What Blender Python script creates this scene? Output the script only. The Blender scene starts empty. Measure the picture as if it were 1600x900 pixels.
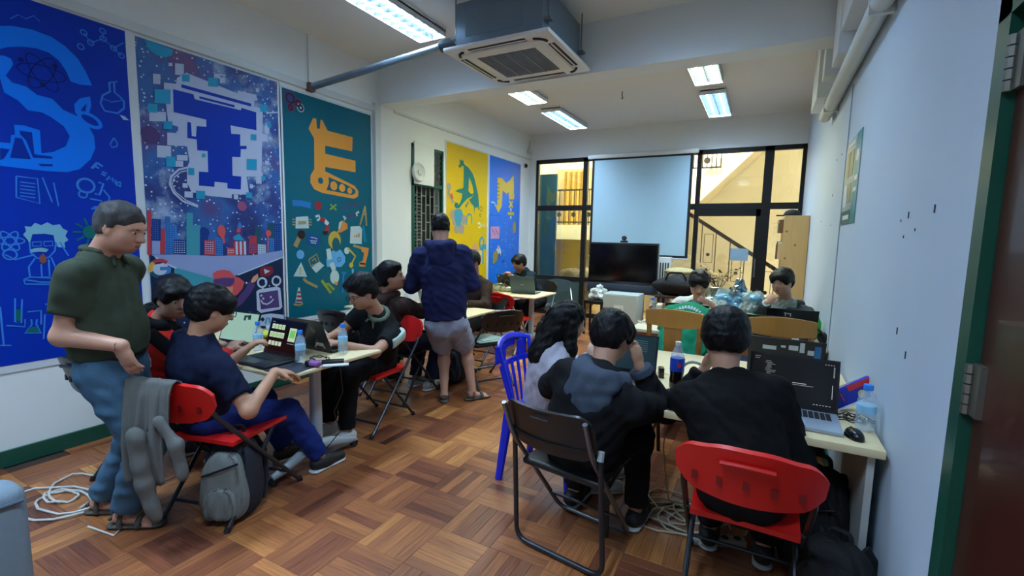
import bpy, bmesh, math, random
import numpy as np
from mathutils import Vector, Matrix
random.seed(7)
rng = np.random.default_rng(7)
scene = bpy.context.scene
col = scene.collection

# ------------------------------------------------------------------ camera
F_PX, YAW, PITCH, ROLL, CAM_Z = 730.66, math.radians(28.04), math.radians(6.33), math.radians(-1.192), 1.53
_f = np.array([-math.sin(YAW)*math.cos(PITCH), math.cos(YAW)*math.cos(PITCH), -math.sin(PITCH)])
_r = np.cross(_f, [0, 0, 1.]); _r /= np.linalg.norm(_r)
_d = np.cross(_f, _r)
_c, _s = math.cos(ROLL), math.sin(ROLL)
RIGHT, DOWN, FWD = _c*_r+_s*_d, -_s*_r+_c*_d, _f
cam_data = bpy.data.cameras.new('camera')
cam_data.sensor_width = 36.0
cam_data.lens = 36.0*F_PX/1600.0
cam_data.clip_start = 0.05
cam = bpy.data.objects.new('camera', cam_data)
col.objects.link(cam)
cam.matrix_world = Matrix(((RIGHT[0], -DOWN[0], -FWD[0], 0), (RIGHT[1], -DOWN[1], -FWD[1], 0),
                           (RIGHT[2], -DOWN[2], -FWD[2], CAM_Z), (0, 0, 0, 1)))
scene.camera = cam

# ------------------------------------------------------------------ world, exposure
world = bpy.data.worlds.new('world'); scene.world = world
world.use_nodes = True
world.node_tree.nodes['Background'].inputs[0].default_value = (0.55, 0.6, 0.7, 1)
world.node_tree.nodes['Background'].inputs[1].default_value = 0.05
vs = scene.view_settings
vs.view_transform = 'Standard'; vs.look = 'None'; vs.gamma = 1.0; vs.use_curve_mapping = False
vs.exposure = 1.2
LAMP_W = dict(front=25.0, front_right=17.0, warm=22.0, cool=29.0, back=40.0, stair=520.0)

# ------------------------------------------------------------------ measuring helpers (photo survey)
CAM = np.array([0, 0, CAM_Z])
def ray(u, v): return RIGHT*((u-800)/F_PX)+DOWN*((v-450)/F_PX)+FWD
def P(u, v, **k):
    d = ray(u, v); (a, w), = k.items(); i = 'xyz'.index(a)
    return CAM+d*((w-CAM[i])/d[i])
def Q(u, v, D):
    d = ray(u, v); return CAM+d*(D/(-math.sin(YAW)*d[0]+math.cos(YAW)*d[1]))

# ------------------------------------------------------------------ materials
def lin(c):
    return tuple(((x/255/12.92) if x/255 <= 0.04045 else ((x/255+0.055)/1.055)**2.4) for x in c)
MATS = {}
def mat(name, rgb, rough=0.5, metal=0.0, var=0.12, scale=6.0, bump=0.0, bscale=60.0, stretch=None, emit=None, trans=0.0, coat=0.0, alpha=1.0, sheen=0.0, spec=0.5):
    if name in MATS: return MATS[name]
    m = bpy.data.materials.new(name); m.use_nodes = True
    nt = m.node_tree; n = nt.nodes; l = nt.links
    b = n['Principled BSDF']
    c = lin(rgb)
    b.inputs['Roughness'].default_value = rough; b.inputs['Metallic'].default_value = metal
    b.inputs['Transmission Weight'].default_value = trans
    b.inputs['Coat Weight'].default_value = coat
    b.inputs['Alpha'].default_value = alpha
    b.inputs['Sheen Weight'].default_value = sheen
    b.inputs['Specular IOR Level'].default_value = spec
    tc = n.new('ShaderNodeTexCoord'); mp = n.new('ShaderNodeMapping')
    l.new(tc.outputs['Object'], mp.inputs[0])
    if stretch: mp.inputs['Scale'].default_value = stretch
    nz = n.new('ShaderNodeTexNoise'); nz.inputs['Scale'].default_value = scale; nz.inputs['Detail'].default_value = 4
    l.new(mp.outputs[0], nz.inputs[0])
    mx = n.new('ShaderNodeMix'); mx.data_type = 'RGBA'
    mx.inputs[6].default_value = tuple(x*(1-var) for x in c)+(1,)
    mx.inputs[7].default_value = tuple(min(1, x*(1+var)) for x in c)+(1,)
    l.new(nz.outputs[0], mx.inputs[0]); l.new(mx.outputs[2], b.inputs['Base Color'])
    if bump > 0:
        bn = n.new('ShaderNodeTexNoise'); bn.inputs['Scale'].default_value = bscale; bn.inputs['Detail'].default_value = 3
        l.new(mp.outputs[0], bn.inputs[0])
        bp = n.new('ShaderNodeBump'); bp.inputs['Strength'].default_value = bump; bp.inputs['Distance'].default_value = 0.01
        l.new(bn.outputs[0], bp.inputs['Height']); l.new(bp.outputs[0], b.inputs['Normal'])
    if emit:
        b.inputs['Emission Color'].default_value = lin(emit[0])+(1,); b.inputs['Emission Strength'].default_value = emit[1]
    MATS[name] = m
    return m
def glass(name, rgb, rough=0.02, alpha=0.12, ior=1.45):
    """thin clear sheet: mostly see-through with a glossy reflection"""
    if name in MATS: return MATS[name]
    m = bpy.data.materials.new(name); m.use_nodes = True
    nt = m.node_tree; n = nt.nodes; l = nt.links; n.remove(n['Principled BSDF'])
    t = n.new('ShaderNodeBsdfTransparent'); t.inputs[0].default_value = lin(rgb)+(1,)
    g = n.new('ShaderNodeBsdfGlossy'); g.inputs['Roughness'].default_value = rough
    fr = n.new('ShaderNodeFresnel'); fr.inputs[0].default_value = ior
    ad = n.new('ShaderNodeMath'); ad.operation = 'ADD'; ad.inputs[1].default_value = alpha
    l.new(fr.outputs[0], ad.inputs[0])
    mx = n.new('ShaderNodeMixShader'); l.new(ad.outputs[0], mx.inputs[0]); l.new(t.outputs[0], mx.inputs[1]); l.new(g.outputs[0], mx.inputs[2])
    l.new(mx.outputs[0], n['Material Output'].inputs[0])
    MATS[name] = m
    return m

# ------------------------------------------------------------------ mesh helpers
_RB = {}
def _rbox(size, r, seg):
    key = (tuple(round(x, 5) for x in size), round(r, 5), seg)
    if key in _RB: return _RB[key]
    bm = bmesh.new(); bmesh.ops.create_cube(bm, size=1.0)
    for v in bm.verts: v.co = Vector((v.co.x*size[0], v.co.y*size[1], v.co.z*size[2]))
    r = min(r, min(size)*0.49)
    bmesh.ops.bevel(bm, geom=list(bm.edges), offset=r, segments=seg, profile=0.5, affect='EDGES')
    bm.verts.index_update()
    out = ([tuple(v.co) for v in bm.verts], [[v.index for v in f.verts] for f in bm.faces]); bm.free()
    _RB[key] = out
    return out
def eul(rx=0, ry=0, rz=0):
    from mathutils import Euler
    return np.array(Euler((rx, ry, rz)).to_matrix())
def unit(a):
    a = np.asarray(a, float); return a/max(1e-9, np.linalg.norm(a))
def wm(o):
    m = o.matrix_basis.copy()
    while o.parent: o = o.parent; m = o.matrix_basis @ m
    return m
class MB:
    def __init__(s): s.v = []; s.f = []
    def add(s, vs_, fs):
        o = len(s.v); s.v += [tuple(map(float, p)) for p in vs_]; s.f += [[i+o for i in f] for f in fs]; return s
    def bx(s, x0, x1, y0, y1, z0, z1):
        return s.add([(x, y, z) for x in (x0, x1) for y in (y0, y1) for z in (z0, z1)],
                     [[0, 1, 3, 2], [4, 6, 7, 5], [0, 4, 5, 1], [2, 3, 7, 6], [0, 2, 6, 4], [1, 5, 7, 3]])
    def box(s, c, size, R=None):
        p = np.array([(x, y, z) for x in (-.5, .5) for y in (-.5, .5) for z in (-.5, .5)])*np.array(size)
        if R is not None: p = p@np.array(R).T
        return s.add(p+np.array(c), [[0, 1, 3, 2], [4, 6, 7, 5], [0, 4, 5, 1], [2, 3, 7, 6], [0, 2, 6, 4], [1, 5, 7, 3]])
    def rbox(s, c, size, r=0.01, seg=2, R=None):
        vs_, fs = _rbox(size, r, seg); p = np.array(vs_)
        if R is not None: p = p@np.array(R).T
        return s.add(p+np.array(c), fs)
    def tube(s, pts, r, n=8, closed=False, caps=True, flat=None):
        pts = [np.asarray(p, float) for p in pts]; N = len(pts)
        rs = r if hasattr(r, '__len__') else [r]*N
        T = []
        for i in range(N):
            a = pts[(i-1) % N] if (closed or i > 0) else pts[i]; b = pts[(i+1) % N] if (closed or i < N-1) else pts[i]
            T.append(unit(b-a))
        ref = np.array([0, 0, 1.]) if abs(T[0][2]) < .9 else np.array([1., 0, 0])
        u = unit(np.cross(T[0], ref)); vs_ = []
        for i in range(N):
            u = unit(u-T[i]*np.dot(u, T[i])); w = np.cross(T[i], u)
            for k in range(n):
                a = 2*math.pi*k/n; e = (u*math.cos(a)*(flat or 1)+w*math.sin(a))*rs[i]; vs_.append(pts[i]+e)
        fs = []
        for i in range(N if closed else N-1):
            j = (i+1) % N
            for k in range(n):
                fs.append([i*n+k, i*n+(k+1) % n, j*n+(k+1) % n, j*n+k])
        if caps and not closed:
            fs.append(list(range(n))[::-1]); fs.append([(N-1)*n+k for k in range(n)])
        return s.add(vs_, fs)
    def bent(s, pts, r, fil=0.04, n=8, seg=4, closed=False):
        """tube through corner points with rounded bends"""
        pts = [np.asarray(p, float) for p in pts]; out = []
        N = len(pts)
        for i in range(N):
            if not closed and i in (0, N-1): out.append(pts[i]); continue
            a, b, c = pts[i-1], pts[i], pts[(i+1) % N]
            d1, d2 = unit(a-b), unit(c-b); f = min(fil, np.linalg.norm(a-b)*.45, np.linalg.norm(c-b)*.45)
            p, q = b+d1*f, b+d2*f
            for k in range(seg+1):
                t = k/seg; out.append((1-t)**2*p+2*t*(1-t)*b+t*t*q)
        return s.tube(out, r, n, closed)
    def lathe(s, prof, n=20, c=(0, 0, 0), R=None):
        vs_ = []; fs = []
        for (r, z) in prof:
            for k in range(n):
                a = 2*math.pi*k/n; vs_.append((r*math.cos(a), r*math.sin(a), z))
        for i in range(len(prof)-1):
            for k in range(n):
                fs.append([i*n+k, i*n+(k+1) % n, (i+1)*n+(k+1) % n, (i+1)*n+k])
        fs.append(list(range(n))[::-1]); fs.append([(len(prof)-1)*n+k for k in range(n)])
        p = np.array(vs_)
        if R is not None: p = p@np.array(R).T
        return s.add(p+np.array(c), fs)
    def prism(s, poly, fn, h0, h1):
        """poly of (a,b); fn(a,b,h)->xyz"""
        n = len(poly)
        vs_ = [fn(a, b, h0) for a, b in poly]+[fn(a, b, h1) for a, b in poly]
        fs = [list(range(n))[::-1], [n+i for i in range(n)]]+[[i, (i+1) % n, n+(i+1) % n, n+i] for i in range(n)]
        return s.add(vs_, fs)
    def grid(s, fn, nu, nv, thick=None):
        """fn(u,v)->xyz for u,v in 0..1 ; thick: fn returns (point, normal)"""
        if thick is None:
            vs_ = [fn(i/nu, j/nv) for i in range(nu+1) for j in range(nv+1)]
            return s.add(vs_, [[i*(nv+1)+j, (i+1)*(nv+1)+j, (i+1)*(nv+1)+j+1, i*(nv+1)+j+1] for i in range(nu) for j in range(nv)])
        A = np.array([[fn(i/nu, j/nv) for j in range(nv+1)] for i in range(nu+1)])
        du = np.gradient(A, axis=0); dv = np.gradient(A, axis=1)
        N = np.cross(du, dv); N /= np.maximum(1e-9, np.linalg.norm(N, axis=2, keepdims=True))
        B = A+N*thick
        o = (nu+1)*(nv+1); ix = lambda i, j: i*(nv+1)+j
        fs = []
        for i in range(nu):
            for j in range(nv):
                q = [ix(i, j), ix(i+1, j), ix(i+1, j+1), ix(i, j+1)]
                fs.append(q[::-1]); fs.append([x+o for x in q])
        ring = [ix(i, 0) for i in range(nu)]+[ix(nu, j) for j in range(nv)]+[ix(i, nv) for i in range(nu, 0, -1)]+[ix(0, j) for j in range(nv, 0, -1)]
        for k in range(len(ring)):
            a, b = ring[k], ring[(k+1) % len(ring)]; fs.append([a, b, b+o, a+o])
        return s.add(list(A.reshape(-1, 3))+list(B.reshape(-1, 3)), fs)
    def mesh(s, name, m, smooth=False, parent=None, world=False):
        vs_ = s.v
        if world and parent is not None:
            inv = np.array(wm(parent).inverted()); a = np.array(vs_); vs_ = (a@inv[:3, :3].T+inv[:3, 3]).tolist()
        me = bpy.data.meshes.new(name); me.from_pydata(vs_, [], s.f)
        bm = bmesh.new(); bm.from_mesh(me); bmesh.ops.recalc_face_normals(bm, faces=bm.faces); bm.to_mesh(me); bm.free()
        me.materials.append(m)
        if smooth:
            me.shade_smooth()
            if smooth != 'all': me.set_sharp_from_angle(angle=math.radians(40))
        return me
    def build(s, name, m, parent=None, smooth=False, world=False):
        o = bpy.data.objects.new(name, s.mesh(name, m, smooth, parent, world)); col.objects.link(o)
        if parent is not None: o.parent = parent
        return o
def tag(o, label=None, cat=None, group=None, kind=None):
    if label: o['label'] = label
    if cat: o['category'] = cat
    if group: o['group'] = group
    if kind: o['kind'] = kind
    return o
def thing(name, label, cat, loc=(0, 0, 0), rz=0.0, group=None, kind=None):
    o = bpy.data.objects.new(name, None); col.objects.link(o)
    o.empty_display_size = 0.1
    o.location = Vector([float(x) for x in loc]); o.rotation_euler = (0, 0, rz)
    return tag(o, label, cat, group, kind)
def children(o): return [c for c in col.objects if c.parent == o]
def copy_tree(o, parent=None):
    c = o.copy(); col.objects.link(c)
    if parent is not None: c.parent = parent
    for ch in children(o): copy_tree(ch, c)
    return c
def dup(o, label, loc, rz, group=None):
    c = copy_tree(o); c.location = Vector([float(x) for x in loc]); c.rotation_euler = (0, 0, rz); c['label'] = label
    if group: c['group'] = group
    return c
def struct(name, mb, m, smooth=False, parent=None, world=False):
    o = mb.build(name, m, parent, smooth, world)
    if parent is None: o['kind'] = 'structure'
    return o
def text_mb(txt, size, fn, depth=0.0006, align='CENTER'):
    """lettering as a mesh; fn(a,b,h) -> xyz"""
    cu = bpy.data.curves.new('t', 'FONT'); cu.body = txt; cu.size = size; cu.align_x = align; cu.align_y = 'CENTER'; cu.resolution_u = 3
    ob = bpy.data.objects.new('t', cu); col.objects.link(ob)
    dg = bpy.context.evaluated_depsgraph_get(); me = ob.evaluated_get(dg).to_mesh()
    mb = MB(); mb.add([fn(v.co.x, v.co.y, depth) for v in me.vertices], [list(p.vertices) for p in me.polygons])
    ob.evaluated_get(dg).to_mesh_clear(); bpy.data.objects.remove(ob); bpy.data.curves.remove(cu)
    return mb
# ================================================================== THE ROOM
XL, XR, YB, YF, ZC = -4.17, 0.49, 8.5, -2.6, 3.5
BEAM0, BEAM1, BEAMZ = 4.33, 4.58, 3.05
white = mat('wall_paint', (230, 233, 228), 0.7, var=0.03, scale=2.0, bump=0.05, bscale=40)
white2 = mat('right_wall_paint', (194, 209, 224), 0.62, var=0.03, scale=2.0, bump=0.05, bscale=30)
ceil_m = mat('ceiling_paint', (228, 226, 218), 0.8, var=0.03, scale=1.5)
beam_m = mat('beam_paint', (226, 230, 228), 0.7, var=0.03, scale=1.5)
green_p = mat('green_gloss_paint', (22, 78, 62), 0.35, var=0.2, scale=9)
black_m = mat('black_metal', (20, 21, 23), 0.4, var=0.15)
dark_steel = mat('dark_steel_tube', (62, 66, 72), 0.32, 0.7, var=0.1)
grey_steel = mat('grey_steel_tube', (120, 126, 132), 0.3, 0.75, var=0.1)
trunk_m = mat('trunking_plastic', (206, 212, 208), 0.5, var=0.03)

# floor : basket-weave parquet, 0.295 m blocks of five strips
def wood_mat(name, along_x):
    m = bpy.data.materials.new(name); m.use_nodes = True
    nt = m.node_tree; n = nt.nodes; l = nt.links; b = n['Principled BSDF']
    at_ = n.new('ShaderNodeAttribute'); at_.attribute_name = 'tone'
    rp = n.new('ShaderNodeValToRGB'); e = rp.color_ramp.elements
    e[0].position = 0.0; e[0].color = lin((84, 44, 32))+(1,)
    e[1].position = 1.0; e[1].color = lin((204, 142, 78))+(1,)
    for ps, c in ((0.3, (124, 70, 46)), (0.6, (162, 100, 58)), (0.82, (184, 120, 66))):
        q = e.new(ps); q.color = lin(c)+(1,)
    l.new(at_.outputs['Fac'], rp.inputs[0])
    g = n.new('ShaderNodeNewGeometry'); mp = n.new('ShaderNodeMapping'); l.new(g.outputs['Position'], mp.inputs[0])
    mp.inputs['Scale'].default_value = (2.2, 45, 1) if along_x else (45, 2.2, 1)
    nz = n.new('ShaderNodeTexNoise'); nz.inputs['Scale'].default_value = 2.0; nz.inputs['Detail'].default_value = 6; nz.inputs['Roughness'].default_value = 0.6
    l.new(mp.outputs[0], nz.inputs[0])
    nb = n.new('ShaderNodeTexNoise'); nb.inputs['Scale'].default_value = 1.4; nb.inputs['Detail'].default_value = 3; l.new(g.outputs['Position'], nb.inputs[0])
    r1 = n.new('ShaderNodeMapRange'); r1.inputs[1].default_value = .3; r1.inputs[2].default_value = .7; r1.inputs[3].default_value = .55; r1.inputs[4].default_value = 1.3; l.new(nz.outputs[0], r1.inputs[0])
    r2 = n.new('ShaderNodeMapRange'); r2.inputs[1].default_value = .3; r2.inputs[2].default_value = .7; r2.inputs[3].default_value = .72; r2.inputs[4].default_value = 1.2; l.new(nb.outputs[0], r2.inputs[0])
    mu = n.new('ShaderNodeMath'); mu.operation = 'MULTIPLY'; l.new(r1.outputs[0], mu.inputs[0]); l.new(r2.outputs[0], mu.inputs[1])
    mx = n.new('ShaderNodeVectorMath'); mx.operation = 'SCALE'; l.new(rp.outputs[0], mx.inputs[0]); l.new(mu.outputs[0], mx.inputs['Scale'])
    l.new(mx.outputs[0], b.inputs['Base Color'])
    rr = n.new('ShaderNodeMapRange'); rr.inputs[3].default_value = .24; rr.inputs[4].default_value = .48; l.new(nb.outputs[0], rr.inputs[0]); l.new(rr.outputs[0], b.inputs['Roughness'])
    bp = n.new('ShaderNodeBump'); bp.inputs['Strength'].default_value = .12; bp.inputs['Distance'].default_value = .003; l.new(nz.outputs[0], bp.inputs['Height']); l.new(bp.outputs[0], b.inputs['Normal'])
    return m
wood_x, wood_y = wood_mat('parquet_grain_across', True), wood_mat('parquet_grain_along', False)
floor = struct('floor', MB().bx(XL-.1, XR+.1, YF-.1, YB, -.12, -.008), mat('floor_screed', (52, 34, 26), 0.8))
BLK = 0.295; OX, OY = -1.972, 2.157
STR = BLK/5
def strip_geo(lx, ly):
    g = 0.0003; c = 0.0009; hx, hy = lx/2-g, ly/2-g
    v = [(sx*hx, sy*hy, -.010) for sx, sy in ((-1, -1), (1, -1), (1, 1), (-1, 1))]+[(sx*hx, sy*hy, -.0012) for sx, sy in ((-1, -1), (1, -1), (1, 1), (-1, 1))]+[(sx*(hx-c), sy*(hy-c), 0) for sx, sy in ((-1, -1), (1, -1), (1, 1), (-1, 1))]
    f = [[8, 9, 10, 11]]+[[i, (i+1) % 4, 4+(i+1) % 4, 4+i] for i in range(4)]+[[4+i, 4+(i+1) % 4, 8+(i+1) % 4, 8+i] for i in range(4)]
    return v, f
tones = [0.03, .12, .2, .28, .36, .44, .5, .56, .62, .68, .75, .85, .95]
def set_tone(me, vals):
    a = me.attributes.new('tone', 'FLOAT', 'FACE'); a.data.foreach_set('value', np.asarray(vals, dtype=np.float32))
plank_mesh = {}
for ori in (0, 1):
    v, f = strip_geo(BLK, STR) if ori == 0 else strip_geo(STR, BLK)
    for k, t in enumerate(tones):
        me = bpy.data.meshes.new('plank'); me.from_pydata(v, [], f); me.materials.append(wood_x if ori == 0 else wood_y); set_tone(me, [t]*len(f)); plank_mesh[ori, k] = me
strips = []
for i in range(-9, 10):
    for j in range(-18, 24):
        x0, y0 = OX+i*BLK, OY+j*BLK
        if x0+BLK < XL+.02 or x0 > XR-.02 or y0+BLK < YF or y0 > YB-.05: continue
        base = rng.normal(.52, .16)
        ori = (i+j) % 2
        for k in range(5):
            if ori == 0: cx, cy = x0+BLK/2, y0+STR*(k+.5)
            else: cx, cy = x0+STR*(k+.5), y0+BLK/2
            if cx-(BLK if ori == 0 else STR)/2 < XL-.08 or cx+(BLK if ori == 0 else STR)/2 > XR+.09: continue
            t = float(np.clip(base+rng.normal(0, .12), 0, 1))
            strips.append((cx, cy, ori, t))
def vis(cx, cy):
    d = np.array([cx, cy, 0])-CAM; w = d@FWD
    if w < .2: return 99
    u, v_ = 800+F_PX*(d@RIGHT)/w, 450+F_PX*(d@DOWN)/w
    if not (-10 < u < 1610 and -10 < v_ < 915): return 99
    if cx < -3.0 and cy < 1.5: return 50+w
    return w
order = sorted(range(len(strips)), key=lambda q: vis(*strips[q][:2]))
near = set(order[:290])
for q in order[:290]:
    cx, cy, ori, t = strips[q]
    o = bpy.data.objects.new('plank', plank_mesh[ori, int(np.argmin([abs(t-s) for s in tones]))]); col.objects.link(o)
    o.location = (cx, cy, 0); o.parent = floor
vv, ff, tt, mi = [], [], [], []
geo = {0: strip_geo(BLK, STR), 1: strip_geo(STR, BLK)}
for q, (cx, cy, ori, t) in enumerate(strips):
    if q in near: continue
    v, f = geo[ori]; o = len(vv)
    vv += [(a+cx, b+cy, c) for a, b, c in v]; ff += [[i+o for i in g] for g in f]; tt += [t]*len(f); mi += [ori]*len(f)
me = bpy.data.meshes.new('parquet_field'); me.from_pydata(vv, [], ff); me.materials.append(wood_x); me.materials.append(wood_y)
me.polygons.foreach_set('material_index', mi); set_tone(me, tt)
o = bpy.data.objects.new('parquet_field', me); col.objects.link(o); o.parent = floor; o['kind'] = 'stuff'

# walls, ceiling, beam
WY0, WY1, WZ0, WZ1 = 4.93, 5.62, 0.95, 2.72      # window opening in the left wall
lw = MB()
lw.bx(XL-.2, XL, YF-.2, WY0, 0, ZC).bx(XL-.2, XL, WY1, YB+.15, 0, ZC).bx(XL-.2, XL, WY0, WY1, 0, WZ0).bx(XL-.2, XL, WY0, WY1, WZ1, ZC)
struct('wall_left', lw, white)
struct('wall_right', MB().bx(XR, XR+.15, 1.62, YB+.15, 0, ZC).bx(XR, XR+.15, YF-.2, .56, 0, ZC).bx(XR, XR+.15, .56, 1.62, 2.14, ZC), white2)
struct('wall_front', MB().bx(XL, XR, YF-.15, YF, 0, ZC), white)
struct('wall_back', MB().bx(XL, XR, YB, YB+.14, 3.02, ZC).bx(XL, XL+.12, YB, YB+.14, 0, 3.02), white)
struct('ceiling', MB().bx(XL-.2, XR+.15, YF-.2, YB+.15, ZC, ZC+.12), ceil_m)
struct('trim_1', MB().bx(XL, XR, BEAM0, BEAM1, BEAMZ, ZC), beam_m)
tag(bpy.data.objects['trim_1'], 'deep white concrete beam crossing the ceiling behind the air conditioner')
# stub beams and ledge above the right wall
struct('trim_2', MB().bx(.36, XR, YF, 3.93, 2.93, ZC), beam_m)
struct('trim_3', MB().bx(.35, XR, 3.93, 4.24, 2.80, ZC), beam_m)
struct('trim_4', MB().bx(.34, XR, 4.70, 4.86, 2.88, ZC), beam_m)
struct('trim_5', MB().bx(.35, XR, 5.44, 6.08, 2.90, ZC), beam_m)
struct('trim_6', MB().bx(XR-.006, XR, 4.205, 4.225, 0, 2.66), mat('seam_strip', (150, 168, 184), 0.5))
# trunking along the left wall and its vertical drop
struct('trim_7', MB().bx(XL, XL+.03, YF, 4.24, 2.955, 3.02), trunk_m)
struct('trim_8', MB().bx(XL, XL+.05, 4.235, 4.325, .1, 3.05), trunk_m)
struct('trim_9', MB().bx(XL, XL+.02, 4.60, YB, 3.02, 3.05), trunk_m)
struct('baseboard_left', MB().bx(XL, XL+.02, YF, YB, 0, .105), green_p)
struct('baseboard_right', MB().bx(XR-.015, XR, 1.62, YB, 0, .10), green_p)
# scuffs on the right wall (chips of paint)
sc = mat('scuff', (38, 44, 58), 0.8)
chips = thing('wall_chips', 'small dark chips and scuffs scattered on the white right wall', 'wall marks', (XR, 3.0, 0.9)); chips['kind'] = 'stuff'
mb = MB()
for (u, v_, w, h) in [(1461, 326, .012, .05), (1420, 336, .01, .045), (1430, 359, .008, .02), (1415, 555, .01, .05), (1402, 517, .01, .05), (1316, 241, .01, .03), (1308, 250, .01, .03), (1301, 305, .01, .035), (1283, 346, .01, .035), (1298, 352, .008, .02), (1412, 370, .008, .02), (1408, 345, .006, .02)]:
    p = P(u, v_, x=XR); mb.box((XR-.001, p[1], p[2]), (.0018, w, h*.55))
mb.build('chip', sc, chips, world=True)

# white pipe along the top of the right wall
pp = thing('conduit_pipe', 'long white round pipe running under the ledge on the right wall', 'pipe', (XR-.06, 1.0, 2.72))
MB().tube([(XR-.058, -1.6, 2.715), (XR-.058, 5.45, 2.715)], .05, 16).build('pipe', trunk_m, pp, True, True)
for y in (1.0, 3.0, 5.0): MB().bx(XR-.11, XR-.002, y, y+.03, 2.66, 2.77).build('clip', trunk_m, pp, world=True)

# door at right
door = thing('door_1', None, None, (XR, 1.05, 0), kind='structure')
dm = mat('brown_door_paint', (70, 34, 26), 0.32, var=0.18, scale=3, coat=.2)
MB().bx(XR+.005, XR+.045, .63, 1.55, .01, 2.06).build('leaf', dm, door, world=True)
fr = MB().bx(XR-.02, XR+.13, 1.555, 1.625, 0, 2.14).bx(XR-.02, XR+.13, .555, .625, 0, 2.14).bx(XR-.02, XR+.13, .555, 1.625, 2.07, 2.14).build('frame', green_p, door, world=True)
for z in (1.95, 1.17, .25):
    h = MB(); 
    for k in range(5): h.tube([(XR-.012, 1.548, z-.06+k*.026), (XR-.012, 1.548, z-.06+k*.026+.023)], .011, 8)
    h.bx(XR-.008, XR+.006, 1.50, 1.548, z-.06, z+.07)
    h.build('hinge', mat('worn_steel', (140, 140, 132), .35, .8), door, world=True)
hb = MB().tube([(XR+.005, .70, 1.02), (XR-.05, .70, 1.02)], .012).tube([(XR-.05, .70, 1.02), (XR-.05, .82, 1.02)], .01).build('handle', grey_steel, door, world=True)

# ------------------------------------------------------------------ window wall at the back
frame_m = mat('window_frame_black', (16, 17, 18), 0.4, var=0.1)
pane_m = glass('window_pane', (236, 240, 232), 0.02, 0.05)
bw = thing('window_1', None, None, ((XL+XR)/2, YB+.06, 0), kind='structure')
x_l, x_m1, x_m2, x_m3, x_r = -4.03, P(912, 330, y=YB)[0], P(1088, 330, y=YB)[0], P(1196, 330, y=YB)[0], .47
Z_T, Z_B = 2.09, 0.73
fw = MB()
for x, w in ((x_l, .07), (x_m1, .09), (x_m2, .07), (x_m3, .13), (x_r, .07)): fw.bx(x-w/2, x+w/2, YB+.02, YB+.10, 0, 3.02)
fw.bx(x_l, x_r, YB+.02, YB+.10, 2.95, 3.02).bx(x_l, x_r, YB+.025, YB+.095, Z_T-.05, Z_T+.05).bx(x_l, x_m1, YB+.025, YB+.095, Z_B-.04, Z_B+.04).bx(x_l, x_r, YB+.02, YB+.10, 0, .08)
fw.bx(x_m1, x_m2, YB+.025, YB+.095, Z_B-.04, Z_B+.04)
fw.bx(x_m2+.03, x_m3-.06, YB+.03, YB+.09, Z_T-.16, Z_T-.05).bx(x_m3-.13, x_m3-.06, YB+.03, YB+.09, 0, Z_T)
fw.build('window_frame', frame_m, bw, world=True)
for (a, b, z0, z1) in [(x_l+.035, x_m1-.045, Z_T+.05, 2.95), (x_l+.035, x_m1-.045, Z_B+.04, Z_T-.05), (x_l+.035, x_m1-.045, .08, Z_B-.04),
                       (x_m1+.045, x_m2-.035, Z_T+.05, 2.95), (x_m1+.045, x_m2-.035, Z_B+.04, Z_T-.05), (x_m1+.045, x_m2-.035, .08, Z_B-.04),
                       (x_m2+.035, x_m3-.065, Z_T+.05, 2.95), (x_m2+.035, x_m3-.13, .08, Z_T-.16), (x_m3+.065, x_r-.035, Z_T+.05, 2.95), (x_m3+.065, x_r-.035, .08, Z_T-.05)]:
    MB().bx(a, b, YB+.055, YB+.061, z0, z1).build('pane', pane_m, bw, world=True)
MB().tube([(x_m3-.095, YB-.03, .95), (x_m3-.095, YB-.03, 1.25)], .012).tube([(x_m3-.095, YB+.03, .97), (x_m3-.095, YB-.03, .97)], .008).tube([(x_m3-.095, YB+.03, 1.23), (x_m3-.095, YB-.03, 1.23)], .008).build('door_pull', grey_steel, bw, True, True)
MB().bx(x_l+.03, x_m1-.04, YB+.04, YB+.05, .08, Z_B-.04).build('kick_panel', mat('frosted_green_panel', (70, 92, 86), .25, var=.1), bw, world=True)

# ------------------------------------------------------------------ stairwell seen through the glass
cream = mat('stairwell_cream_paint', (234, 230, 216), 0.75, var=0.04, scale=1.5)
cream_d = mat('stairwell_tan_paint', (222, 212, 190), 0.75, var=0.04, scale=1.5)
sw = MB().bx(-6.5, 2.4, 12.4, 12.55, -.1, 6.2)
struct('wall_stairwell_back', sw, cream)
struct('wall_stairwell_right', MB().bx(1.5, 1.65, YB+.15, 12.4, -.1, 6.2), cream_d)
struct('wall_stairwell_left', MB().bx(-5.4, -5.25, YB+.15, 12.4, -.1, 6.2), mat('stairwell_pale_paint', (206, 204, 176), .75, var=.04))
struct('floor_stairwell', MB().bx(-6.5, 2.4, YB, 12.5, -.12, -.01), mat('stairwell_tile', (150, 126, 92), .4, var=.1))
struct('ceiling_stairwell', MB().bx(-6.5, 2.4, YB+.14, 12.5, 5.6, 5.7), cream_d)
# upper flight (its sloping underside), landing beam
a0, a1 = P(1090, 318, y=11.25), P(1190, 226, y=11.25)
sl = (a1[2]-a0[2])/(a1[0]-a0[0])
up = MB()
poly = [(a0[0]-2.2, a0[2]-2.2*sl), (a1[0]+1.5, a1[2]+1.5*sl), (a1[0]+1.5, a1[2]+1.5*sl+.55), (a0[0]-2.2, a0[2]-2.2*sl+.55)]
up.prism(poly, lambda a, b, h: (a, h, b), 11.25, 12.35)
fl = thing('stair_flight', 'sloping cream underside of the upper stair flight behind the glass', 'staircase', (-1, 11.2, 0))
up.build('soffit_slab', mat('stair_soffit_paint', (230, 222, 204), .7, var=.04), fl, world=True)
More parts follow.
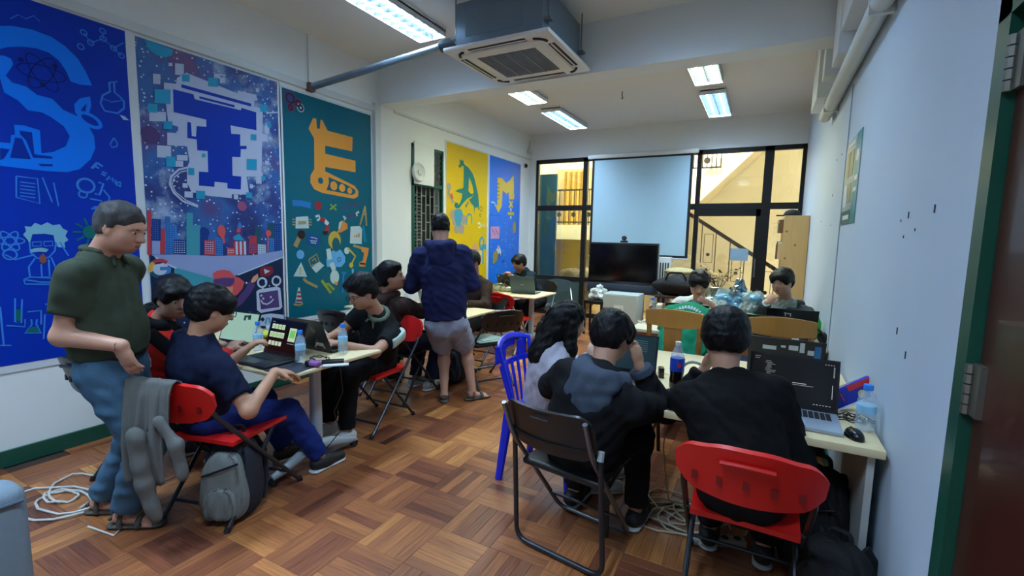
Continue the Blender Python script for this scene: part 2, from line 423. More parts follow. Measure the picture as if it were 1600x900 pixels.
# lower flight with steps
lf = thing('stair_flight', 'cream steps of the lower stair flight rising left behind the black railing', 'staircase', (-.6, 10.6, 0))
r0, r1 = P(1083, 338, y=10.0), P(1216, 424, y=10.0)
sl2 = (r1[2]-r0[2])/(r1[0]-r0[0])
hx0, hx1 = r0[0]-2.0, r1[0]+.3
hz = lambda x: r0[2]+(x-r0[0])*sl2
for k in range(11):
    x1 = .75-k*.29; zz = max(.02, hz(x1-.145)-1.02)
    MB().bx(x1-.29, x1, 10.02, 11.2, 0, zz).build('step', cream_d, lf, world=True)
rl = thing('stair_railing', 'black iron stair railing with sloping handrail and rectangular ornaments', 'railing', (-.6, 10, 0))
MB().box(((hx0+hx1)/2, 10.0, hz((hx0+hx1)/2)), (math.hypot(hx1-hx0, (hx1-hx0)*sl2), .06, .07), eul(0, -math.atan(sl2), 0)).build('handrail', mat('dark_wood_rail', (48, 30, 22), .4), rl, world=True)
MB().box(((hx0+hx1)/2, 9.97, hz((hx0+hx1)/2)-1.02), (math.hypot(hx1-hx0, (hx1-hx0)*sl2), .05, .36), eul(0, -math.atan(sl2), 0)).build('stringer', cream, lf, world=True)
iron = mat('wrought_iron', (40, 32, 26), .5)
n = 15
for k in range(n):
    x = hx0+.1+(hx1-hx0-.2)*k/(n-1); zt = hz(x)-.03; zb = max(0.02, zt-.82)
    MB().bx(x-.008, x+.008, 9.992, 10.008, zb, zt).build('baluster', iron, rl, world=True)
    if k % 2 == 0 and k < n-1 and zt-.12 > .3:
        xa, xb = x+.05, x+(hx1-hx0-.2)/(n-1)-.05; z1 = hz(x+.1)-.16; z0 = max(.06, z1-.56)
        q = MB()
        for (p0, p1) in (((xa, z0), (xb, z0)), ((xa, z1), (xb, z1)), ((xa, z0), (xa, z1)), ((xb, z0), (xb, z1))):
            q.tube([(p0[0], 10, p0[1]), (p1[0], 10, p1[1])], .006, 6)
        q.lathe([(.001, -.01), (.035, -.01), (.035, .01), (.001, .01)], 12, ((xa+xb)/2, 10, z0+.16), eul(math.pi/2))
        q.build('ornament', iron, rl, world=True)
ur = thing('landing_railing', 'black iron railing of the upper landing high behind the glass', 'railing', (-1.1, 11.2, 3))
l0, l1 = P(1088, 240, y=11.2), P(1126, 262, y=11.2)
MB().bx(l0[0]-.5, l1[0], 11.19, 11.21, l0[2]-.03, l0[2]).bx(l0[0]-.5, l1[0], 11.19, 11.21, l1[2], l1[2]+.03).build('rail', iron, ur, world=True)
for k in range(12):
    x = l0[0]-.5+(l1[0]-l0[0]+.5)*k/11; q = MB().bx(x-.01, x+.01, 11.19, 11.21, l1[2], l0[2])
    if k == 8: q.lathe([(.001, -.01), (.07, -.01), (.07, .01), (.001, .01)], 12, (x, 11.18, (l0[2]+l1[2])/2), eul(math.pi/2))
    q.build('baluster', iron, ur, world=True)
# left part: balcony slab, its railing, teal door
by = 11.0
b0, b1 = P(868, 351, y=by), P(926, 375, y=by)
bal = thing('balcony', 'pale concrete gallery slab behind the left window pane', 'balcony', (-4, by, 1.5))
MB().bx(-5.2, b1[0]+.6, by, by+1.3, b1[2], b0[2]).build('slab', mat('gallery_paint', (206, 204, 184), .7, var=.04), bal, world=True)
g0, g1 = P(868, 296, y=by), P(926, 350, y=by)
grl = thing('gallery_railing', 'black iron railing with round ornaments along the gallery', 'railing', (-4, by, b0[2]))
MB().bx(-5.2, b1[0]+.6, by+.02, by+.06, g0[2]-.04, g0[2]).bx(-5.2, b1[0]+.6, by+.03, by+.05, b0[2]+.05, b0[2]+.08).build('top_rail', iron, grl, world=True)
for k in range(22):
    x = -5.1+k*.13
    if x > b1[0]+.5: break
    q = MB().bx(x-.008, x+.008, by+.03, by+.045, b0[2], g0[2]-.04)
    if k % 3 == 1: q.lathe([(.001, -.01), (.06, -.01), (.06, .01), (.001, .01)], 12, (x, by+.02, b0[2]+.25), eul(math.pi/2))
    q.build('baluster', iron, grl, world=True)
cur = thing('curtain', 'ochre patterned curtain hanging behind the gallery railing', 'curtain', (-4.2, by+.9, b0[2]))
c0, c1 = P(893, 268, y=by+.9), P(912, 352, y=by+.9)
MB().grid(lambda a, b: (c0[0]-.2+(c1[0]-c0[0]+.3)*a, by+.9+.04*math.sin(a*30), c1[2]+(c0[2]-c1[2])*b), 40, 1, .006).build('cloth', mat('ochre_cloth', (172, 138, 70), .8, var=.5, scale=25), cur, True, True)
d0, d1 = P(846, 280, y=9.6), P(866, 432, y=9.6)
tdoor = thing('teal_door', 'dark teal panelled door standing open beyond the left pane', 'door', (d0[0], 9.6, 0))
MB().bx(d0[0]-.25, d1[0], 9.6, 9.65, 0, d0[2]+.1).build('leaf', mat('teal_door_paint', (16, 66, 78), .4, var=.15), tdoor, world=True)
for k in range(2): MB().bx(d0[0]-.2, d1[0]-.06, 9.585, 9.6, .25+k*1.1, 1.15+k*1.1).build('panel', mat('teal_door_paint', (16, 66, 78)), tdoor, world=True)
tw = thing('pale_partition', 'pale partition wall beside the teal door beyond the glass', 'partition', (-4.4, 12.37, 0))
MB().bx(-5.2, -3.6, 12.36, 12.395, 0, 3.4).build('panel', mat('partition_paint', (196, 178, 132), .7), tw, world=True)

# ------------------------------------------------------------------ left wall window: louvres, grille, exhaust fan panel
lwn = thing('window_2', None, None, (XL, (WY0+WY1)/2, WZ0), kind='structure')
fr = MB().bx(XL-.03, XL+.015, WY0, WY0+.05, WZ0, WZ1).bx(XL-.03, XL+.015, WY1-.03, WY1, WZ0, WZ1).bx(XL-.03, XL+.015, WY0, WY1, WZ0, WZ0+.05).bx(XL-.03, XL+.015, WY0, WY1, WZ1-.04, WZ1).bx(XL-.03, XL+.015, WY0, WY1, 2.18, 2.23)
fr.build('window_frame', green_p, lwn, world=True)
lvm = mat('louvre_glass', (84, 92, 82), .3, var=.2)
for k in range(22):
    z = WZ0+.1+k*.05
    MB().box((XL-.1, WY0+.20, z), (.045, .26, .005), eul(0, .6, 0)).build('louvre', lvm, lwn, world=True)
MB().bx(XL-.19, XL-.17, WY0, WY1, WZ0, WZ1).build('dark_void', mat('dark_outside', (26, 30, 28), .8), lwn, world=True)
gm = mat('grille_bar_paint', (150, 158, 150), .45)
for k in range(7):
    y = WY0+.06+k*.095; MB().bx(XL-.04, XL-.03, y-.005, y+.005, WZ0+.04, 2.2).build('grille_bar', gm, lwn, world=True)
for k in range(6):
    for q in range(5):
        z = 1.1+q*.24+(k % 2)*.12
        if z < 2.17: MB().bx(XL-.04, XL-.03, WY0+.06+k*.095, WY0+.155+k*.095, z-.005, z+.005).build('grille_bar', gm, lwn, world=True)
fp = thing('fan_panel', 'white board filling the top of the window, carrying the exhaust fan', 'panel', (XL, WY0+.2, 2.2))
pa, pb = P(641, 290, x=XL+.03), P(679, 300, x=XL+.03)
MB().bx(XL+.016, XL+.03, WY0+.03, WY0+.45, 2.2, 2.75).build('board', mat('white_board', (222, 226, 220), .5, var=.03), fp, world=True)
fc = P(653, 269, x=XL+.03)
fan = thing('exhaust_fan', 'round white exhaust fan on the board above the grille window', 'fan', (XL+.03, fc[1], fc[2]))
fan_m = mat('fan_plastic', (206, 208, 202), .4, var=.04)
Rx = eul(0, math.pi/2, 0)
MB().lathe([(.09, 0), (.125, 0), (.125, .02), (.11, .035), (.09, .02)], 28, (0, 0, 0), Rx).build('ring', fan_m, fan, True)
MB().lathe([(.001, 0), (.1, 0), (.1, .004), (.001, .004)], 24, (0, 0, 0), Rx).build('dark_throat', mat('fan_dark', (30, 32, 32), .7), fan, True)
MB().lathe([(.001, .005), (.035, .005), (.03, .035), (.001, .035)], 16, (0, 0, 0), Rx).build('hub', fan_m, fan, True)
for k in range(4):
    a = k*math.pi/2+.5
    MB().box((.015, math.cos(a)*.065, math.sin(a)*.065), (.004, .07, .05), eul(a, .3, 0)).build('blade', fan_m, fan)
# ornamental iron beside the board
og = thing('iron_ornament', 'dark scrolled iron grille beside the white fan board', 'grille', (XL+.01, WY0+.55, 2.24))
q = MB()
for k in range(12):
    cy, cz = WY0+.5+(k % 2)*.09, 2.27+(k//2)*.075
    q.tube([(XL+.012, cy+.035*math.cos(t)*(1-t/9), cz+.035*math.sin(t)*(1-t/9)) for t in np.linspace(0, 6.5, 14)], .005, 5)
q.build('scrollwork', mat('grille_iron', (96, 100, 96), .5), og, world=True)

# ------------------------------------------------------------------ ceiling lights
lamp_white = mat('lamp_housing', (226, 230, 230), .4, var=.02)
louv = mat('lamp_louvre', (74, 82, 92), .3, .2, var=.02)
def ceiling_light(x0, y0, y1, label, rgb, power, drop=.09, spread=128):
    t = thing('ceiling_light', label, 'ceiling light', ((x0+.15), (y0+y1)/2, ZC-drop), group='louvred fluorescent ceiling lights')
    L = y1-y0; zt = drop; h = L/2; w = .155
    MB().bx(-w-.005, w+.005, -h-.005, h+.005, .045, zt-.0005).bx(-w-.005, -w, -h, h, 0, .06).bx(w, w+.005, -h, h, 0, .06).bx(-w, w, -h-.005, -h, 0, .06).bx(-w, w, h, h+.005, 0, .06).build('housing', lamp_white, t)
    for s in (-1, 1): MB().bx(s*.004-.003, s*.004+.003, -h, h, .002, .04).build('divider', louv, t) if s == 1 else None
    nb = int(L/.1)
    for k in range(1, nb):
        y = -h+L*k/nb; MB().bx(-w, w, y-.002, y+.002, .002, .032).build('louvre_blade', louv, t)
    em = mat('tube_glow_'+str(rgb), rgb, .5, var=0, emit=(rgb, 6.0))
    for s in (-1, 1):
        MB().tube([(s*.075, -h+.03, .022), (s*.075, h-.03, .022)], .012, 8).build('fluorescent_tube', em, t, True)
    ld = bpy.data.lights.new('tube_light', 'AREA'); ld.shape = 'RECTANGLE'; ld.size = .29; ld.size_y = L-.03; ld.energy = power; ld.color = lin(rgb); ld.spread = math.radians(spread)
    lo = bpy.data.objects.new('tube_light', ld); col.objects.link(lo); lo.parent = t; lo.location = (0, 0, .041)
    return t
COOL, WARM = (192, 224, 255), (246, 255, 228)
ceiling_light(-3.13, 2.60, 3.84, 'long louvred ceiling light at the top left, in front of the beam', COOL, LAMP_W['front'])
ceiling_light(-3.13, 5.02, 6.25, 'warm white louvred light left, just beyond the beam', WARM, LAMP_W['warm'])
ceiling_light(-3.13, 6.72, 7.95, 'cool white louvred light left, nearest the projection screen wall', COOL, LAMP_W['cool'])
ceiling_light(-.87, 5.02, 6.33, 'warm white louvred light right, just beyond the beam', WARM, LAMP_W['warm'])
ceiling_light(-.87, 6.75, 8.0, 'cool white louvred light right, nearest the window wall', COOL, LAMP_W['cool'])
ceiling_light(-.87, 2.60, 3.84, 'louvred ceiling light right of the air conditioner, in front of the beam', COOL, LAMP_W['front_right'])
ceiling_light(-.87, -.6, .64, 'louvred ceiling light above the camera on the door side', COOL, LAMP_W['back'])
ceiling_light(-3.13, -.6, .64, 'louvred ceiling light behind the camera on the mural side', COOL, LAMP_W['back'])
# lamp of the stairwell
t = thing('stairwell_lamp', 'round warm lamp on the stairwell ceiling', 'lamp', (-1.2, 10.3, 5.6))
MB().lathe([(.001, -.12), (.12, -.11), (.2, -.04), (.2, 0)], 20).build('bowl', mat('warm_bowl', (255, 224, 170), .4, emit=((255, 220, 160), 3)), t, True)
ld = bpy.data.lights.new('bowl_light', 'POINT'); ld.energy = LAMP_W['stair']; ld.color = lin((255, 248, 232)); ld.shadow_soft_size = .2
lo = bpy.data.objects.new('bowl_light', ld); col.objects.link(lo); lo.parent = t; lo.location = (0, 0, -.3)
t = thing('gallery_lamp', 'round lamp lighting the gallery beyond the left pane', 'lamp', (-3.2, 9.6, 4.4))
MB().lathe([(.001, -.12), (.12, -.11), (.2, -.04), (.2, 0)], 20).build('bowl', MATS['warm_bowl'], t, True)
MB().tube([(0, 0, 0), (0, 0, 1.2)], .008).build('rod', black_m, t)
ld = bpy.data.lights.new('bowl_light', 'POINT'); ld.energy = LAMP_W['stair']*.5; ld.color = lin((255, 248, 232)); ld.shadow_soft_size = .2
lo = bpy.data.objects.new('bowl_light', ld); col.objects.link(lo); lo.parent = t; lo.location = (0, 0, -.3)

# ------------------------------------------------------------------ air conditioner
ac = thing('air_conditioner', 'ceiling cassette air conditioner with white grille panel and grey metal body', 'air conditioner', (-1.98, 3.775, 3.03))
acw = mat('ac_plastic', (222, 220, 212), .4, var=.03); acb = mat('ac_body_metal', (110, 130, 144), .4, .35, var=.08)
acg = mat('ac_filter_grey', (108, 112, 120), .6, var=.05)
MB().rbox((0, 0, .22), (.80, .80, .36), .015).build('body', acb, ac, True)
MB().bx(-.3, .22, -.404, -.40, .12, .33).build('body_plate', acb, ac)
MB().rbox((0, 0, .022), (.96, .94, .035), .012, 2).rbox((0, 0, .008), (.74, .72, .03), .014, 2).build('panel', acw, ac, True)
slot = mat('ac_slot_dark', (24, 26, 30), .6)
for (cx, cy, sx, sy) in ((0, -.405, .52, .055), (0, .405, .52, .055), (-.41, 0, .055, .52), (.41, 0, .055, .52)):
    v = MB().bx(cx-sx/2, cx+sx/2, cy-sy/2, cy+sy/2, .0015, .006).build('air_outlet', slot, ac)
    (MB().bx(cx-sx/2, cx+sx/2, cy-.006, cy+.006, -.003, .004) if sx > sy else MB().bx(cx-.006, cx+.006, cy-sy/2, cy+sy/2, -.003, .004)).build('vane', acw, v)
for sx in (-1, 1):
    for sy in (-1, 1):
        pts = [(sx*(.29+.115*math.sin(a)), sy*(.29+.115*math.cos(a)), .003) for a in np.linspace(.25, 1.32, 8)]
        MB().tube(pts, .012, 6, flat=1).build('corner_outlet', slot, ac, True)
gr = MB().bx(-.27, .27, -.26, .26, -.0085, -.004).build('intake_grille', acg, ac)
for k in range(27):
    x = -.26+k*.02; MB().bx(x-.003, x+.003, -.26, .26, -.0135, -.008).build('grille_slat', mat('ac_slat', (126, 130, 138), .5), gr)
for k in (-.135, 0, .135): MB().bx(k-.004, k+.004, -.262, .262, -.016, -.007).build('grille_rib', mat('ac_rib', (150, 152, 156), .5), gr)
for sx, sy in ((-1, -1), (1, -1), (-1, 1), (1, 1)):
    MB().tube([(sx*.425, sy*.36, .1), (sx*.425, sy*.36, .47)], .006, 6).bx(sx*.425-.03, sx*.425+.03, sy*.36-.03, sy*.36+.03, .13, .15).build('hanger_rod', grey_steel, ac)
pw = P(483, 137, x=XL+.01)
dp = thing('insulated_pipe', 'slanted foil-clad refrigerant pipe from the air conditioner to the left wall', 'pipe', (XL, pw[1], pw[2]))
MB().tube([tuple(pw), (-2.36, 3.52, 3.20)], .034, 10).build('pipe', mat('foil_wrap', (136, 152, 162), .3, .7, var=.2, scale=14), dp, True, True)
MB().tube([(-2.62, 3.50, 3.17), (-2.36, 3.52, 3.20)], .05, 10).build('joint', mat('pipe_joint', (70, 82, 90), .5, .2), dp, True, True)
MB().rbox((XL+.03, pw[1], pw[2]), (.07, .09, .09), .02).build('wall_flange', mat('rusty_flange', (110, 82, 74), .7), dp, True, True)
MB().bx(XL+.001, XL+.012, pw[1]-.006, pw[1]+.006, pw[2], ZC).build('conduit', trunk_m, dp, world=True)
# pull cord hook on ceiling and small fittings
sp = P(972, 150, z=3.44)
hk = thing('ceiling_hook', 'small dark hook hanging from the far ceiling', 'hook', (sp[0], sp[1], ZC))
MB().tube([(0, 0, 0), (0, 0, -.06), (.012, 0, -.08), (0, 0, -.1), (-.012, 0, -.09)], .006, 6).build('hook', black_m, hk)
cp = P(822, 259, x=XL+.03)
cc = thing('dome_camera', 'small black dome camera in the far left corner', 'camera', (XL, cp[1], cp[2]))
MB().lathe([(.05, 0), (.05, .02), (.001, .02)], 16, (0, 0, 0), Rx).build('base', trunk_m, cc, True)
MB().lathe([(.04, .02), (.038, .04), (.02, .055), (.001, .06)], 16, (0, 0, 0), Rx).build('dome', mat('black_dome', (12, 12, 14), .1), cc, True)
bb = P(830, 236, x=XL+.08)
bl = thing('wall_sensor', 'small white bell-shaped sensor in the corner above the camera', 'sensor', (XL+.05, bb[1], bb[2]))
MB().lathe([(.001, -.05), (.04, -.04), (.05, 0), (.03, .05), (.012, .07), (.012, .2)], 14).build('body', trunk_m, bl, True)

# ------------------------------------------------------------------ projection screen
ps = thing('projection_screen', 'white pull-down projection screen with black border in front of the window wall', 'screen', (-2.0, 8.38, 1.25))
s0, s1 = P(926, 248, y=8.38), P(1084, 241, y=8.38); sb = P(1075, 404, y=8.38)
X0, X1, ZT, ZB = s0[0], s1[0], s0[2]-.01, sb[2]
MB().bx(X0, X1, 8.378, 8.382, ZB, ZT).build('border', mat('screen_black', (14, 18, 24), .6), ps, world=True)
MB().bx(X0+.045, X1-.045, 8.374, 8.378, ZB+.04, ZT-.03).build('fabric', mat('screen_white', (176, 206, 218), .55, var=.02), ps, world=True)
MB().rbox(((X0+X1)/2, 8.38, ZT+.035), (X1-X0+.16, .08, .07), .015).build('case', mat('screen_case', (214, 214, 206), .5), ps, True, True)
for x in (X0+.1, X1-.1): MB().bx(x-.02, x+.02, 8.40, YB-.002, ZT+.03, ZT+.07).build('wall_bracket', trunk_m, ps, world=True)
MB().rbox(((X0+X1)/2, 8.38, ZB-.015), (X1-X0+.02, .025, .03), .01).build('bottom_bar', mat('screen_bar', (210, 214, 216), .4), ps, True, True)
# ================================================================== MURALS
def zc(x0, y0, s, pts): return [(x0+a/s, y0+b/s) for a, b in pts]
class Wall:
    """flat paint on a wall panel: pixel survey points are projected on the panel plane"""
    def __init__(s, X): s.X = X; s.n = 0
    def lev(s, lay): s.n += 1; return s.X+.0012*lay+8e-6*(s.n % 160)
    def yz(s, pts): return [tuple(P(u, v, x=s.X)[1:]) for u, v in pts]
    def poly(s, mb, pts, lay):
        q = s.yz(pts); x = s.lev(lay)
        mb.add([(x, a, b) for a, b in q], [list(range(len(q)))])
    def line(s, mb, pts, w, lay, closed=False):
        q = [np.array(p) for p in s.yz(pts)]; s.ribbon(mb, q, w, lay, closed)
    def ribbon(s, mb, q, w, lay, closed=False):
        q = [np.array(p, float) for p in q]; n = len(q); x = s.lev(lay); A = []
        for i in range(n):
            a = q[(i-1) % n] if closed or i else q[i]; b = q[(i+1) % n] if closed or i < n-1 else q[i]
            d = unit(b-a); nrm = np.array([-d[1], d[0]])*w/2; A += [q[i]+nrm, q[i]-nrm]
        mb.add([(x, p[0], p[1]) for p in A], [[2*i, 2*i+1, 2*((i+1) % n)+1, 2*((i+1) % n)] for i in range(n if closed else n-1)])
    def disc(s, mb, c, r, lay, n=18, ry=None, px=True):
        q = s.yz([c])[0] if px else c; x = s.lev(lay); ry = ry or r
        if px: r, ry = r*.78, ry*.78
        mb.add([(x, q[0]+r*math.cos(2*math.pi*k/n), q[1]+ry*math.sin(2*math.pi*k/n)) for k in range(n)], [list(range(n))])
    def ring(s, mb, c, r, w, lay, n=20, ry=None, tilt=0, px=True):
        q = s.yz([c])[0] if px else c; ry = ry or r
        if px: r, ry = r*.78, ry*.78
        pts = []
        for k in range(n):
            a = 2*math.pi*k/n; e, f = r*math.cos(a), ry*math.sin(a)
            pts.append((q[0]+e*math.cos(tilt)-f*math.sin(tilt), q[1]+e*math.sin(tilt)+f*math.cos(tilt)))
        s.ribbon(mb, pts, w, lay, True)
def flat(name, rgb, rough=.45): return mat(name, rgb, rough, var=.05, scale=5, spec=.2)
def mural(y0, y1, z0, z1, label, bg, border=True):
    t = thing('mural', label, 'mural', (XL, (y0+y1)/2, z0), group='painted wall murals')
    MB().bx(XL+.001, XL+.006, y0-.03, y1+.03, z0-.05, z1+.02).build('backing', mat('mural_margin', (208, 214, 216), .5, var=.04), t, world=True)
    MB().bx(XL+.006, XL+.008, y0, y1, z0, z1).build('painted_field', bg, t, world=True)
    return t
W = Wall(XL+.0085)
class Layers(dict):
    def __missing__(s, k): s[k] = MB(); return s[k]
def paint(t, layers, cols):
    for k, mb in layers.items():
        if mb.v: mb.build('painted_'+k, flat('paint_'+t['short']+'_'+k, cols[k]), t, world=True)['kind'] = 'stuff'
    del t['short']

# ---- S : science
t = mural(.62, 1.80, .65, 2.94, 'deep blue mural with a pale blue letter S and science sketches', flat('paint_science_blue', (0, 48, 168)))
t['short'] = 'science'; L = Layers(); k = 675/210.
z8 = lambda p: zc(0, 20, 3.2143, p)
W.poly(L['letter'], z8([(-130, 200), (-60, 110), (0, 66), (60, 66), (160, 84), (260, 122), (330, 170), (390, 230), (430, 295), (462, 366), (400, 360), (355, 345), (330, 290), (295, 240), (245, 200), (180, 178), (110, 170), (40, 172), (0, 182), (-40, 210), (-70, 250)]), 1)
W.poly(L['letter'], z8([(-70, 250), (-40, 210), (20, 215), (55, 230), (66, 258), (50, 285), (28, 315), (60, 350), (130, 370), (185, 412), (262, 432), (318, 488), (390, 520), (440, 560), (472, 620), (478, 680), (455, 735), (400, 785), (340, 800), (230, 795), (0, 768), (-120, 755), (-120, 640), (0, 650), (52, 655), (55, 615), (75, 612), (70, 562), (118, 565), (200, 590), (208, 705), (265, 700), (330, 670), (350, 620), (320, 570), (250, 520), (210, 500), (140, 490), (90, 440), (20, 400), (0, 330), (-60, 300)]), 1)
W.poly(L['ground'], z8([(50, 728), (75, 625), (110, 632), (155, 735)]), 2)
W.poly(L['ground'], z8([(0, 680), (48, 685), (20, 732), (0, 740)]), 2)
W.poly(L['ground'], z8([(190, 758), (265, 760), (262, 771), (205, 770)]), 2)
W.poly(L['ground'], z8([(98, 592), (160, 600), (172, 710), (262, 722), (262, 733), (165, 728), (130, 640), (100, 610)]), 2)
W.poly(L['letter'], z8([(378, 505), (372, 460), (400, 430), (452, 420), (458, 470), (440, 520), (428, 500), (435, 455), (410, 480), (400, 520)]), 1)
W.ring(L['letter'], z8([(452, 540)])[0], .08, .022, 1, ry=.045, tilt=-.5)
for tl in (0, 1.05, 2.1): W.ring(L['atom'], z8([(212, 302)])[0], .15, .006, 2, n=30, ry=.06, tilt=tl)
for p in ((103, 236), (275, 268), (215, 362)): W.disc(L['atom'], z8([p])[0], .018, 2)
# chalk drawings
ch = L['chalk']
W.line(ch, z8([(548, 350), (552, 395), (515, 415), (505, 455), (525, 492), (590, 505), (622, 480), (622, 445), (600, 420), (575, 400), (572, 350)]), .012, 1); W.line(ch, z8([(545, 350), (590, 346)]), .008, 1); W.line(ch, z8([(512, 430), (560, 448), (612, 440)]), .006, 1)
W.line(ch, z8([(572, 628), (552, 660), (562, 676), (585, 672), (590, 658), (572, 628)]), .008, 1)
for p in ((420, 100), (455, 150), (518, 130), (515, 92), (570, 178), (610, 215), (405, 170)): W.ring(ch, z8([p])[0], .022, .007, 1, 12)
W.line(ch, z8([(420, 100), (455, 150), (518, 130), (570, 178), (610, 215)]), .006, 1); W.line(ch, z8([(518, 130), (515, 92)]), .006, 1); W.line(ch, z8([(570, 178), (620, 150)]), .006, 1)
W.line(ch, z8([(50, 30), (90, 10), (130, 30), (170, 15), (200, 45)]), .005, 1)
W.line(ch, z8([(487, 753), (460, 782)]), .016, 1); W.line(ch, z8([(487, 753), (515, 772)]), .014, 1); W.line(ch, z8([(474, 768), (497, 782)]), .012, 1)
W.line(ch, z8([(512, 798), (536, 808)]), .011, 1); W.line(ch, z8([(508, 808), (530, 819)]), .011, 1)
W.line(ch, z8([(534, 840), (550, 822), (555, 838), (566, 828), (566, 848), (580, 838), (578, 858)]), .012, 1)
W.line(ch, z8([(606, 852), (590, 850), (584, 866), (596, 870), (606, 852), (602, 876)]), .012, 1)
W.poly(L['white'], z8([(600, 512), (625, 520), (648, 540), (620, 538)]), 1)
z2 = lambda p: zc(0, 250, 2.5714, p)
W.line(ch, z2([(65, 65), (150, 75), (160, 175), (65, 150), (65, 65)]), .008, 1)
for q in range(5): W.line(ch, z2([(80, 88+q*14), (142, 96+q*14)]), .007, 1)
W.line(ch, z2([(170, 70), (210, 170)]), .008, 1); W.line(ch, z2([(215, 90), (235, 185)]), .008, 1)
W.ring(ch, z2([(345, 103)])[0], .06, .014, 1, 14); W.ring(ch, z2([(333, 138)])[0], .03, .01, 1, 10)
W.line(ch, z2([(395, 90), (415, 95), (400, 140), (380, 135)]), .012, 1); W.line(ch, z2([(415, 120), (440, 150), (430, 180), (375, 190)]), .01, 1); W.line(ch, z2([(365, 195), (420, 195)]), .012, 1); W.line(ch, z2([(360, 155), (410, 165)]), .01, 1)
# cartoon of a wild-haired scientist: white hair, moustache, outline suit
W.poly(L['hair'], z2([(112, 322), (92, 300), (105, 285), (98, 266), (125, 268), (140, 252), (165, 262), (190, 250), (212, 262), (240, 258), (252, 275), (272, 285), (262, 305), (275, 322), (258, 332), (262, 352), (235, 350), (222, 340), (215, 302), (180, 296), (130, 298), (118, 340)]), 1)
W.poly(L['hair'], z2([(120, 360), (140, 354), (165, 352), (195, 358), (185, 370), (155, 368), (125, 372)]), 2)
W.line(ch, z2([(118, 330), (122, 372), (150, 395), (195, 392), (220, 365), (225, 330)]), .009, 1)
W.line(ch, z2([(130, 330), (165, 328), (165, 345), (130, 346), (130, 330)]), .007, 1); W.line(ch, z2([(175, 328), (210, 326), (212, 344), (178, 346), (175, 328)]), .007, 1)
W.poly(L['rust'], z2([(158, 388), (172, 375), (185, 390), (186, 408), (172, 418), (158, 408)]), 2)
for pts in ([(140, 395), (115, 430), (120, 470)], [(205, 390), (222, 430), (225, 480)], [(165, 418), (168, 470), (200, 468), (195, 400)], [(95, 480), (160, 490), (230, 492), (225, 475), (120, 470), (95, 480)], [(95, 480), (100, 498), (228, 500)], [(140, 380), (60, 400), (20, 380)], [(220, 350), (240, 330), (275, 385)]): W.line(ch, z2(pts), .009, 1)
W.ring(ch, z2([(40, 380)])[0], .04, .009, 1, 12)
for tl in (0, 1.05, 2.1): W.ring(ch, z2([(40, 325)])[0], .085, .008, 1, 20, .03, tl)
# glassware
for pts in ([(0, 590), (15, 745)], [(60, 555), (60, 650), (85, 655), (88, 560)], [(25, 665), (100, 670), (100, 640)], [(110, 610), (165, 605), (165, 660)], [(125, 640), (128, 660), (100, 695), (165, 695), (145, 660), (148, 640)], [(180, 620), (175, 720)], [(180, 580), (215, 575)], [(0, 745), (45, 745)]): W.line(ch, z2(pts), .009, 1)
W.poly(L['green'], z2([(63, 600), (84, 602), (82, 648), (64, 645)]), 1); W.poly(L['green'], z2([(118, 670), (150, 670), (162, 693), (104, 693)]), 1)
W.disc(L['green'], z2([(365, 290)])[0], .06, 1, 14)
for q in range(10):
    a = q*.628; c = W.yz(z2([(365, 290)]))[0]; W.ribbon(L['green'], [(c[0]+.05*math.cos(a), c[1]+.05*math.sin(a)), (c[0]+.1*math.cos(a), c[1]+.1*math.sin(a))], .012, 1)
paint(t, L, dict(letter=(4, 122, 236), ground=(0, 44, 150), atom=(12, 26, 96), chalk=(54, 128, 214), white=(170, 196, 220), hair=(122, 178, 200), rust=(140, 84, 70), green=(16, 104, 100)))

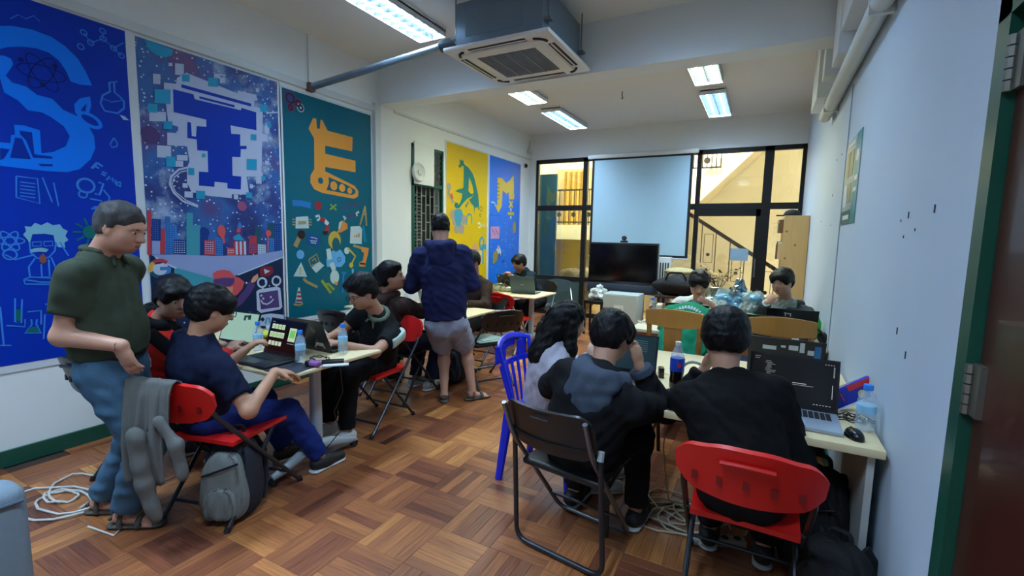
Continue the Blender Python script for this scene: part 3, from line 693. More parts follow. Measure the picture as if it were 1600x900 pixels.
# ---- T : technology
def space_mat():
    m = bpy.data.materials.new('paint_technology_space'); m.use_nodes = True
    nt = m.node_tree; n = nt.nodes; l = nt.links; b = n['Principled BSDF']; b.inputs['Roughness'].default_value = .5
    tc = n.new('ShaderNodeTexCoord')
    n1 = n.new('ShaderNodeTexNoise'); n1.inputs['Scale'].default_value = 2.2; n1.inputs['Detail'].default_value = 5; l.new(tc.outputs['Object'], n1.inputs[0])
    r1 = n.new('ShaderNodeValToRGB'); e = r1.color_ramp.elements
    e[0].position = .3; e[0].color = lin((18, 34, 84))+(1,); e[1].position = .75; e[1].color = lin((150, 66, 88))+(1,)
    for p, c in ((.42, (28, 52, 124)), (.52, (36, 92, 158)), (.6, (74, 62, 122))): q = e.new(p); q.color = lin(c)+(1,)
    l.new(n1.outputs[0], r1.inputs[0])
    n2 = n.new('ShaderNodeTexNoise'); n2.inputs['Scale'].default_value = 1.7; n2.inputs['Detail'].default_value = 8; n2.inputs['Roughness'].default_value = .65
    mp = n.new('ShaderNodeMapping'); mp.inputs['Location'].default_value = (3.1, 5.2, 1.7); l.new(tc.outputs['Object'], mp.inputs[0]); l.new(mp.outputs[0], n2.inputs[0])
    r2 = n.new('ShaderNodeValToRGB'); r2.color_ramp.elements[0].position = .55; r2.color_ramp.elements[1].position = .68; l.new(n2.outputs[0], r2.inputs[0])
    m1 = n.new('ShaderNodeMix'); m1.data_type = 'RGBA'; m1.inputs[7].default_value = lin((168, 184, 206))+(1,); l.new(r2.outputs[0], m1.inputs[0]); l.new(r1.outputs[0], m1.inputs[6])
    vo = n.new('ShaderNodeTexVoronoi'); vo.inputs['Scale'].default_value = 26; l.new(tc.outputs['Object'], vo.inputs[0])
    lt = n.new('ShaderNodeMath'); lt.operation = 'LESS_THAN'; lt.inputs[1].default_value = .2; l.new(vo.outputs['Distance'], lt.inputs[0])
    m2 = n.new('ShaderNodeMix'); m2.data_type = 'RGBA'; m2.inputs[7].default_value = lin((186, 200, 220))+(1,); l.new(lt.outputs[0], m2.inputs[0]); l.new(m1.outputs[2], m2.inputs[6])
    l.new(m2.outputs[2], b.inputs['Base Color'])
    return m
t = mural(1.86, 3.0, .65, 2.93, 'starry space mural with a white pixel letter T above a city skyline', space_mat())
t['short'] = 'technology'; L = Layers()
za = lambda p: zc(205, 50, 5, p)
zb = lambda p: zc(205, 220, 5, p)
zd = lambda p: zc(225, 380, 6.43, p)
W.poly(L['pixel'], za([(255, 395), (350, 405), (355, 360), (430, 318), (830, 480), (832, 458), (975, 490), (985, 535), (960, 535), (960, 580), (1028, 600), (1022, 900), (1015, 1060), (1020, 1185), (975, 1185), (975, 1130), (900, 1130), (915, 1230), (920, 1270), (785, 1268), (785, 1298), (600, 1280), (470, 1250), (435, 1175), (435, 1060), (455, 1010), (435, 890), (365, 890), (365, 740), (290, 715), (270, 560), (255, 440)]), 1)
W.poly(L['blue'], za([(325, 447), (485, 487), (495, 525), (855, 612), (860, 592), (975, 628), (977, 768), (775, 730), (780, 795), (850, 800), (850, 890), (900, 890), (900, 915), (855, 915), (852, 978), (787, 975), (790, 1122), (858, 1130), (855, 1230), (750, 1222), (750, 1180), (650, 1170), (648, 1210), (528, 1200), (528, 1090), (600, 1095), (595, 930), (515, 925), (510, 840), (437, 828), (437, 703), (465, 708), (472, 812), (505, 818), (510, 735), (585, 740), (585, 685), (330, 625)]), 2)
W.poly(L['blue'], za([(390, 408), (935, 560), (935, 583), (390, 435)]), 3)
W.poly(L['blue'], za([(530, 502), (805, 572), (805, 590), (530, 520)]), 3)
sq = lambda u, v_, w, h, lay, key, z=za: W.poly(L[key], z([(u, v_), (u+w, v_+h*.06), (u+w, v_+h), (u, v_+h*.94)]), lay)
for (u, v_, w, h) in [(340, 245, 70, 95), (168, 325, 58, 85), (290, 240, 30, 28), (140, 620, 130, 80), (280, 785, 85, 105), (200, 885, 110, 100), (355, 960, 85, 45), (345, 1005, 60, 50), (645, 325, 50, 40), (690, 355, 42, 45), (712, 332, 22, 16), (972, 440, 24, 30), (1040, 730, 38, 65), (1020, 795, 42, 62), (400, 1180, 40, 38), (415, 1245, 65, 50), (800, 1270, 34, 38), (980, 1095, 45, 55), (1043, 1005, 32, 32), (925, 1190, 26, 32), (985, 980, 35, 65)]: sq(u, v_, w, h, 2, 'pixel')
for (u, v_, w, h) in [(180, 445, 125, 118), (125, 558, 78, 72), (250, 695, 70, 68), (395, 330, 60, 60), (598, 355, 80, 75), (930, 798, 46, 50), (900, 990, 78, 90), (1005, 568, 55, 58), (270, 970, 75, 85), (443, 1060, 48, 58), (505, 1238, 70, 68), (895, 1252, 48, 48), (1065, 712, 26, 38), (550, 950, 28, 30), (1015, 1125, 32, 36)]: sq(u, v_, w, h, 3, 'cyan')
W.poly(L['cyan'], za([(95, 55), (150, 75), (330, 140), (315, 185), (260, 200), (190, 180), (130, 130)]), 2)
W.disc(L['plum'], za([(150, 805)])[0], .085, 2, 16); W.disc(L['pink'], zb([(865, 510)])[0], .055, 2, 16)
W.line(L['pixel'], zb([(450, 207), (370, 225), (310, 280), (300, 340), (330, 405), (400, 470), (520, 515)]), .016, 2)
W.line(L['pixel'], zb([(440, 232), (385, 245), (335, 285), (318, 340), (345, 400), (420, 460), (520, 505)]), .008, 2)
W.line(L['pixel'], za([(1040, 620), (1080, 632), (1142, 628)]), .014, 2)
# skyline
def tower(key, u0, u1, v0, v1, win=None, lay=2):
    W.poly(L[key], zb([(u0, v0), (u1, v0+4), (u1, v1), (u0, v1)]), lay)
    if win:
        r = 0; v_ = v0+14
        while v_ < v1-10:
            u = u0+6
            while u < u1-12:
                W.poly(L[win], zb([(u, v_), (u+10, v_+1), (u+10, v_+7), (u, v_+6)]), lay+1); u += 18
            v_ += 17; r += 1
for a in [('navy', 158, 230, 608, 780, 'sky'), ('haze', 160, 230, 780, 888), ('red', 224, 275, 685, 885), ('sky', 265, 305, 588, 885, 'navy'), ('sky', 305, 355, 655, 885, 'navy'), ('sky', 355, 372, 740, 885), ('navy', 330, 428, 770, 892, 'pale'), ('teal', 430, 480, 560, 895), ('teal', 440, 540, 655, 895), ('navy', 535, 598, 690, 895), ('red', 570, 655, 775, 895, 'pale'), ('sky', 655, 715, 755, 895, 'navy'), ('coral', 748, 818, 838, 895, 'pale'), ('red', 918, 978, 740, 880, 'navy'), ('pine', 965, 1010, 665, 820), ('pale', 988, 1050, 808, 885, 'teal'), ('sky', 1070, 1115, 760, 880, 'navy'), ('pine', 1068, 1120, 640, 760), ('navy', 1115, 1172, 650, 870, 'sky'), ('red', 124, 155, 540, 890)]: tower(*a)
W.disc(L['navy'], zb([(566, 718)])[0], .06, 2, 14); W.disc(L['coral'], zb([(704, 705)])[0], .045, 3, 12, .07); W.line(L['coral'], zb([(712, 730), (725, 800)]), .02, 3); W.disc(L['coral'], zb([(1070, 722)])[0], .04, 3, 8); W.line(L['coral'], zb([(1066, 745), (1062, 880)]), .015, 3)
W.poly(L['plum'], zb([(845, 625), (880, 690), (945, 890), (740, 890), (770, 760), (820, 670)]), 2)
W.poly(L['sky'], zb([(845, 628), (868, 675), (840, 690), (825, 672)]), 3); W.poly(L['coral'], zb([(820, 690), (852, 680), (850, 712), (825, 718)]), 3); W.poly(L['cyan'], zb([(795, 750), (840, 725), (885, 780), (800, 775)]), 3); W.poly(L['navy'], zb([(870, 680), (895, 730), (900, 775), (870, 730)]), 3)
for q in range(6): W.line(L['pale' if q % 2 else 'red'], zb([(805+q*16, 785), (808+q*16, 890)]), .02, 3)
# white arc ground, dark zone below
W.poly(L['night'], zd([(60, 120), (100, 130), (1390, 130), (1400, 850), (80, 850)]), 2)
W.poly(L['haze'], zd([(70, 118), (330, 112), (700, 128), (1100, 120), (1395, 70), (1395, 130), (1150, 235), (940, 318), (800, 360), (690, 365), (560, 340), (400, 290), (230, 210), (110, 140)]), 3)
W.line(L['pale'], zd([(110, 140), (230, 210), (400, 290), (560, 340), (690, 358)]), .012, 4); W.line(L['pale'], zd([(940, 318), (1150, 235), (1390, 140)]), .012, 4)
W.poly(L['pale'], zd([(75, 220), (215, 195), (232, 215), (242, 290), (225, 310), (100, 330), (88, 315)]), 4)
gc = W.yz(zd([(157, 255)]))[0]
for key, a0, a1 in (('red', .7, 2.3), ('gold', 2.3, 3.5), ('pine', 3.5, 5.0), ('sky', 5.0, 6.35)):
    W.ribbon(L[key], [(gc[0]+.065*math.cos(a), gc[1]+.065*math.sin(a)) for a in np.linspace(a0, a1, 8)], .028, 5)
W.ribbon(L['sky'], [(gc[0], gc[1]), (gc[0]+.075, gc[1])], .026, 5)
W.poly(L['teal'], zd([(300, 258), (335, 250), (690, 350), (690, 435), (560, 440), (420, 420), (340, 310), (300, 300)]), 4)
# plain red rounded creature shape
W.poly(L['coral'], zd([(690, 300), (730, 275), (800, 265), (860, 278), (905, 330), (960, 352), (1005, 390), (985, 455), (930, 520), (850, 540), (760, 470), (695, 440)]), 5)
W.poly(L['plum'], zd([(700, 360), (800, 345), (905, 350), (900, 400), (860, 432), (700, 435)]), 6); W.poly(L['peach'], zd([(700, 442), (860, 440), (890, 430), (885, 490), (845, 535), (790, 490)]), 6)
W.poly(L['maroon'], zd([(1160, 255), (1210, 232), (1285, 235), (1300, 290), (1250, 335), (1165, 330)]), 4); W.poly(L['pale'], zd([(1200, 258), (1262, 280), (1210, 308)]), 5)
W.poly(L['peach'], zd([(1070, 380), (1095, 335), (1140, 305), (1145, 350), (1110, 390), (1075, 398)]), 4)
W.line(L['plum'], zd([(1085, 400), (1040, 480), (960, 580), (900, 620)]), .07, 4)
# robot with a screen face
W.poly(L['pale'], zd([(1125, 485), (1150, 465), (1330, 435), (1365, 450), (1385, 640), (1360, 665), (1170, 700), (1130, 670)]), 5)
W.poly(L['plum'], zd([(1148, 500), (1340, 470), (1355, 640), (1170, 665)]), 6)
for p in ((1182, 395), (1325, 378)): W.ring(L['pale'], zd([p])[0], .055, .018, 6, 16); W.disc(L['night'], zd([p])[0], .03, 6, 12)
W.line(L['pale'], zd([(1185, 430), (1190, 465)]), .02, 5); W.line(L['pale'], zd([(1325, 410), (1325, 440)]), .02, 5)
W.line(L['pale'], zd([(1165, 570), (1190, 605), (1230, 612), (1270, 590), (1295, 560)]), .014, 7)
for p in ((1172, 525), (1192, 555), (1268, 540)): W.disc(L['pale'], zd([p])[0], .014, 7, 8)
W.poly(L['pale'], zd([(1145, 725), (1270, 705), (1400, 720), (1400, 830), (1140, 830)]), 5); W.line(L['night'], zd([(1185, 745), (1187, 785)]), .02, 6); W.line(L['night'], zd([(1165, 765), (1205, 763)]), .02, 6)
W.line(L['cyan'], zd([(1215, 810), (1230, 750), (1250, 750), (1262, 800)]), .014, 6); W.line(L['pale'], zd([(1060, 690), (1040, 780), (1090, 805), (1130, 800)]), .02, 5)
rs = random.Random(3)
for q in range(60):
    u, v_ = rs.uniform(100, 1390), rs.uniform(200, 800)
    if v_ > 150+.0004*(u-740)**2*-1+230: W.disc(L['pale'], zd([(u, v_)])[0], rs.uniform(.006, .014), 3.5, 6)
paint(t, L, dict(pixel=(178, 186, 208), blue=(0, 48, 160), cyan=(36, 150, 186), plum=(82, 60, 110), pink=(150, 80, 110), navy=(26, 56, 126), sky=(58, 120, 186), haze=(140, 154, 196), red=(178, 62, 74), teal=(64, 144, 160), coral=(206, 82, 84), pine=(32, 82, 96), pale=(184, 196, 214), night=(24, 40, 70), gold=(212, 164, 60), peach=(214, 146, 116), maroon=(130, 36, 46)))

# ---- E : engineering
t = mural(3.05, 4.2, .65, 2.90, 'teal mural with an orange letter E shaped as a wrench and tank track', flat('paint_engineering_teal', (0, 92, 108)))
t['short'] = 'engineering'; L = Layers()
ze = lambda p: zc(440, 130, 4.74, p); zf = lambda p: zc(440, 300, 4.74, p)
W.poly(L['orange'], ze([(198, 335), (232, 258), (256, 262), (262, 335), (282, 338), (288, 270), (302, 275), (340, 352), (525, 400), (522, 505), (322, 462), (322, 522), (547, 575), (547, 660), (322, 620), (322, 652), (540, 760), (568, 800), (565, 840), (535, 856), (300, 812), (240, 785), (212, 735), (215, 680), (242, 635), (240, 410)]), 1)
W.poly(L['ground'], ze([(346, 695), (480, 752), (545, 790), (545, 815), (520, 828), (332, 790), (350, 740)]), 2)
for p, r in (((385, 760), .062), ((447, 776), .055), ((503, 797), .045)): W.disc(L['orange'], ze([p])[0], r, 3, 18)
W.disc(L['ground'], ze([(288, 722)])[0], .042, 2, 16)
for p, r, kk in (((62, 112), .1, 'violet'), ((65, 180), .05, 'red'), ((120, 150), .06, 'red'), ((140, 182), .055, 'pale')):
    W.disc(L[kk], ze([p])[0], r, 1, 14); W.ring(L['rim'], ze([p])[0], r*.55, .02, 2, 14)
W.line(L['sky'], zf([(80, 80), (150, 85), (215, 100)]), .06, 1); W.disc(L['red'], zf([(270, 100)])[0], .06, 1, 12); W.line(L['lime'], zf([(360, 90), (405, 135)]), .02, 1); W.line(L['lime'], zf([(405, 92), (358, 130)]), .02, 1)
W.line(L['violet'], zf([(440, 105), (592, 78)]), .012, 1); W.line(L['violet'], zf([(440, 125), (592, 98)]), .01, 1)
W.line(L['tan'], zf([(618, 105), (580, 245)]), .025, 1); W.line(L['tan'], zf([(618, 105), (628, 250)]), .025, 1); W.line(L['tan'], zf([(600, 165), (630, 165)]), .02, 1)
W.poly(L['pale'], zf([(105, 185), (195, 180), (202, 268), (102, 270)]), 1); W.poly(L['tan'], zf([(122, 215), (180, 213), (180, 238), (122, 240)]), 2)
for q in range(3): W.line(L['tan'], zf([(78, 200+q*20), (104, 205+q*20)]), .012, 1); W.line(L['tan'], zf([(198, 200+q*20), (222, 205+q*20)]), .012, 1)
W.line(L['pale'], zf([(250, 182), (275, 175), (285, 198), (262, 210)]), .025, 1); W.line(L['red'], zf([(285, 195), (320, 215)]), .045, 2); W.line(L['pale'], zf([(310, 205), (345, 240)]), .045, 1); W.line(L['red'], zf([(345, 250), (330, 295)]), .05, 1); W.poly(L['dark'], zf([(300, 290), (342, 290), (338, 315), (310, 315)]), 2)
W.line(L['pale'], zf([(455, 180), (475, 195), (462, 205)]), .025, 1); W.line(L['violet'], zf([(478, 185), (548, 165)]), .03, 1); W.line(L['pale'], zf([(572, 145), (552, 160), (560, 178)]), .025, 1)
W.poly(L['orange2'], zf([(420, 280), (425, 225), (455, 212), (485, 235), (490, 270), (440, 300), (408, 300)]), 1); W.poly(L['pale'], zf([(418, 275), (425, 225), (450, 210), (440, 240), (430, 275)]), 2)
W.poly(L['pale'], zf([(510, 255), (580, 252), (595, 275), (592, 385), (505, 380)]), 1); 
for q, hgt in enumerate((12, 20, 30)): W.poly(L['orange2'], zf([(533+q*17, 335), (545+q*17, 335), (545+q*17, 335-hgt), (533+q*17, 335-hgt)]), 2)
W.line(L['sky2'], zf([(602, 250), (620, 370)]), .04, 1)
W.line(L['tan'], zf([(100, 405), (125, 350), (140, 320)]), .05, 1); W.disc(L['dark'], zf([(145, 315)])[0], .06, 2, 12)
W.poly(L['blueprint'], zf([(190, 310), (285, 325), (278, 395), (185, 388)]), 1); W.line(L['pale'], zf([(215, 335), (260, 345), (258, 365), (210, 360)]), .01, 2); W.line(L['pale'], zf([(215, 375), (255, 380)]), .01, 2)
W.disc(L['gold'], zf([(392, 358)])[0], .11, 1, 16, .13); W.disc(L['ground'], zf([(402, 390)])[0], .07, 2, 14, .1)
W.poly(L['sky3'], zf([(330, 500), (365, 440), (400, 425), (440, 430), (470, 480), (470, 520), (440, 555), (335, 555)]), 1); W.line(L['pale'], zf([(345, 420), (355, 500)]), .06, 2); W.line(L['pale'], zf([(368, 525), (388, 580)]), .06, 2); W.ring(L['sky'], zf([(425, 500)])[0], .03, .012, 2, 10)
W.disc(L['pale'], zf([(482, 435)])[0], .05, 1, 12); W.line(L['gold'], zf([(490, 415), (545, 475), (515, 540)]), .025, 1); W.disc(L['gold'], zf([(515, 542)])[0], .04, 1, 10)
W.line(L['tan'], zf([(530, 395), (590, 415)]), .03, 1); W.poly(L['orange2'], zf([(590, 405), (645, 415), (640, 455), (625, 510), (618, 555), (575, 550), (575, 520), (600, 510), (610, 450), (590, 440)]), 1); W.poly(L['dark'], zf([(578, 522), (620, 528), (618, 540), (578, 535)]), 2)
W.disc(L['sky3'], zf([(138, 463)])[0], .06, 1, 14)
W.line(L['tan'], zf([(200, 500), (260, 460), (280, 520), (215, 550), (200, 500)]), .015, 1); W.poly(L['pale'], zf([(220, 560), (280, 515), (315, 545), (255, 600)]), 1); W.line(L['tan'], zf([(225, 510), (250, 490), (255, 515)]), .015, 1)
W.poly(L['pale'], zf([(143, 520), (188, 628), (86, 625)]), 1); W.line(L['gold'], zf([(140, 555), (138, 590)]), .016, 2); W.disc(L['gold'], zf([(137, 604)])[0], .012, 2, 8)
W.line(L['tan'], zf([(160, 640), (185, 665), (265, 705)]), .03, 1); W.line(L['lime'], zf([(295, 655), (330, 700), (365, 750)]), .035, 1); W.line(L['lime'], zf([(310, 690), (345, 680), (388, 725)]), .03, 1)
W.disc(L['pale'], zf([(392, 630)])[0], .08, 1, 14, .1); W.poly(L['orange2'], zf([(385, 665), (415, 668), (412, 690), (400, 690)]), 1)
W.line(L['sky'], zf([(460, 590), (455, 660), (450, 750)]), .022, 1); W.line(L['sky'], zf([(445, 590), (460, 615), (478, 592)]), .02, 1); W.line(L['sky3'], zf([(525, 570), (528, 610)]), .03, 1)
W.poly(L['pale'], zf([(122, 708), (135, 708), (152, 820), (100, 820)]), 1)
for q in range(3): W.poly(L['red'], zf([(118-q*5, 735+q*30), (140+q*4, 735+q*30), (142+q*4, 750+q*30), (115-q*5, 750+q*30)]), 2)
W.line(L['tan'], zf([(88, 832), (130, 838), (158, 825)]), .02, 1)
paint(t, L, dict(orange=(214, 142, 56), ground=(22, 88, 100), violet=(74, 66, 110), red=(150, 44, 52), pale=(176, 196, 194), rim=(40, 44, 70), sky=(36, 112, 178), sky2=(10, 118, 150), sky3=(96, 160, 204), lime=(130, 150, 58), tan=(158, 136, 88), dark=(46, 30, 36), orange2=(206, 130, 60), blueprint=(26, 72, 140), gold=(188, 160, 62)))

# ---- A : arts
t = mural(5.70, 6.86, .62, 2.88, 'yellow mural with a teal letter A dripping paint and art doodles', flat('paint_arts_yellow', (214, 178, 4)))
t['short'] = 'arts'; L = Layers()
zg = lambda p: zc(690, 215, 6.923, p); zh = lambda p: zc(690, 325, 6.923, p)
W.poly(L['teal'], zg([(192, 225), (205, 250), (215, 232), (225, 258), (235, 235), (240, 285), (290, 325), (330, 380), (355, 440), (375, 530), (395, 620), (405, 740), (395, 790), (388, 750), (360, 760), (355, 830), (350, 745), (325, 720), (285, 655), (250, 690), (215, 730), (190, 765), (155, 765), (135, 735), (145, 700), (175, 705), (180, 730), (205, 690), (220, 650), (222, 605), (145, 580), (180, 560), (235, 545), (238, 420), (240, 310), (215, 300), (200, 330), (185, 315), (182, 290), (200, 300)]), 1)
W.poly(L['yellow'], zg([(296, 430), (330, 510), (345, 590), (335, 610), (310, 605), (288, 575), (292, 500)]), 2)
W.poly(L['yellow'], zg([(282, 655), (300, 650), (345, 625), (352, 610), (335, 640), (300, 668)]), 2)
W.line(L['teal'], zg([(268, 740), (285, 690), (288, 720)]), .02, 2); W.disc(L['teal'], zg([(265, 738)])[0], .03, 2, 10)
W.line(L['lilac'], zg([(85, 520), (75, 600), (130, 710)]), .06, 1); W.line(L['red'], zg([(100, 610), (115, 660)]), .06, 2); W.disc(L['lilac'], zg([(80, 530)])[0], .07, 1, 10)
W.poly(L['aqua'], zg([(135, 790), (165, 770), (215, 775), (230, 830), (215, 900), (200, 960), (160, 960), (140, 880)]), 1)
for p in ((125, 830), (145, 900), (215, 990), (240, 890), (165, 985)): W.disc(L['lilac'], zg([p])[0], .1, .8, 12)
W.line(L['aqua'], zg([(270, 940), (278, 840), (300, 825), (322, 840), (328, 930)]), .03, 1); W.ring(L['olive'], zg([(425, 770)])[0], .05, .015, 1, 10); W.ring(L['olive'], zg([(417, 840)])[0], .03, .015, 1, 10)
W.line(L['pale'], zh([(385, 170), (410, 160), (425, 200), (395, 212)]), .03, 1); W.line(L['pale'], zh([(430, 205), (445, 170), (462, 210), (478, 170)]), .025, 1)
W.poly(L['pale'], zh([(375, 465), (440, 460), (440, 600), (385, 605)]), 1); W.disc(L['red'], zh([(412, 535)])[0], .06, 2, 10); W.disc(L['peach'], zh([(360, 460)])[0], .14, .8, 12)
W.ring(L['aqua'], zh([(433, 385)])[0], .08, .035, 2, 14, .13); W.line(L['aqua'], zh([(430, 420), (480, 418)]), .08, 2); W.line(L['aqua'], zh([(445, 440), (445, 600)]), .04, 2)
paint(t, L, dict(teal=(10, 116, 110), yellow=(222, 190, 30), lilac=(164, 148, 132), red=(190, 90, 50), aqua=(66, 150, 172), olive=(130, 120, 40), pale=(206, 200, 150), peach=(206, 150, 110)))

# ---- M : maths
t = mural(6.93, 8.06, .62, 2.88, 'bright blue mural with a yellow letter M made of a ruler', flat('paint_maths_blue', (0, 108, 214)))
t['short'] = 'maths'; L = Layers()
W.poly(L['gold'], zg([(603, 432), (655, 438), (695, 490), (730, 470), (780, 405), (782, 600), (788, 630), (780, 668), (730, 668), (722, 590), (700, 612), (660, 570), (650, 745), (612, 815), (580, 740), (600, 725), (602, 560)]), 1)
for q in range(5): W.line(L['dark'], zg([(600, 500+q*40), (624, 503+q*40)]), .014, 2)
W.poly(L['gold'], zg([(725, 690), (745, 680), (752, 705), (768, 680), (775, 700), (760, 720), (775, 752), (762, 768), (750, 740), (735, 765), (722, 750), (742, 720)]), 1)
W.poly(L['gold'], zg([(715, 805), (782, 805), (782, 840), (715, 835)]), 1); W.disc(L['pale'], zg([(748, 780)])[0], .04, 1, 10); W.disc(L['pale'], zg([(748, 862)])[0], .04, 1, 10)
W.line(L['pale'], zg([(535, 698), (570, 702), (585, 745)]), .03, 1)
W.line(L['dark'], zh([(525, 75), (632, 80), (630, 205), (530, 200), (525, 75)]), .01, 1); W.poly(L['pink'], zh([(528, 200), (628, 200), (622, 330), (530, 332)]), 1)
for q in range(4): W.line(L['plum'], zh([(545+q*18, 225+q % 2*30), (558+q*18, 260+q % 2*30)]), .016, 2)
W.disc(L['olive'], zh([(785, 210)])[0], .09, 1, 14, .14)
W.poly(L['olive'], zh([(548, 590), (560, 480), (610, 440), (612, 520), (600, 570), (560, 605)]), 1); W.poly(L['pale'], zh([(590, 445), (625, 415), (645, 470), (635, 520), (610, 500)]), 2); W.disc(L['plum'], zh([(622, 510)])[0], .05, 3, 8); W.disc(L['pink'], zh([(612, 425)])[0], .05, 3, 8)
rs = random.Random(9)
for q in range(46):
    u, v_ = rs.uniform(520, 835), rs.uniform(60, 800); a, b = rs.uniform(-30, 30), rs.uniform(-24, 24)
    W.line(L['light'], zh([(u, v_), (u+a, v_+b)]), .01, 1)
for p in ((700, 270), (690, 345), (735, 410), (770, 415), (670, 470), (690, 610)): W.line(L['light'], zh([(p[0]-8, p[1]-14), (p[0]+8, p[1]-6), (p[0]-6, p[1]+16), (p[0]+12, p[1]+16)]), .02, 1)
W.line(L['navy'], zh([(650, 585), (680, 565)]), .04, 1); W.line(L['navy'], zh([(765, 420), (768, 460)]), .03, 1)
paint(t, L, dict(gold=(206, 174, 66), dark=(20, 60, 110), pale=(176, 196, 206), pink=(196, 140, 176), plum=(90, 66, 120), olive=(144, 132, 70), light=(70, 150, 220), navy=(14, 70, 160)))
# ledge under the arts mural
ld_ = thing('wall_ledge', 'low grey-green ledge along the wall under the yellow mural', 'ledge', (XL, 6.2, 0))
MB().bx(XL, XL+.16, 5.66, 6.9, 0, .52).bx(XL, XL+.2, 5.64, 6.92, .52, .56).build('ledge', mat('ledge_paint', (72, 92, 84), .5), ld_, world=True)

# poster on the right wall
po = thing('poster', 'tilted-looking teal and white poster on the right wall', 'poster', (XR, 3.88, 1.66))
yA, yB_ = 3.59, 4.185
MB().bx(XR-.004, XR-.001, yA, yB_, 1.66, 2.235).build('sheet', mat('poster_paper', (150, 170, 168), .35, var=.25, scale=9), po, world=True)
pq = {'teal': MB(), 'green': MB(), 'photo': MB(), 'white': MB()}
pq['teal'].bx(XR-.0052, XR-.004, yA, yA+.18, 1.66, 2.235); pq['green'].bx(XR-.0052, XR-.004, yA+.18, yB_, 1.66, 1.75)
for (a, b, c, d, kk) in [(.24, .36, 1.98, 2.15, 'photo'), (.40, .52, 1.98, 2.15, 'photo'), (.24, .36, 1.80, 1.93, 'photo'), (.40, .54, 1.78, 1.93, 'white'), (.05, .14, 2.05, 2.12, 'white'), (.04, .15, 1.93, 1.96, 'white'), (.04, .15, 1.86, 1.885, 'white'), (.24, .5, 1.69, 1.72, 'white'), (.22, .5, 2.18, 2.21, 'white')]: pq[kk].bx(XR-.0062, XR-.0052, yA+a, yA+b, c, d)
for kk, c in dict(teal=(14, 136, 142), green=(34, 92, 82), photo=(120, 132, 92), white=(206, 216, 216)).items(): pq[kk].build('print_'+kk, flat('poster_'+kk, c, .35), po, world=True)
# ================================================================== FURNITURE
red_p = mat('red_plastic', (206, 26, 22), .38, var=.1, scale=5)
blk_p = mat('black_plastic', (20, 21, 23), .35, var=.15, scale=5)
teal_p = mat('dark_teal_plastic', (40, 56, 60), .35, var=.1)
beech = mat('pale_laminate', (226, 206, 160), .45, var=.06, scale=3, stretch=(1, 6, 1))
edge_m = mat('laminate_edge', (206, 182, 132), .5, var=.06)
alu = mat('pale_grey_coated_metal', (168, 180, 184), .4, .2, var=.05)
rub = mat('black_rubber', (16, 16, 17), .7, var=.1)
steel_l = mat('light_steel', (176, 180, 184), .3, .8, var=.06)

def backrest_sheet(w, zc_, h, y0, lean, curve, hump, thick, nu=26, nv=8, low=.035):
    """curved plastic back panel with rounded corners; local chair space, sitter faces +y"""
    def f(a, b):
        s = 2*a-1
        e = max(0, abs(s)-.72)/.28
        top = zc_+h/2+hump*(math.exp(-(s/.55)**4))-e*e*.05
        bot = zc_-h/2+low*(s*s)*1.0+e*e*.05
        z = bot+(top-bot)*b
        return (s*w/2*(1-.03*(1-b)), y0+curve*s*s+lean*(z-zc_), z)
    return MB().grid(f, nu, nv, thick)
def folding_chair(plastic, tube_m, label, loc, rz, group, slots=True, pad=None):
    t = thing('folding_chair', label, 'chair', loc, rz, group)
    b = backrest_sheet(.47, .705, .20, -.345, -.28, .05, .022, .022).build('backrest', plastic, t, True)
    hd = MB().bent([(-.085, -.396, .768), (0, -.400, .772), (.085, -.396, .768)], .009, .03, 6)
    hd.build('handle_lip', plastic, b, True)
    nm = mat(plastic.name+'_notch', tuple(int(255*c) for c in ((.45, .05, .05) if plastic is red_p else (.03, .03, .035))), .5)
    for k in range(5):
        s = (k-2)*.085; y = -.345+.05*(s/.225)**2+.009
        MB().box((s, y-.0265-.28*0, .69-.006*abs(k-2)), (.018, .014, .032)).build('notch', nm, b)
    MB().grid(lambda a, c: ((2*a-1)*.205*(1-.10*max(0, 1-c*1.0)*0-.06*(1-c)), -.17+.39*c, .445-.012*(1-(2*a-1)**2)*math.sin(c*math.pi)+.006*(1-abs(2*a-1))), 12, 8, -.02).build('seat', plastic, t, True)
    for s in (-1, 1):
        MB().bent([(s*.206, -.311, .685), (s*.212, -.285, .63), (s*.225, .29, .012)], .0115, .05, 8).build('front_leg', tube_m, t, True)
        MB().tube([(s*.195, .12, .425), (s*.2, -.235, .012)], .0115, 8).build('rear_leg', tube_m, t, True)
        MB().tube([(s*.225, .288, .025), (s*.225, .30, 0.0)], .016, 8).build('foot_cap', rub, t, True)
        MB().tube([(s*.2, -.232, .025), (s*.2, -.242, 0.0)], .016, 8).build('foot_cap', rub, t, True)
    MB().tube([(-.225, .23, .09), (.225, .23, .09)], .009, 8).build('front_stretcher', tube_m, t, True)
    MB().tube([(-.2, -.17, .085), (.2, -.17, .085)], .009, 8).build('rear_stretcher', tube_m, t, True)
    MB().tube([(-.215, -.10, .42), (.215, -.10, .42)], .009, 8).build('seat_bar', tube_m, t, True)
    if pad is not None: MB().rbox((0, .02, .462), (.36, .34, .02), .009).build('seat_pad', pad, t, True)
    return t
G_R, G_B = 'red plastic folding chairs', 'black folding chairs'
folding_chair(red_p, dark_steel, 'red folding chair in the right foreground, under the sitter in plain black', (.005, 2.10, 0), 0, G_R)
folding_chair(red_p, dark_steel, 'red folding chair at left with a grey jacket hung over its back', (-2.56, 1.47, 0), .28, G_R)
folding_chair(red_p, dark_steel, 'red folding chair under the sitter in the black polo shirt', (-2.72, 2.76, 0), math.pi+.05, G_R)
folding_chair(red_p, steel_l, 'empty red folding chair at the far table near the blue mural', (-2.90, 5.42, 0), -.05, G_R)
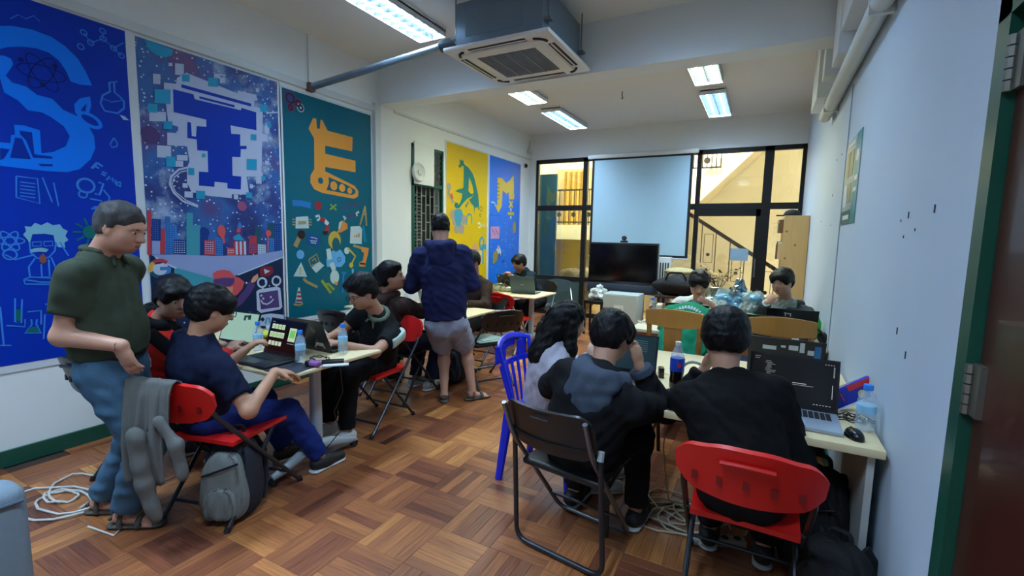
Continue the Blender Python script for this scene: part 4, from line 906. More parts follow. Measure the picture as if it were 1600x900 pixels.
folding_chair(blk_p, dark_steel, 'black folding chair under the sitter in the brown hoodie', (-2.95, 3.33, 0), .1, G_B)
folding_chair(blk_p, dark_steel, 'black folding chair at the wall under the sitter in the red jacket', (-3.32, 1.45, 0), .12, G_B)
c6 = folding_chair(blk_p, dark_steel, 'empty black folding chair holding a flat grey folder, beside the standing man', (-2.46, 4.08, 0), 1.05, G_B)
folding_chair(teal_p, steel_l, 'empty dark grey-green folding chair with light tubes by the window wall', (-2.85, 7.02, 0), math.pi+.5, G_B)
fd = thing('folder', 'flat grey-green folder lying on the empty black folding chair', 'folder', (-2.46, 4.08, .452), 1.05)
MB().rbox((0, .03, .008), (.30, .33, .014), .005).build('cover', mat('folder_board', (112, 134, 126), .5), fd, True)
MB().rbox((.02, .05, .017), (.28, .25, .006), .002, R=eul(0, 0, .25)).build('flap', mat('folder_flap', (124, 144, 136), .5), fd, True)

# the foreground black chair with bent steel tube frame
t = thing('folding_chair', 'black folding chair with bent grey tube legs in the centre foreground', 'chair', (-.74, 2.10, 0), -.14, G_B)
backrest_sheet(.44, .69, .22, -.30, -.35, .055, .0, .014, low=.0).build('backrest', blk_p, t, True)
bb_ = children(t)[0]
MB().bent([(-.045, -.352, .76), (0, -.36, .762), (.045, -.352, .76)], .005, .02, 6).build('handle_lip', dark_steel, bb_, True)
MB().grid(lambda a, c: ((2*a-1)*.215, -.305+.052*(2*a-1)**2, .63+.012*c), 14, 1, -.022).build('back_ridge', blk_p, bb_, True)
MB().rbox((0, .02, .44), (.42, .38, .035), .016, 3).build('seat', blk_p, t, True)
MB().bent([(-.225, -.21, .60), (-.235, -.16, .02), (.235, -.16, .02), (.225, -.21, .60)], .0125, .07, 10, 5).build('rear_leg', dark_steel, t, True)
MB().bent([(-.205, -.33, .78), (-.205, -.25, .60), (-.205, .22, .02), (.205, .22, .02), (.205, -.25, .60), (.205, -.33, .78)], .0115, .06, 10, 5).build('front_leg', grey_steel, t, True)
for s in (-1, 1): MB().tube([(s*.225, -.213, .585), (s*.225, -.205, .625)], .0155, 8).build('tube_cap', mat('cap_grey', (170, 176, 178), .5), t, True)
MB().tube([(-.2, .1, .16), (.2, .1, .16)], .008).build('stretcher', dark_steel, t, True)

# blue plastic chair with slatted back
blue_p = mat('blue_plastic', (22, 42, 206), .3, var=.08)
t = thing('plastic_chair', 'bright blue plastic chair with slatted back, under the girl', 'chair', (-1.16, 2.68, 0), -math.pi/2)
bx_ = MB()
cv = lambda s, z: -.20-.22*(z-.44)+.05*s*s
ring = []
zs = [.46, .56, .66, .76, .83]
hw = [.155, .175, .195, .205, .185]
for i in range(13):
    q = i/12; z = .44+.40*q; ring.append((-(.15+.06*q), cv(1, z), z))
top = [(-.185+.37*k/10, cv(-.9+1.8*k/10, .86), .845+.025*math.sin(math.pi*k/10)) for k in range(11)]
full = ring+top+[(-a, b, c) for a, b, c in ring[::-1]]
bx_.tube(full, .02, 8, flat=.6)
bx_.build('back_frame', blue_p, t, True)
MB().grid(lambda a, b: ((2*a-1)*.2, cv(2*a-1, .70), .695+.035*b), 12, 1, .012).build('back_rail', blue_p, t, True)
for s in (-1, 1): MB().grid(lambda a, b: (s*(.075+.12*a), cv(.5, .78), .725+.11*b), 4, 2, .012).build('back_panel', blue_p, t, True)
MB().grid(lambda a, b: ((2*a-1)*.09, cv(0, .83), .80+.05*b), 6, 1, .012).build('grip', blue_p, t, True)
for k in range(5):
    s = (k-2)*.07
    MB().tube([(s*.75, cv(s*2, .45), .44), (s, cv(s*3, .58), .58), (s*1.15, cv(s*3, .71), .71)], [.011, .015, .018], 6, flat=.5).build('slat', blue_p, t, True)
MB().rbox((0, .02, .43), (.43, .43, .03), .014, 3).build('seat', blue_p, t, True)
for sx in (-1, 1):
    for sy in (-1, 1):
        MB().tube([(sx*.19, .02+sy*.19, .43), (sx*.225, .02+sy*.235, .0)], [.034, .024], 8).build('leg', blue_p, t, True)

# grey-blue plastic chair back beyond the right tables
gb = mat('slate_plastic', (66, 78, 104), .45, var=.08)
t = thing('plastic_chair', 'slate blue plastic chair tucked in behind the stickered laptop', 'chair', (.0, 3.27, 0), math.pi)
rr = [(-.21, -.20, .44), (-.22, -.26, .66), (-.19, -.285, .80), (-.1, -.30, .845), (0, -.305, .855), (.1, -.30, .845), (.19, -.285, .80), (.22, -.26, .66), (.21, -.20, .44)]
MB().bent(rr, .024, .05, 8).build('back_frame', gb, t, True)
MB().grid(lambda a, b: ((2*a-1)*.2, -.27-.03*b, .60+.14*b), 8, 2, .014).build('back_panel', gb, t, True)
MB().rbox((0, 0, .43), (.44, .42, .03), .014).build('seat', gb, t, True)
for sx in (-1, 1):
    for sy in (-1, 1): MB().tube([(sx*.19, sy*.18, .43), (sx*.22, sy*.22, 0)], [.03, .022], 8).build('leg', gb, t, True)

# wooden chairs
oak = mat('honey_oak', (176, 122, 52), .4, var=.18, scale=4, stretch=(6, 6, 1))
def wood_chair(label, loc, rz):
    t = thing('wooden_chair', label, 'chair', loc, rz, 'wooden chairs with broad splats')
    for s in (-1, 1):
        MB().bent([(s*.18, -.21, 0), (s*.18, -.19, .45), (s*.18, -.25, 1.0)], .019, .05, 6).build('rear_leg', oak, t)
        MB().tube([(s*.19, .2, 0), (s*.19, .2, .44)], .02, 6).build('front_leg', oak, t)
        MB().box((s*.185, 0, .2), (.02, .38, .03)).build('stretcher', oak, t)
    def rail(a, b):
        s = 2*a-1; return (s*.2, -.245-.02*(1-s*s), .885+.015*s*s+(.10+.035*(1-s*s))*b)
    MB().grid(rail, 14, 2, .022).build('top_rail', oak, t, True)
    MB().grid(lambda a, b: ((2*a-1)*(.062+.0*b), -.225-.03*b, .46+.44*b), 2, 5, .014).build('splat', oak, t, True)
    MB().rbox((0, .0, .455), (.42, .42, .03), .008).build('seat', oak, t, True)
    MB().box((0, .2, .40), (.36, .018, .05)).build('apron', oak, t)
    return t
wood_chair('honey wooden chair carrying the sitter in the green jacket', (-.53, 3.82, 0), -.05)
wood_chair('empty honey wooden chair with arched top rail by the right wall', (.135, 3.90, 0), .06)

# flip-top training tables
def training_table(label, x0, x1, y0, y1, z=.73):
    cx, cy = (x0+x1)/2, (y0+y1)/2; L, Dp = x1-x0, y1-y0
    t = thing('training_table', label, 'table', (cx, cy, 0), 0, 'training tables with grey column legs')
    top = MB().rbox((0, 0, z-.0125), (L, Dp, .025), .011, 2).build('tabletop', beech, t, True)
    for s in (-1, 1):
        x = s*(L/2-.22)
        q = MB().lathe([(.035, .10), (.04, .2), (.036, z-.09), (.05, z-.03), (.05, z-.026)], 14, (x, 0, 0)); q.build('column', alu, t, True)
        ft = MB()
        for d in (-1, 1):
            ft.tube([(x, 0, .13), (x, d*.10, .12), (x, d*.24, .075), (x, d*(Dp/2-.05), .055)], [.045, .04, .03, .022], 10, flat=.8)
        ft.build('foot', alu, t, True)
        for d in (-1, 1):
            MB().lathe([(.001, -.014), (.026, -.014), (.026, .014), (.001, .014)], 14, (x, d*(Dp/2-.06), .027), eul(0, math.pi/2)).build('caster', rub, t, True)
        MB().box((x, 0, z-.035), (.06, Dp*.8, .02)).build('top_bracket', alu, t)
    MB().box((0, .0, z-.06), (L-.5, .04, .04)).build('beam', black_m, t)
    return t
training_table('cream training table nearest the camera at left, with laptops and bottles', -3.84, -2.28, 1.63, 2.38)
training_table('cream training table in the middle, behind the standing man', -4.02, -2.52, 3.62, 4.36)
training_table('cream training table furthest back, below the blue mural', -4.02, -2.60, 5.52, 6.26)

def panel_table(label, x0, x1, y0, y1, z, panel_right, legs_left):
    cx, cy = (x0+x1)/2, (y0+y1)/2; L, Dp = x1-x0, y1-y0
    t = thing('desk', label, 'table', (cx, cy, 0))
    MB().rbox((0, 0, z-.0175), (L, Dp, .035), .005, 2).build('desktop', beech, t, True)
    if panel_right: MB().bx(L/2-.05, L/2-.025, -Dp/2+.04, Dp/2-.04, 0, z-.035).build('end_panel', mat('grey_board', (176, 178, 172), .5), t)
    for d in (-1, 1):
        x = -L/2+.12
        a, b = (x, d*(Dp/2-.10), z-.04), (x+.03, d*(Dp/2-.03), 0)
        MB().tube([a, b], .014, 8).build('leg', dark_steel if d < 0 else black_m, t, True)
    MB().tube([(-L/2+.13, -Dp/2+.08, .22), (-L/2+.13, Dp/2-.08, .22)], .01).build('stretcher', black_m, t, True)
    if legs_left:
        for d in (-1, 1): MB().tube([(L/2-.2, d*(Dp/2-.1), z-.04), (L/2-.2, d*(Dp/2-.06), 0)], .014, 8).build('leg', black_m, t, True)
    return t
panel_table('cream desk in the right foreground, end panel against the wall', -.76, .475, 2.20, 2.82, .735, True, False)
panel_table('cream desk pushed against the far side of the foreground desk', -.72, .475, 2.835, 3.42, .735, False, True)
t = thing('desk', 'long pale wood desk by the right wall behind the wooden chairs', 'table', (-.26, 4.5, 0))
MB().rbox((0, 0, .72), (1.48, .70, .03), .005, 2).build('desktop', mat('pale_grey_laminate', (214, 206, 176), .45, var=.05), t, True)
om = mat('orange_wood', (176, 112, 62), .5, var=.12, scale=4, stretch=(1, 1, 6))
MB().bx(-.72, .72, -.325, -.305, .52, .705).build('apron', om, t)
for s in (-1, 1): MB().bx(s*.71-.015, s*.71+.015, -.33, .33, 0, .705).build('side_panel', om, t)

# ------------------------------------------------------------------ laptops
keys_m = mat('black_keys', (28, 30, 34), .5)
def laptop(label, loc, rz, w=.345, d=.235, open_deg=108, shell=(36, 38, 42), lid=None, screen=(18, 20, 24), glow=.0, deco=None, lid_deco=None, metal=.2):
    """user sits on local -y; hinge at +y"""
    t = thing('laptop', label, 'laptop', loc, rz, 'laptops on the tables')
    sm = mat('laptop_shell_%d_%d_%d' % shell, shell, .35, metal, var=.06)
    lm = mat('laptop_lid_%d_%d_%d' % (lid or shell), lid or shell, .35, metal, var=.06)
    MB().rbox((0, 0, .009), (w, d, .017), .006, 2).build('base', sm, t, True)
    kb = children(t)[0]
    km = MB()
    for r in range(5):
        for c in range(14):
            km.box((-w/2+.03+(w-.06)*(c+.5)/14, d/2-.035-r*.019, .0185), ((w-.06)/14*.82, .015, .003))
    ko = km.build('keyboard', keys_m, kb); ko['kind'] = 'stuff'
    MB().box((0, -d/2+.055, .0178), (.10, .065, .0012)).build('touchpad', mat('touchpad_%d' % shell[0], tuple(min(255, x+14) for x in shell), .3), kb)
    a = math.radians(open_deg); hy, hz = d/2-.004, .016; h = d*.97
    ca, sa = -math.cos(a), math.sin(a)
    def L3(x, b, n): return (x, hy+b*ca+n*sa, hz+b*sa-n*ca)   # b up the lid, n behind the lid
    R = np.array([[1, 0, 0], [0, ca, sa], [0, sa, -ca]]).T.T
    def lidbox(mb, x0, x1, b0, b1, n0, n1):
        vs_ = [L3(x, b, n) for x in (x0, x1) for b in (b0, b1) for n in (n0, n1)]
        return mb.add(vs_, [[0, 1, 3, 2], [4, 6, 7, 5], [0, 4, 5, 1], [2, 3, 7, 6], [0, 2, 6, 4], [1, 5, 7, 3]])
    ld = lidbox(MB(), -w/2, w/2, 0, h, 0, .007).build('lid', lm, t)
    lidbox(MB(), -w/2+.003, w/2-.003, .003, h-.003, -.001, 0).build('bezel', blk_p, ld)
    sc_m = mat('screen_%d_%d_%d_%s' % (screen+(str(glow),)), screen, .18, var=.04, emit=(screen, glow) if glow else None)
    lidbox(MB(), -w/2+.009, w/2-.009, .022, h-.010, -.0016, -.001).build('screen', sc_m, ld)
    if deco:
        for name, rgb, g, rects in deco:
            mb = MB()
            for (x0, x1, b0, b1) in rects: lidbox(mb, -w/2+.009+x0*(w-.018), -w/2+.009+x1*(w-.018), .022+b0*(h-.032), .022+b1*(h-.032), -.0022, -.0016)
            mb.build('screen_'+name, mat('scr_%s_%d_%d_%d' % ((name,)+rgb), rgb, .3, emit=(rgb, g)), ld)['kind'] = 'stuff'
    if lid_deco:
        for name, rgb, rects in lid_deco:
            mb = MB()
            for (x0, x1, b0, b1) in rects: lidbox(mb, -w/2+x0*w, -w/2+x1*w, b0*h, b1*h, .007, .0078)
            mb.build(name, mat('%s_%d_%d_%d' % ((name,)+rgb), rgb, .4), ld)['kind'] = 'stuff'
    MB().tube([(-w/2+.03, hy, hz-.002), (w/2-.03, hy, hz-.002)], .006).build('hinge', blk_p, t)
    t['L3'] = 0; del t['L3']
    return t, ld, L3
TT = .7305
rs = random.Random(4)
tiles = [(.06+.10*c, .06+.10*c+.085, .70, .86) for c in range(4)]+[(.04+.11*c, .04+.11*c+.10, .42, .60) for c in range(4)]+[(.06+.10*c, .06+.10*c+.08, .16, .30) for c in range(4)]
laptop('black laptop showing green thumbnails, in front of the sitter in navy', (-2.66, 1.765, TT), 0, screen=(14, 16, 16), deco=[('tile', (150, 158, 130), .5, tiles+[(.60, .80, .36, .80)]), ('leaf', (60, 150, 50), .5, [(a+.02, b-.02, c+.04, d-.05) for a, b, c, d in tiles[:8]]+[(.63, .77, .48, .72)]), ('text', (120, 124, 122), .3, [(.05, .12, .92, .94), (.6, .8, .28, .30)])])
laptop('dark laptop seen from behind, of the sitter in the polo shirt', (-2.64, 2.235, TT), math.pi, open_deg=112, lid_deco=[('sticker', (96, 98, 98), [(.26, .36, .62, .66), (.25, .37, .66, .70), (.26, .28, .70, .78), (.30, .32, .70, .77), (.33, .35, .70, .78), (.28, .36, .57, .59), (.29, .31, .34, .40), (.27, .33, .30, .33)]), ('label', (168, 170, 164), [(.16, .38, .14, .26)])])
laptop('black laptop with pale green screen, in front of the sitter in the red jacket', (-3.18, 1.80, TT), .10, screen=(122, 148, 128), glow=.45, deco=[('mark', (30, 66, 44), .05, [(.70, .78, .78, .95), (.58, .64, .74, .92), (.64, .70, .86, .92)])])
ap = laptop('silver laptop seen from behind on the middle table', (-2.98, 3.98, TT), math.pi+.1, w=.32, d=.225, shell=(186, 190, 194), metal=.6)
q = MB(); q.add([ap[2](.016*math.cos(a)*(1-.12*math.cos(3*a)), .108+.018*math.sin(a), .0075) for a in np.linspace(0, 2*math.pi, 18, endpoint=False)], [list(range(18))]); q.build('lid_mark', mat('lid_mark_grey', (120, 124, 130), .3), ap[1])
laptop('grey laptop seen from behind on the furthest training table', (-2.93, 5.93, TT), math.pi+.12, w=.36, d=.25, shell=(70, 92, 98), lid_deco=[('lid_wordmark', (150, 166, 170), [(.44, .56, .50, .53)])])
code = [(.03, .03+rs.uniform(.05, .14), .95-.045*k, .962-.045*k) for k in range(2)]+[(.16+.03*rs.random(), .22+.08*rs.random(), .86-.035*k, .872-.035*k) for k in range(18)]
ui = [(.50, .66, .44, .455), (.46, .74, .405, .413), (.95, .957, .20, .50)]+[(.86+.03*k, .875+.03*k, .93, .942) for k in range(4)]+[(.955, .972, .88-.03*k, .892-.03*k) for k in range(8)]+[(.40+.03*k, .415+.03*k, .035, .05) for k in range(5)]+[(.75+.035*k, .77+.035*k, .03, .042) for k in range(6)]
laptop('silver laptop with a dark code screen on the right foreground desk', (.165, 2.40, .7355), -.02, w=.37, d=.25, open_deg=106, shell=(172, 186, 200), lid=(40, 42, 48), metal=.4, screen=(20, 20, 22), glow=.15, deco=[('text', (112, 116, 112), .35, code), ('interface', (150, 152, 150), .4, ui)])
laptop('black laptop with a dark teal screen in front of the black hoodie', (-.66, 2.56, .7355), .02, screen=(34, 54, 60), glow=.15, open_deg=105, deco=[('icon', (150, 170, 160), .3, [(.08, .18, .40, .56), (.3, .36, .7, .74)]), ('line', (66, 92, 96), .2, [(.1, .85, .86-.06*k, .88-.06*k) for k in range(6)])])
laptop('black laptop covered in stickers, seen from behind on the far desk', (.16, 3.22, .7355), math.pi-.04, w=.38, d=.26, open_deg=110, shell=(26, 28, 38), lid_deco=[('sticker', (196, 200, 206), [(.14, .22, .66, .78), (.26, .32, .70, .95), (.34, .46, .74, .86), (.5, .56, .78, .84), (.62, .8, .7, .8), (.24, .30, .52, .58)]), ('round_sticker', (28, 110, 170), [(.055, .135, .60, .90)])])
laptop('black laptop seen from behind, hiding the white T-shirt sitter', (-.56, 4.50, .7355), math.pi+.03, w=.36, d=.24, shell=(20, 22, 28))
laptop('dark slate laptop seen from behind, left of the lettered laptop', (.05, 4.36, .7355), math.pi, w=.34, d=.21, shell=(34, 40, 54))
laptop('black laptop with white lettering on its lid near the right wall', (.245, 4.62, .7355), math.pi+.02, w=.37, d=.25, shell=(20, 21, 24), lid_deco=[('lettering', (190, 192, 194), [(.52, .60, .82, .86), (.52, .54, .74, .86), (.62, .64, .74, .86), (.60, .66, .84, .87), (.30, .34, .48, .60), (.24, .28, .50, .62), (.17, .21, .46, .58), (.11, .15, .52, .62)])])
tb = laptop('black tablet laptop with a round mark, held up by the sitter at the far table', (-3.25, 6.10, TT), math.pi-.2, w=.34, d=.23, open_deg=100, shell=(18, 18, 20), lid_deco=[('corner_label', (190, 190, 190), [(.86, .95, .86, .95)])])
q = MB(); q.tube([tb[2](.045*math.cos(a)-.02, .105+.045*math.sin(a), .0075) for a in np.linspace(0, 2*math.pi, 20, endpoint=False)], .005, 6, closed=True); q.build('round_mark', mat('round_mark_grey', (110, 112, 116), .4), tb[1])

# ------------------------------------------------------------------ bottles and table things
water_m = mat('clear_pet', (206, 228, 240), .12, var=.05, alpha=.32)
capb = mat('blue_cap', (40, 130, 226), .35); labb = mat('blue_label', (150, 204, 236), .4, var=.25, scale=40)
def water_bottle(label, loc, h=.19, r=.031, lab=labb, cap=capb, rz=0):
    t = thing('water_bottle', label, 'bottle', loc, rz, 'small water bottles')
    pr = [(r*.8, 0), (r, .008), (r, .045), (r*.94, .05), (r, .055), (r, h*.6), (r*.96, h*.64), (r*.8, h*.76), (r*.42, h*.87), (r*.40, h*.9)]
    MB().lathe(pr, 18).build('body', water_m, t, True)
    MB().lathe([(r*.5, h*.885), (r*.5, h*.99), (r*.46, h), (r*.001, h)], 16).build('cap', cap, t, True)
    MB().lathe([(r*1.01, h*.40), (r*1.015, h*.41), (r*1.015, h*.55), (r*1.01, h*.56)], 18).build('label_band', lab, t, True)
    return t
water_bottle('water bottle behind the green thumbnails laptop, next to yellow snacks', tuple(P(404, 547, z=TT))[:2]+(TT,), .195)
water_bottle('water bottle in front of the dark laptop lid, on the left table', tuple(P(470, 566, z=TT))[:2]+(TT,), .20)
water_bottle('water bottle by the polo shirt sitter\'s forearm', tuple(P(536, 552, z=TT))[:2]+(TT,), .20)
water_bottle('water bottle beside the mouse at the right end of the foreground desk', (.437, 2.42, .7355), .20, .036)
water_bottle('water bottle with blue cap on the pale wood desk, left of the green jacket', tuple(P(1018, 497, z=.7355))[:2]+(.7355,), .21, .034)
# cola bottle
t = thing('cola_bottle', 'large dark cola bottle with blue label and white cap on the foreground desk', 'bottle', tuple(P(1056, 607, z=.7355))[:2]+(.7355,))
MB().lathe([(.030, 0), (.036, .008), (.037, .05), (.034, .075), (.036, .10), (.036, .155)], 20).build('cola', mat('dark_cola', (26, 12, 10), .12), t, True)
MB().lathe([(.036, .155), (.034, .185), (.022, .215), (.013, .232), (.013, .24)], 20).build('neck', water_m, t, True)
MB().lathe([(.0372, .10), (.0375, .105), (.0375, .165), (.036, .17)], 20).build('label_band', mat('cola_label', (22, 70, 190), .3, var=.5, scale=30), t, True)
MB().lathe([(.015, .236), (.015, .256), (.001, .258)], 14).build('cap', mat('white_cap', (220, 224, 226), .4), t, True)
q = MB(); q.lathe([(.001, -.0006), (.014, -.0006), (.014, .0006), (.001, .0006)], 14, (.012, -.0362, .135), eul(math.pi/2)); q.build('label_emblem', mat('label_red', (196, 50, 70), .4), t)

def mouse(label, loc, rz, rgb=(16, 17, 20)):
    t = thing('computer_mouse', label, 'mouse', loc, rz, 'computer mice')
    def f(a, b):
        th_, ph = 2*math.pi*a, b*math.pi/2
        return (.031*math.cos(th_)*math.cos(ph)**.6, .052*math.sin(th_)*math.cos(ph)**.6, .036*math.sin(ph))
    MB().grid(f, 20, 8).build('body', mat('mouse_%d' % rgb[0], rgb, .25), t, 'all')
    MB().lathe([(.001, -.003), (.008, -.003), (.008, .003), (.001, .003)], 12, (0, .028, .028), eul(0, math.pi/2)).build('wheel', rub, t, True)
    return t
mouse('black mouse at the right end of the foreground desk', (.385, 2.30, .7355), .3)
mouse('dark blue mouse between the two foreground sitters', tuple(P(1047, 620, z=.7355))[:2]+(.7375,), .2, (18, 26, 44))
mouse('small grey mouse beside the grey laptop on the far table', tuple(P(837, 459, z=TT))[:2]+(TT,), .2, (120, 126, 128))
t = thing('mouse_pad', 'black mouse pad on the foreground desk between the sitters', 'mouse pad', (-.40, 2.345, .7355))
MB().rbox((0, 0, .0012), (.30, .26, .002), .0008, 1).build('pad', blk_p, t)
t = thing('mouse_pad', 'dark patterned mouse pad at the corner of the left table', 'mouse pad', (-2.39, 1.76, TT), .1)
MB().rbox((0, 0, .0012), (.20, .22, .002), .0008, 1).build('pad', mat('pad_dark', (34, 42, 54), .6, var=.5, scale=30), t)
t = thing('purple_gadget', 'small purple and black gadget on the mouse pad', 'gadget', tuple(P(490, 572, z=TT+.004))[:2]+(TT+.003,), .3)
MB().rbox((0, 0, .018), (.09, .045, .032), .012, 3).build('body', mat('purple_plastic', (134, 84, 150), .4), t, True)
MB().rbox((-.03, -.01, .02), (.03, .035, .034), .01, 2).build('end_cap', blk_p, t, True)
# paper, phone, adapters on left table
t = thing('paper_sheet', 'white papers under the red jacket sitter\'s laptop', 'paper', tuple(P(352, 548, z=TT))[:2]+(TT,), .4)
MB().rbox((0, 0, .002), (.21, .15, .003), .001, 1).build('sheet', mat('paper_white', (204, 210, 222), .6), t)
t = thing('snack_bag', 'crumpled yellow and blue snack bags between the laptops', 'snack bag', tuple(P(415, 528, z=TT))[:2]+(TT,), .3)
def crumple(cx, sx, sy, sz, seed, amp=.25, n=18):
    r = np.random.default_rng(seed); ph = r.uniform(0, 6, 12)
    def f(a, b):
        th_, p_ = 2*math.pi*a, math.pi*(b-.5)
        k = 1+amp*(math.sin(3*th_+ph[0]+2*p_)*.5+math.sin(7*th_+ph[1])*.25+math.sin(5*p_+ph[2])*.35+math.sin(11*th_+6*p_+ph[3])*.2)
        return (cx[0]+sx*k*math.cos(th_)*math.cos(p_), cx[1]+sy*k*math.sin(th_)*math.cos(p_), cx[2]+sz*max(-1, k*math.sin(p_)))
    return MB().grid(f, n, n//2)
crumple((0, 0, .03), .10, .06, .03, 1).build('yellow_pack', mat('snack_yellow', (206, 196, 70), .3, var=.4, scale=20), t)
crumple((-.1, .02, .025), .05, .05, .025, 2).build('blue_pack', mat('snack_blue', (40, 96, 190), .3, var=.3, scale=20), t, 'all')
crumple((-.04, -.07, .018), .04, .03, .018, 3).build('gold_pack', mat('snack_gold', (216, 170, 40), .3), t, 'all')
def cable(label, pts, r, m, loc=None, group='loose cables'):
    o = MB().tube(pts, r, 6).build('cable', m, None, True)
    tag(o, label, 'cable', group)
    return o
def coil(c, n, rx, ry, z, seed, jit=.3):
    r = np.random.default_rng(seed); out = []
    ph = r.uniform(0, 6, 4)
    for k in range(n*16):
        a = k*2*math.pi/16; s = 1+jit*math.sin(a*.37+ph[0])
        out.append((c[0]+rx*s*math.cos(a)+rx*.5*math.sin(a*.13+ph[1]), c[1]+ry*s*math.sin(a+.4*math.sin(a*.21+ph[3]))+ry*.5*math.sin(a*.17+ph[2]), z+.003*((k*7) % 5)))
    return out
wcab = mat('white_cable', (196, 194, 186), .5); bcab = mat('black_cable', (20, 20, 22), .5); gcab = mat('beige_cable', (176, 166, 142), .5)
cable('black adapter cable beside the dark laptop on the left table', coil(tuple(P(505, 562, z=TT))[:2], 2, .06, .04, TT+.004, 5), .003, bcab)
t = thing('power_adapter', 'flat black and white power adapter beside the water bottle', 'adapter', tuple(P(520, 568, z=TT))[:2]+(TT,), .8)
MB().rbox((0, 0, .012), (.13, .055, .022), .006).build('brick', blk_p, t, True); MB().rbox((.02, -.06, .006), (.15, .04, .01), .004).build('strip', mat('white_plastic', (206, 212, 218), .4), t, True)
pA = P(452, 596, z=.70); 
cable('black cable hanging from the left table edge to the floor', [(-2.33, 1.98, TT+.004), (-2.27, 1.99, TT+.002), (-2.26, 2.0, .68), (-2.30, 2.05, .52), (-2.36, 2.03, .38), (-2.33, 2.05, .25), (-2.42, 2.0, .12), (-2.45, 1.98, .08)], .0035, bcab)
cable('white coiled cable on the floor behind the standing man at left', coil((-3.45, 1.03), 4, .20, .11, .006, 8, .55), .0065, wcab)
cable('white cable running across the floor behind the backpack', [(-3.3, 1.1, .006), (-3.05, 1.25, .006), (-2.85, 1.12, .006), (-2.75, 1.0, .006), (-2.95, .97, .006)], .005, wcab)
cc_ = P(1040, 790, z=0)
cable('beige coiled cable heaped on the floor by the red chair in front', coil((-.27, 2.62), 7, .17, .13, .006, 11, .35), .005, gcab)
cable('beige cable dropping from the foreground desk to the floor', [(-.40, 2.62, .70), (-.41, 2.64, .5), (-.42, 2.66, .35), (-.40, 2.66, .2), (-.38, 2.7, .03), (-.30, 2.75, .006), (-.2, 2.7, .006)], .004, gcab)
t = thing('power_strip', 'grey power strip on the floor under the foreground desk', 'power strip', tuple(P(1122, 850, z=0))[:2]+(0,), .4)
MB().rbox((0, 0, .02), (.26, .06, .038), .01).build('body', mat('strip_grey', (150, 150, 142), .5), t, True)
for k in range(4): MB().lathe([(.001, 0), (.018, 0), (.018, .002), (.001, .002)], 14, (-.09+k*.06, 0, .0385)).build('socket', rub, t)
cable('tangled thin black cable beside the blue biscuit packet', coil((.40, 2.53), 5, .05, .04, .741, 15, .4), .0025, bcab)
# blue biscuit packet
t = thing('biscuit_packet', 'blue biscuit packet with red lettering leaning on the wall', 'snack packet', (.425, 2.70, .7355), .5)
bm_ = mat('packet_blue', (26, 44, 170), .25, var=.15, scale=14)
Rb = eul(math.radians(-18), math.radians(-24), 0)
MB().rbox((0, 0, .075), (.24, .05, .10), .018, 3, Rb).build('packet', bm_, t, True)
fp_ = lambda a, b, h: tuple(np.array((0, 0, .075))+Rb@np.array((a, -.0262-h, b)))
for nm, rgb, quad in (('red_band', (214, 40, 50), [(-.02, .02), (.10, .02), (.10, .046), (-.02, .046)]), ('white_band', (226, 226, 232), [(-.11, -.045), (.06, -.045), (.06, -.034), (-.11, -.034)])):
    MB().add([fp_(a, b, .0004) for a, b in quad], [[0, 1, 2, 3]]).build(nm, mat('packet_'+nm, rgb, .3), t)
text_mb('I', .055, lambda a, b, h: fp_(a-.06, b+.005, .0008)).build('lettering', mat('packet_letter', (230, 60, 60), .3), t)
MB().add([fp_(.03+.02*math.cos(a), -.012+.02*math.sin(a), .0008) for a in np.linspace(0, 6.283, 16, endpoint=False)], [list(range(16))]).build('biscuit_print', mat('biscuit_tan', (220, 190, 130), .5), t)
# clutter between the two foreground sitters
t = thing('tissue_heap', 'crumpled white tissues and wrappers beside the cola bottle', 'tissues', (-.30, 2.68, .7355))
crumple((0, 0, .02), .06, .05, .02, 21).build('tissue', mat('tissue_white', (206, 210, 206), .7), t, 'all')
t = thing('grey_headset', 'grey headset lying on the desk beside the cola bottle', 'headset', (-.30, 2.80, .7355))
MB().tube([(.07*math.cos(a), .03*math.sin(a)*0, .07*math.sin(a)+.03) for a in np.linspace(0, math.pi, 12)], .008, 8).build('band', mat('headset_grey', (118, 122, 124), .5), t, True)
for s in (-1, 1): MB().lathe([(.001, -.015), (.03, -.012), (.034, .01), (.001, .015)], 14, (s*.07, 0, .034), eul(0, math.pi/2)).build('ear_cup', mat('headset_grey', (118, 122, 124), .5), t, True)
t = thing('adapter_block', 'black charger block with blue tape on the desk by the cola bottle', 'adapter', (-.47, 2.74, .7355), .3)
MB().rbox((0, 0, .03), (.03, .05, .06), .006).build('brick', blk_p, t, True)

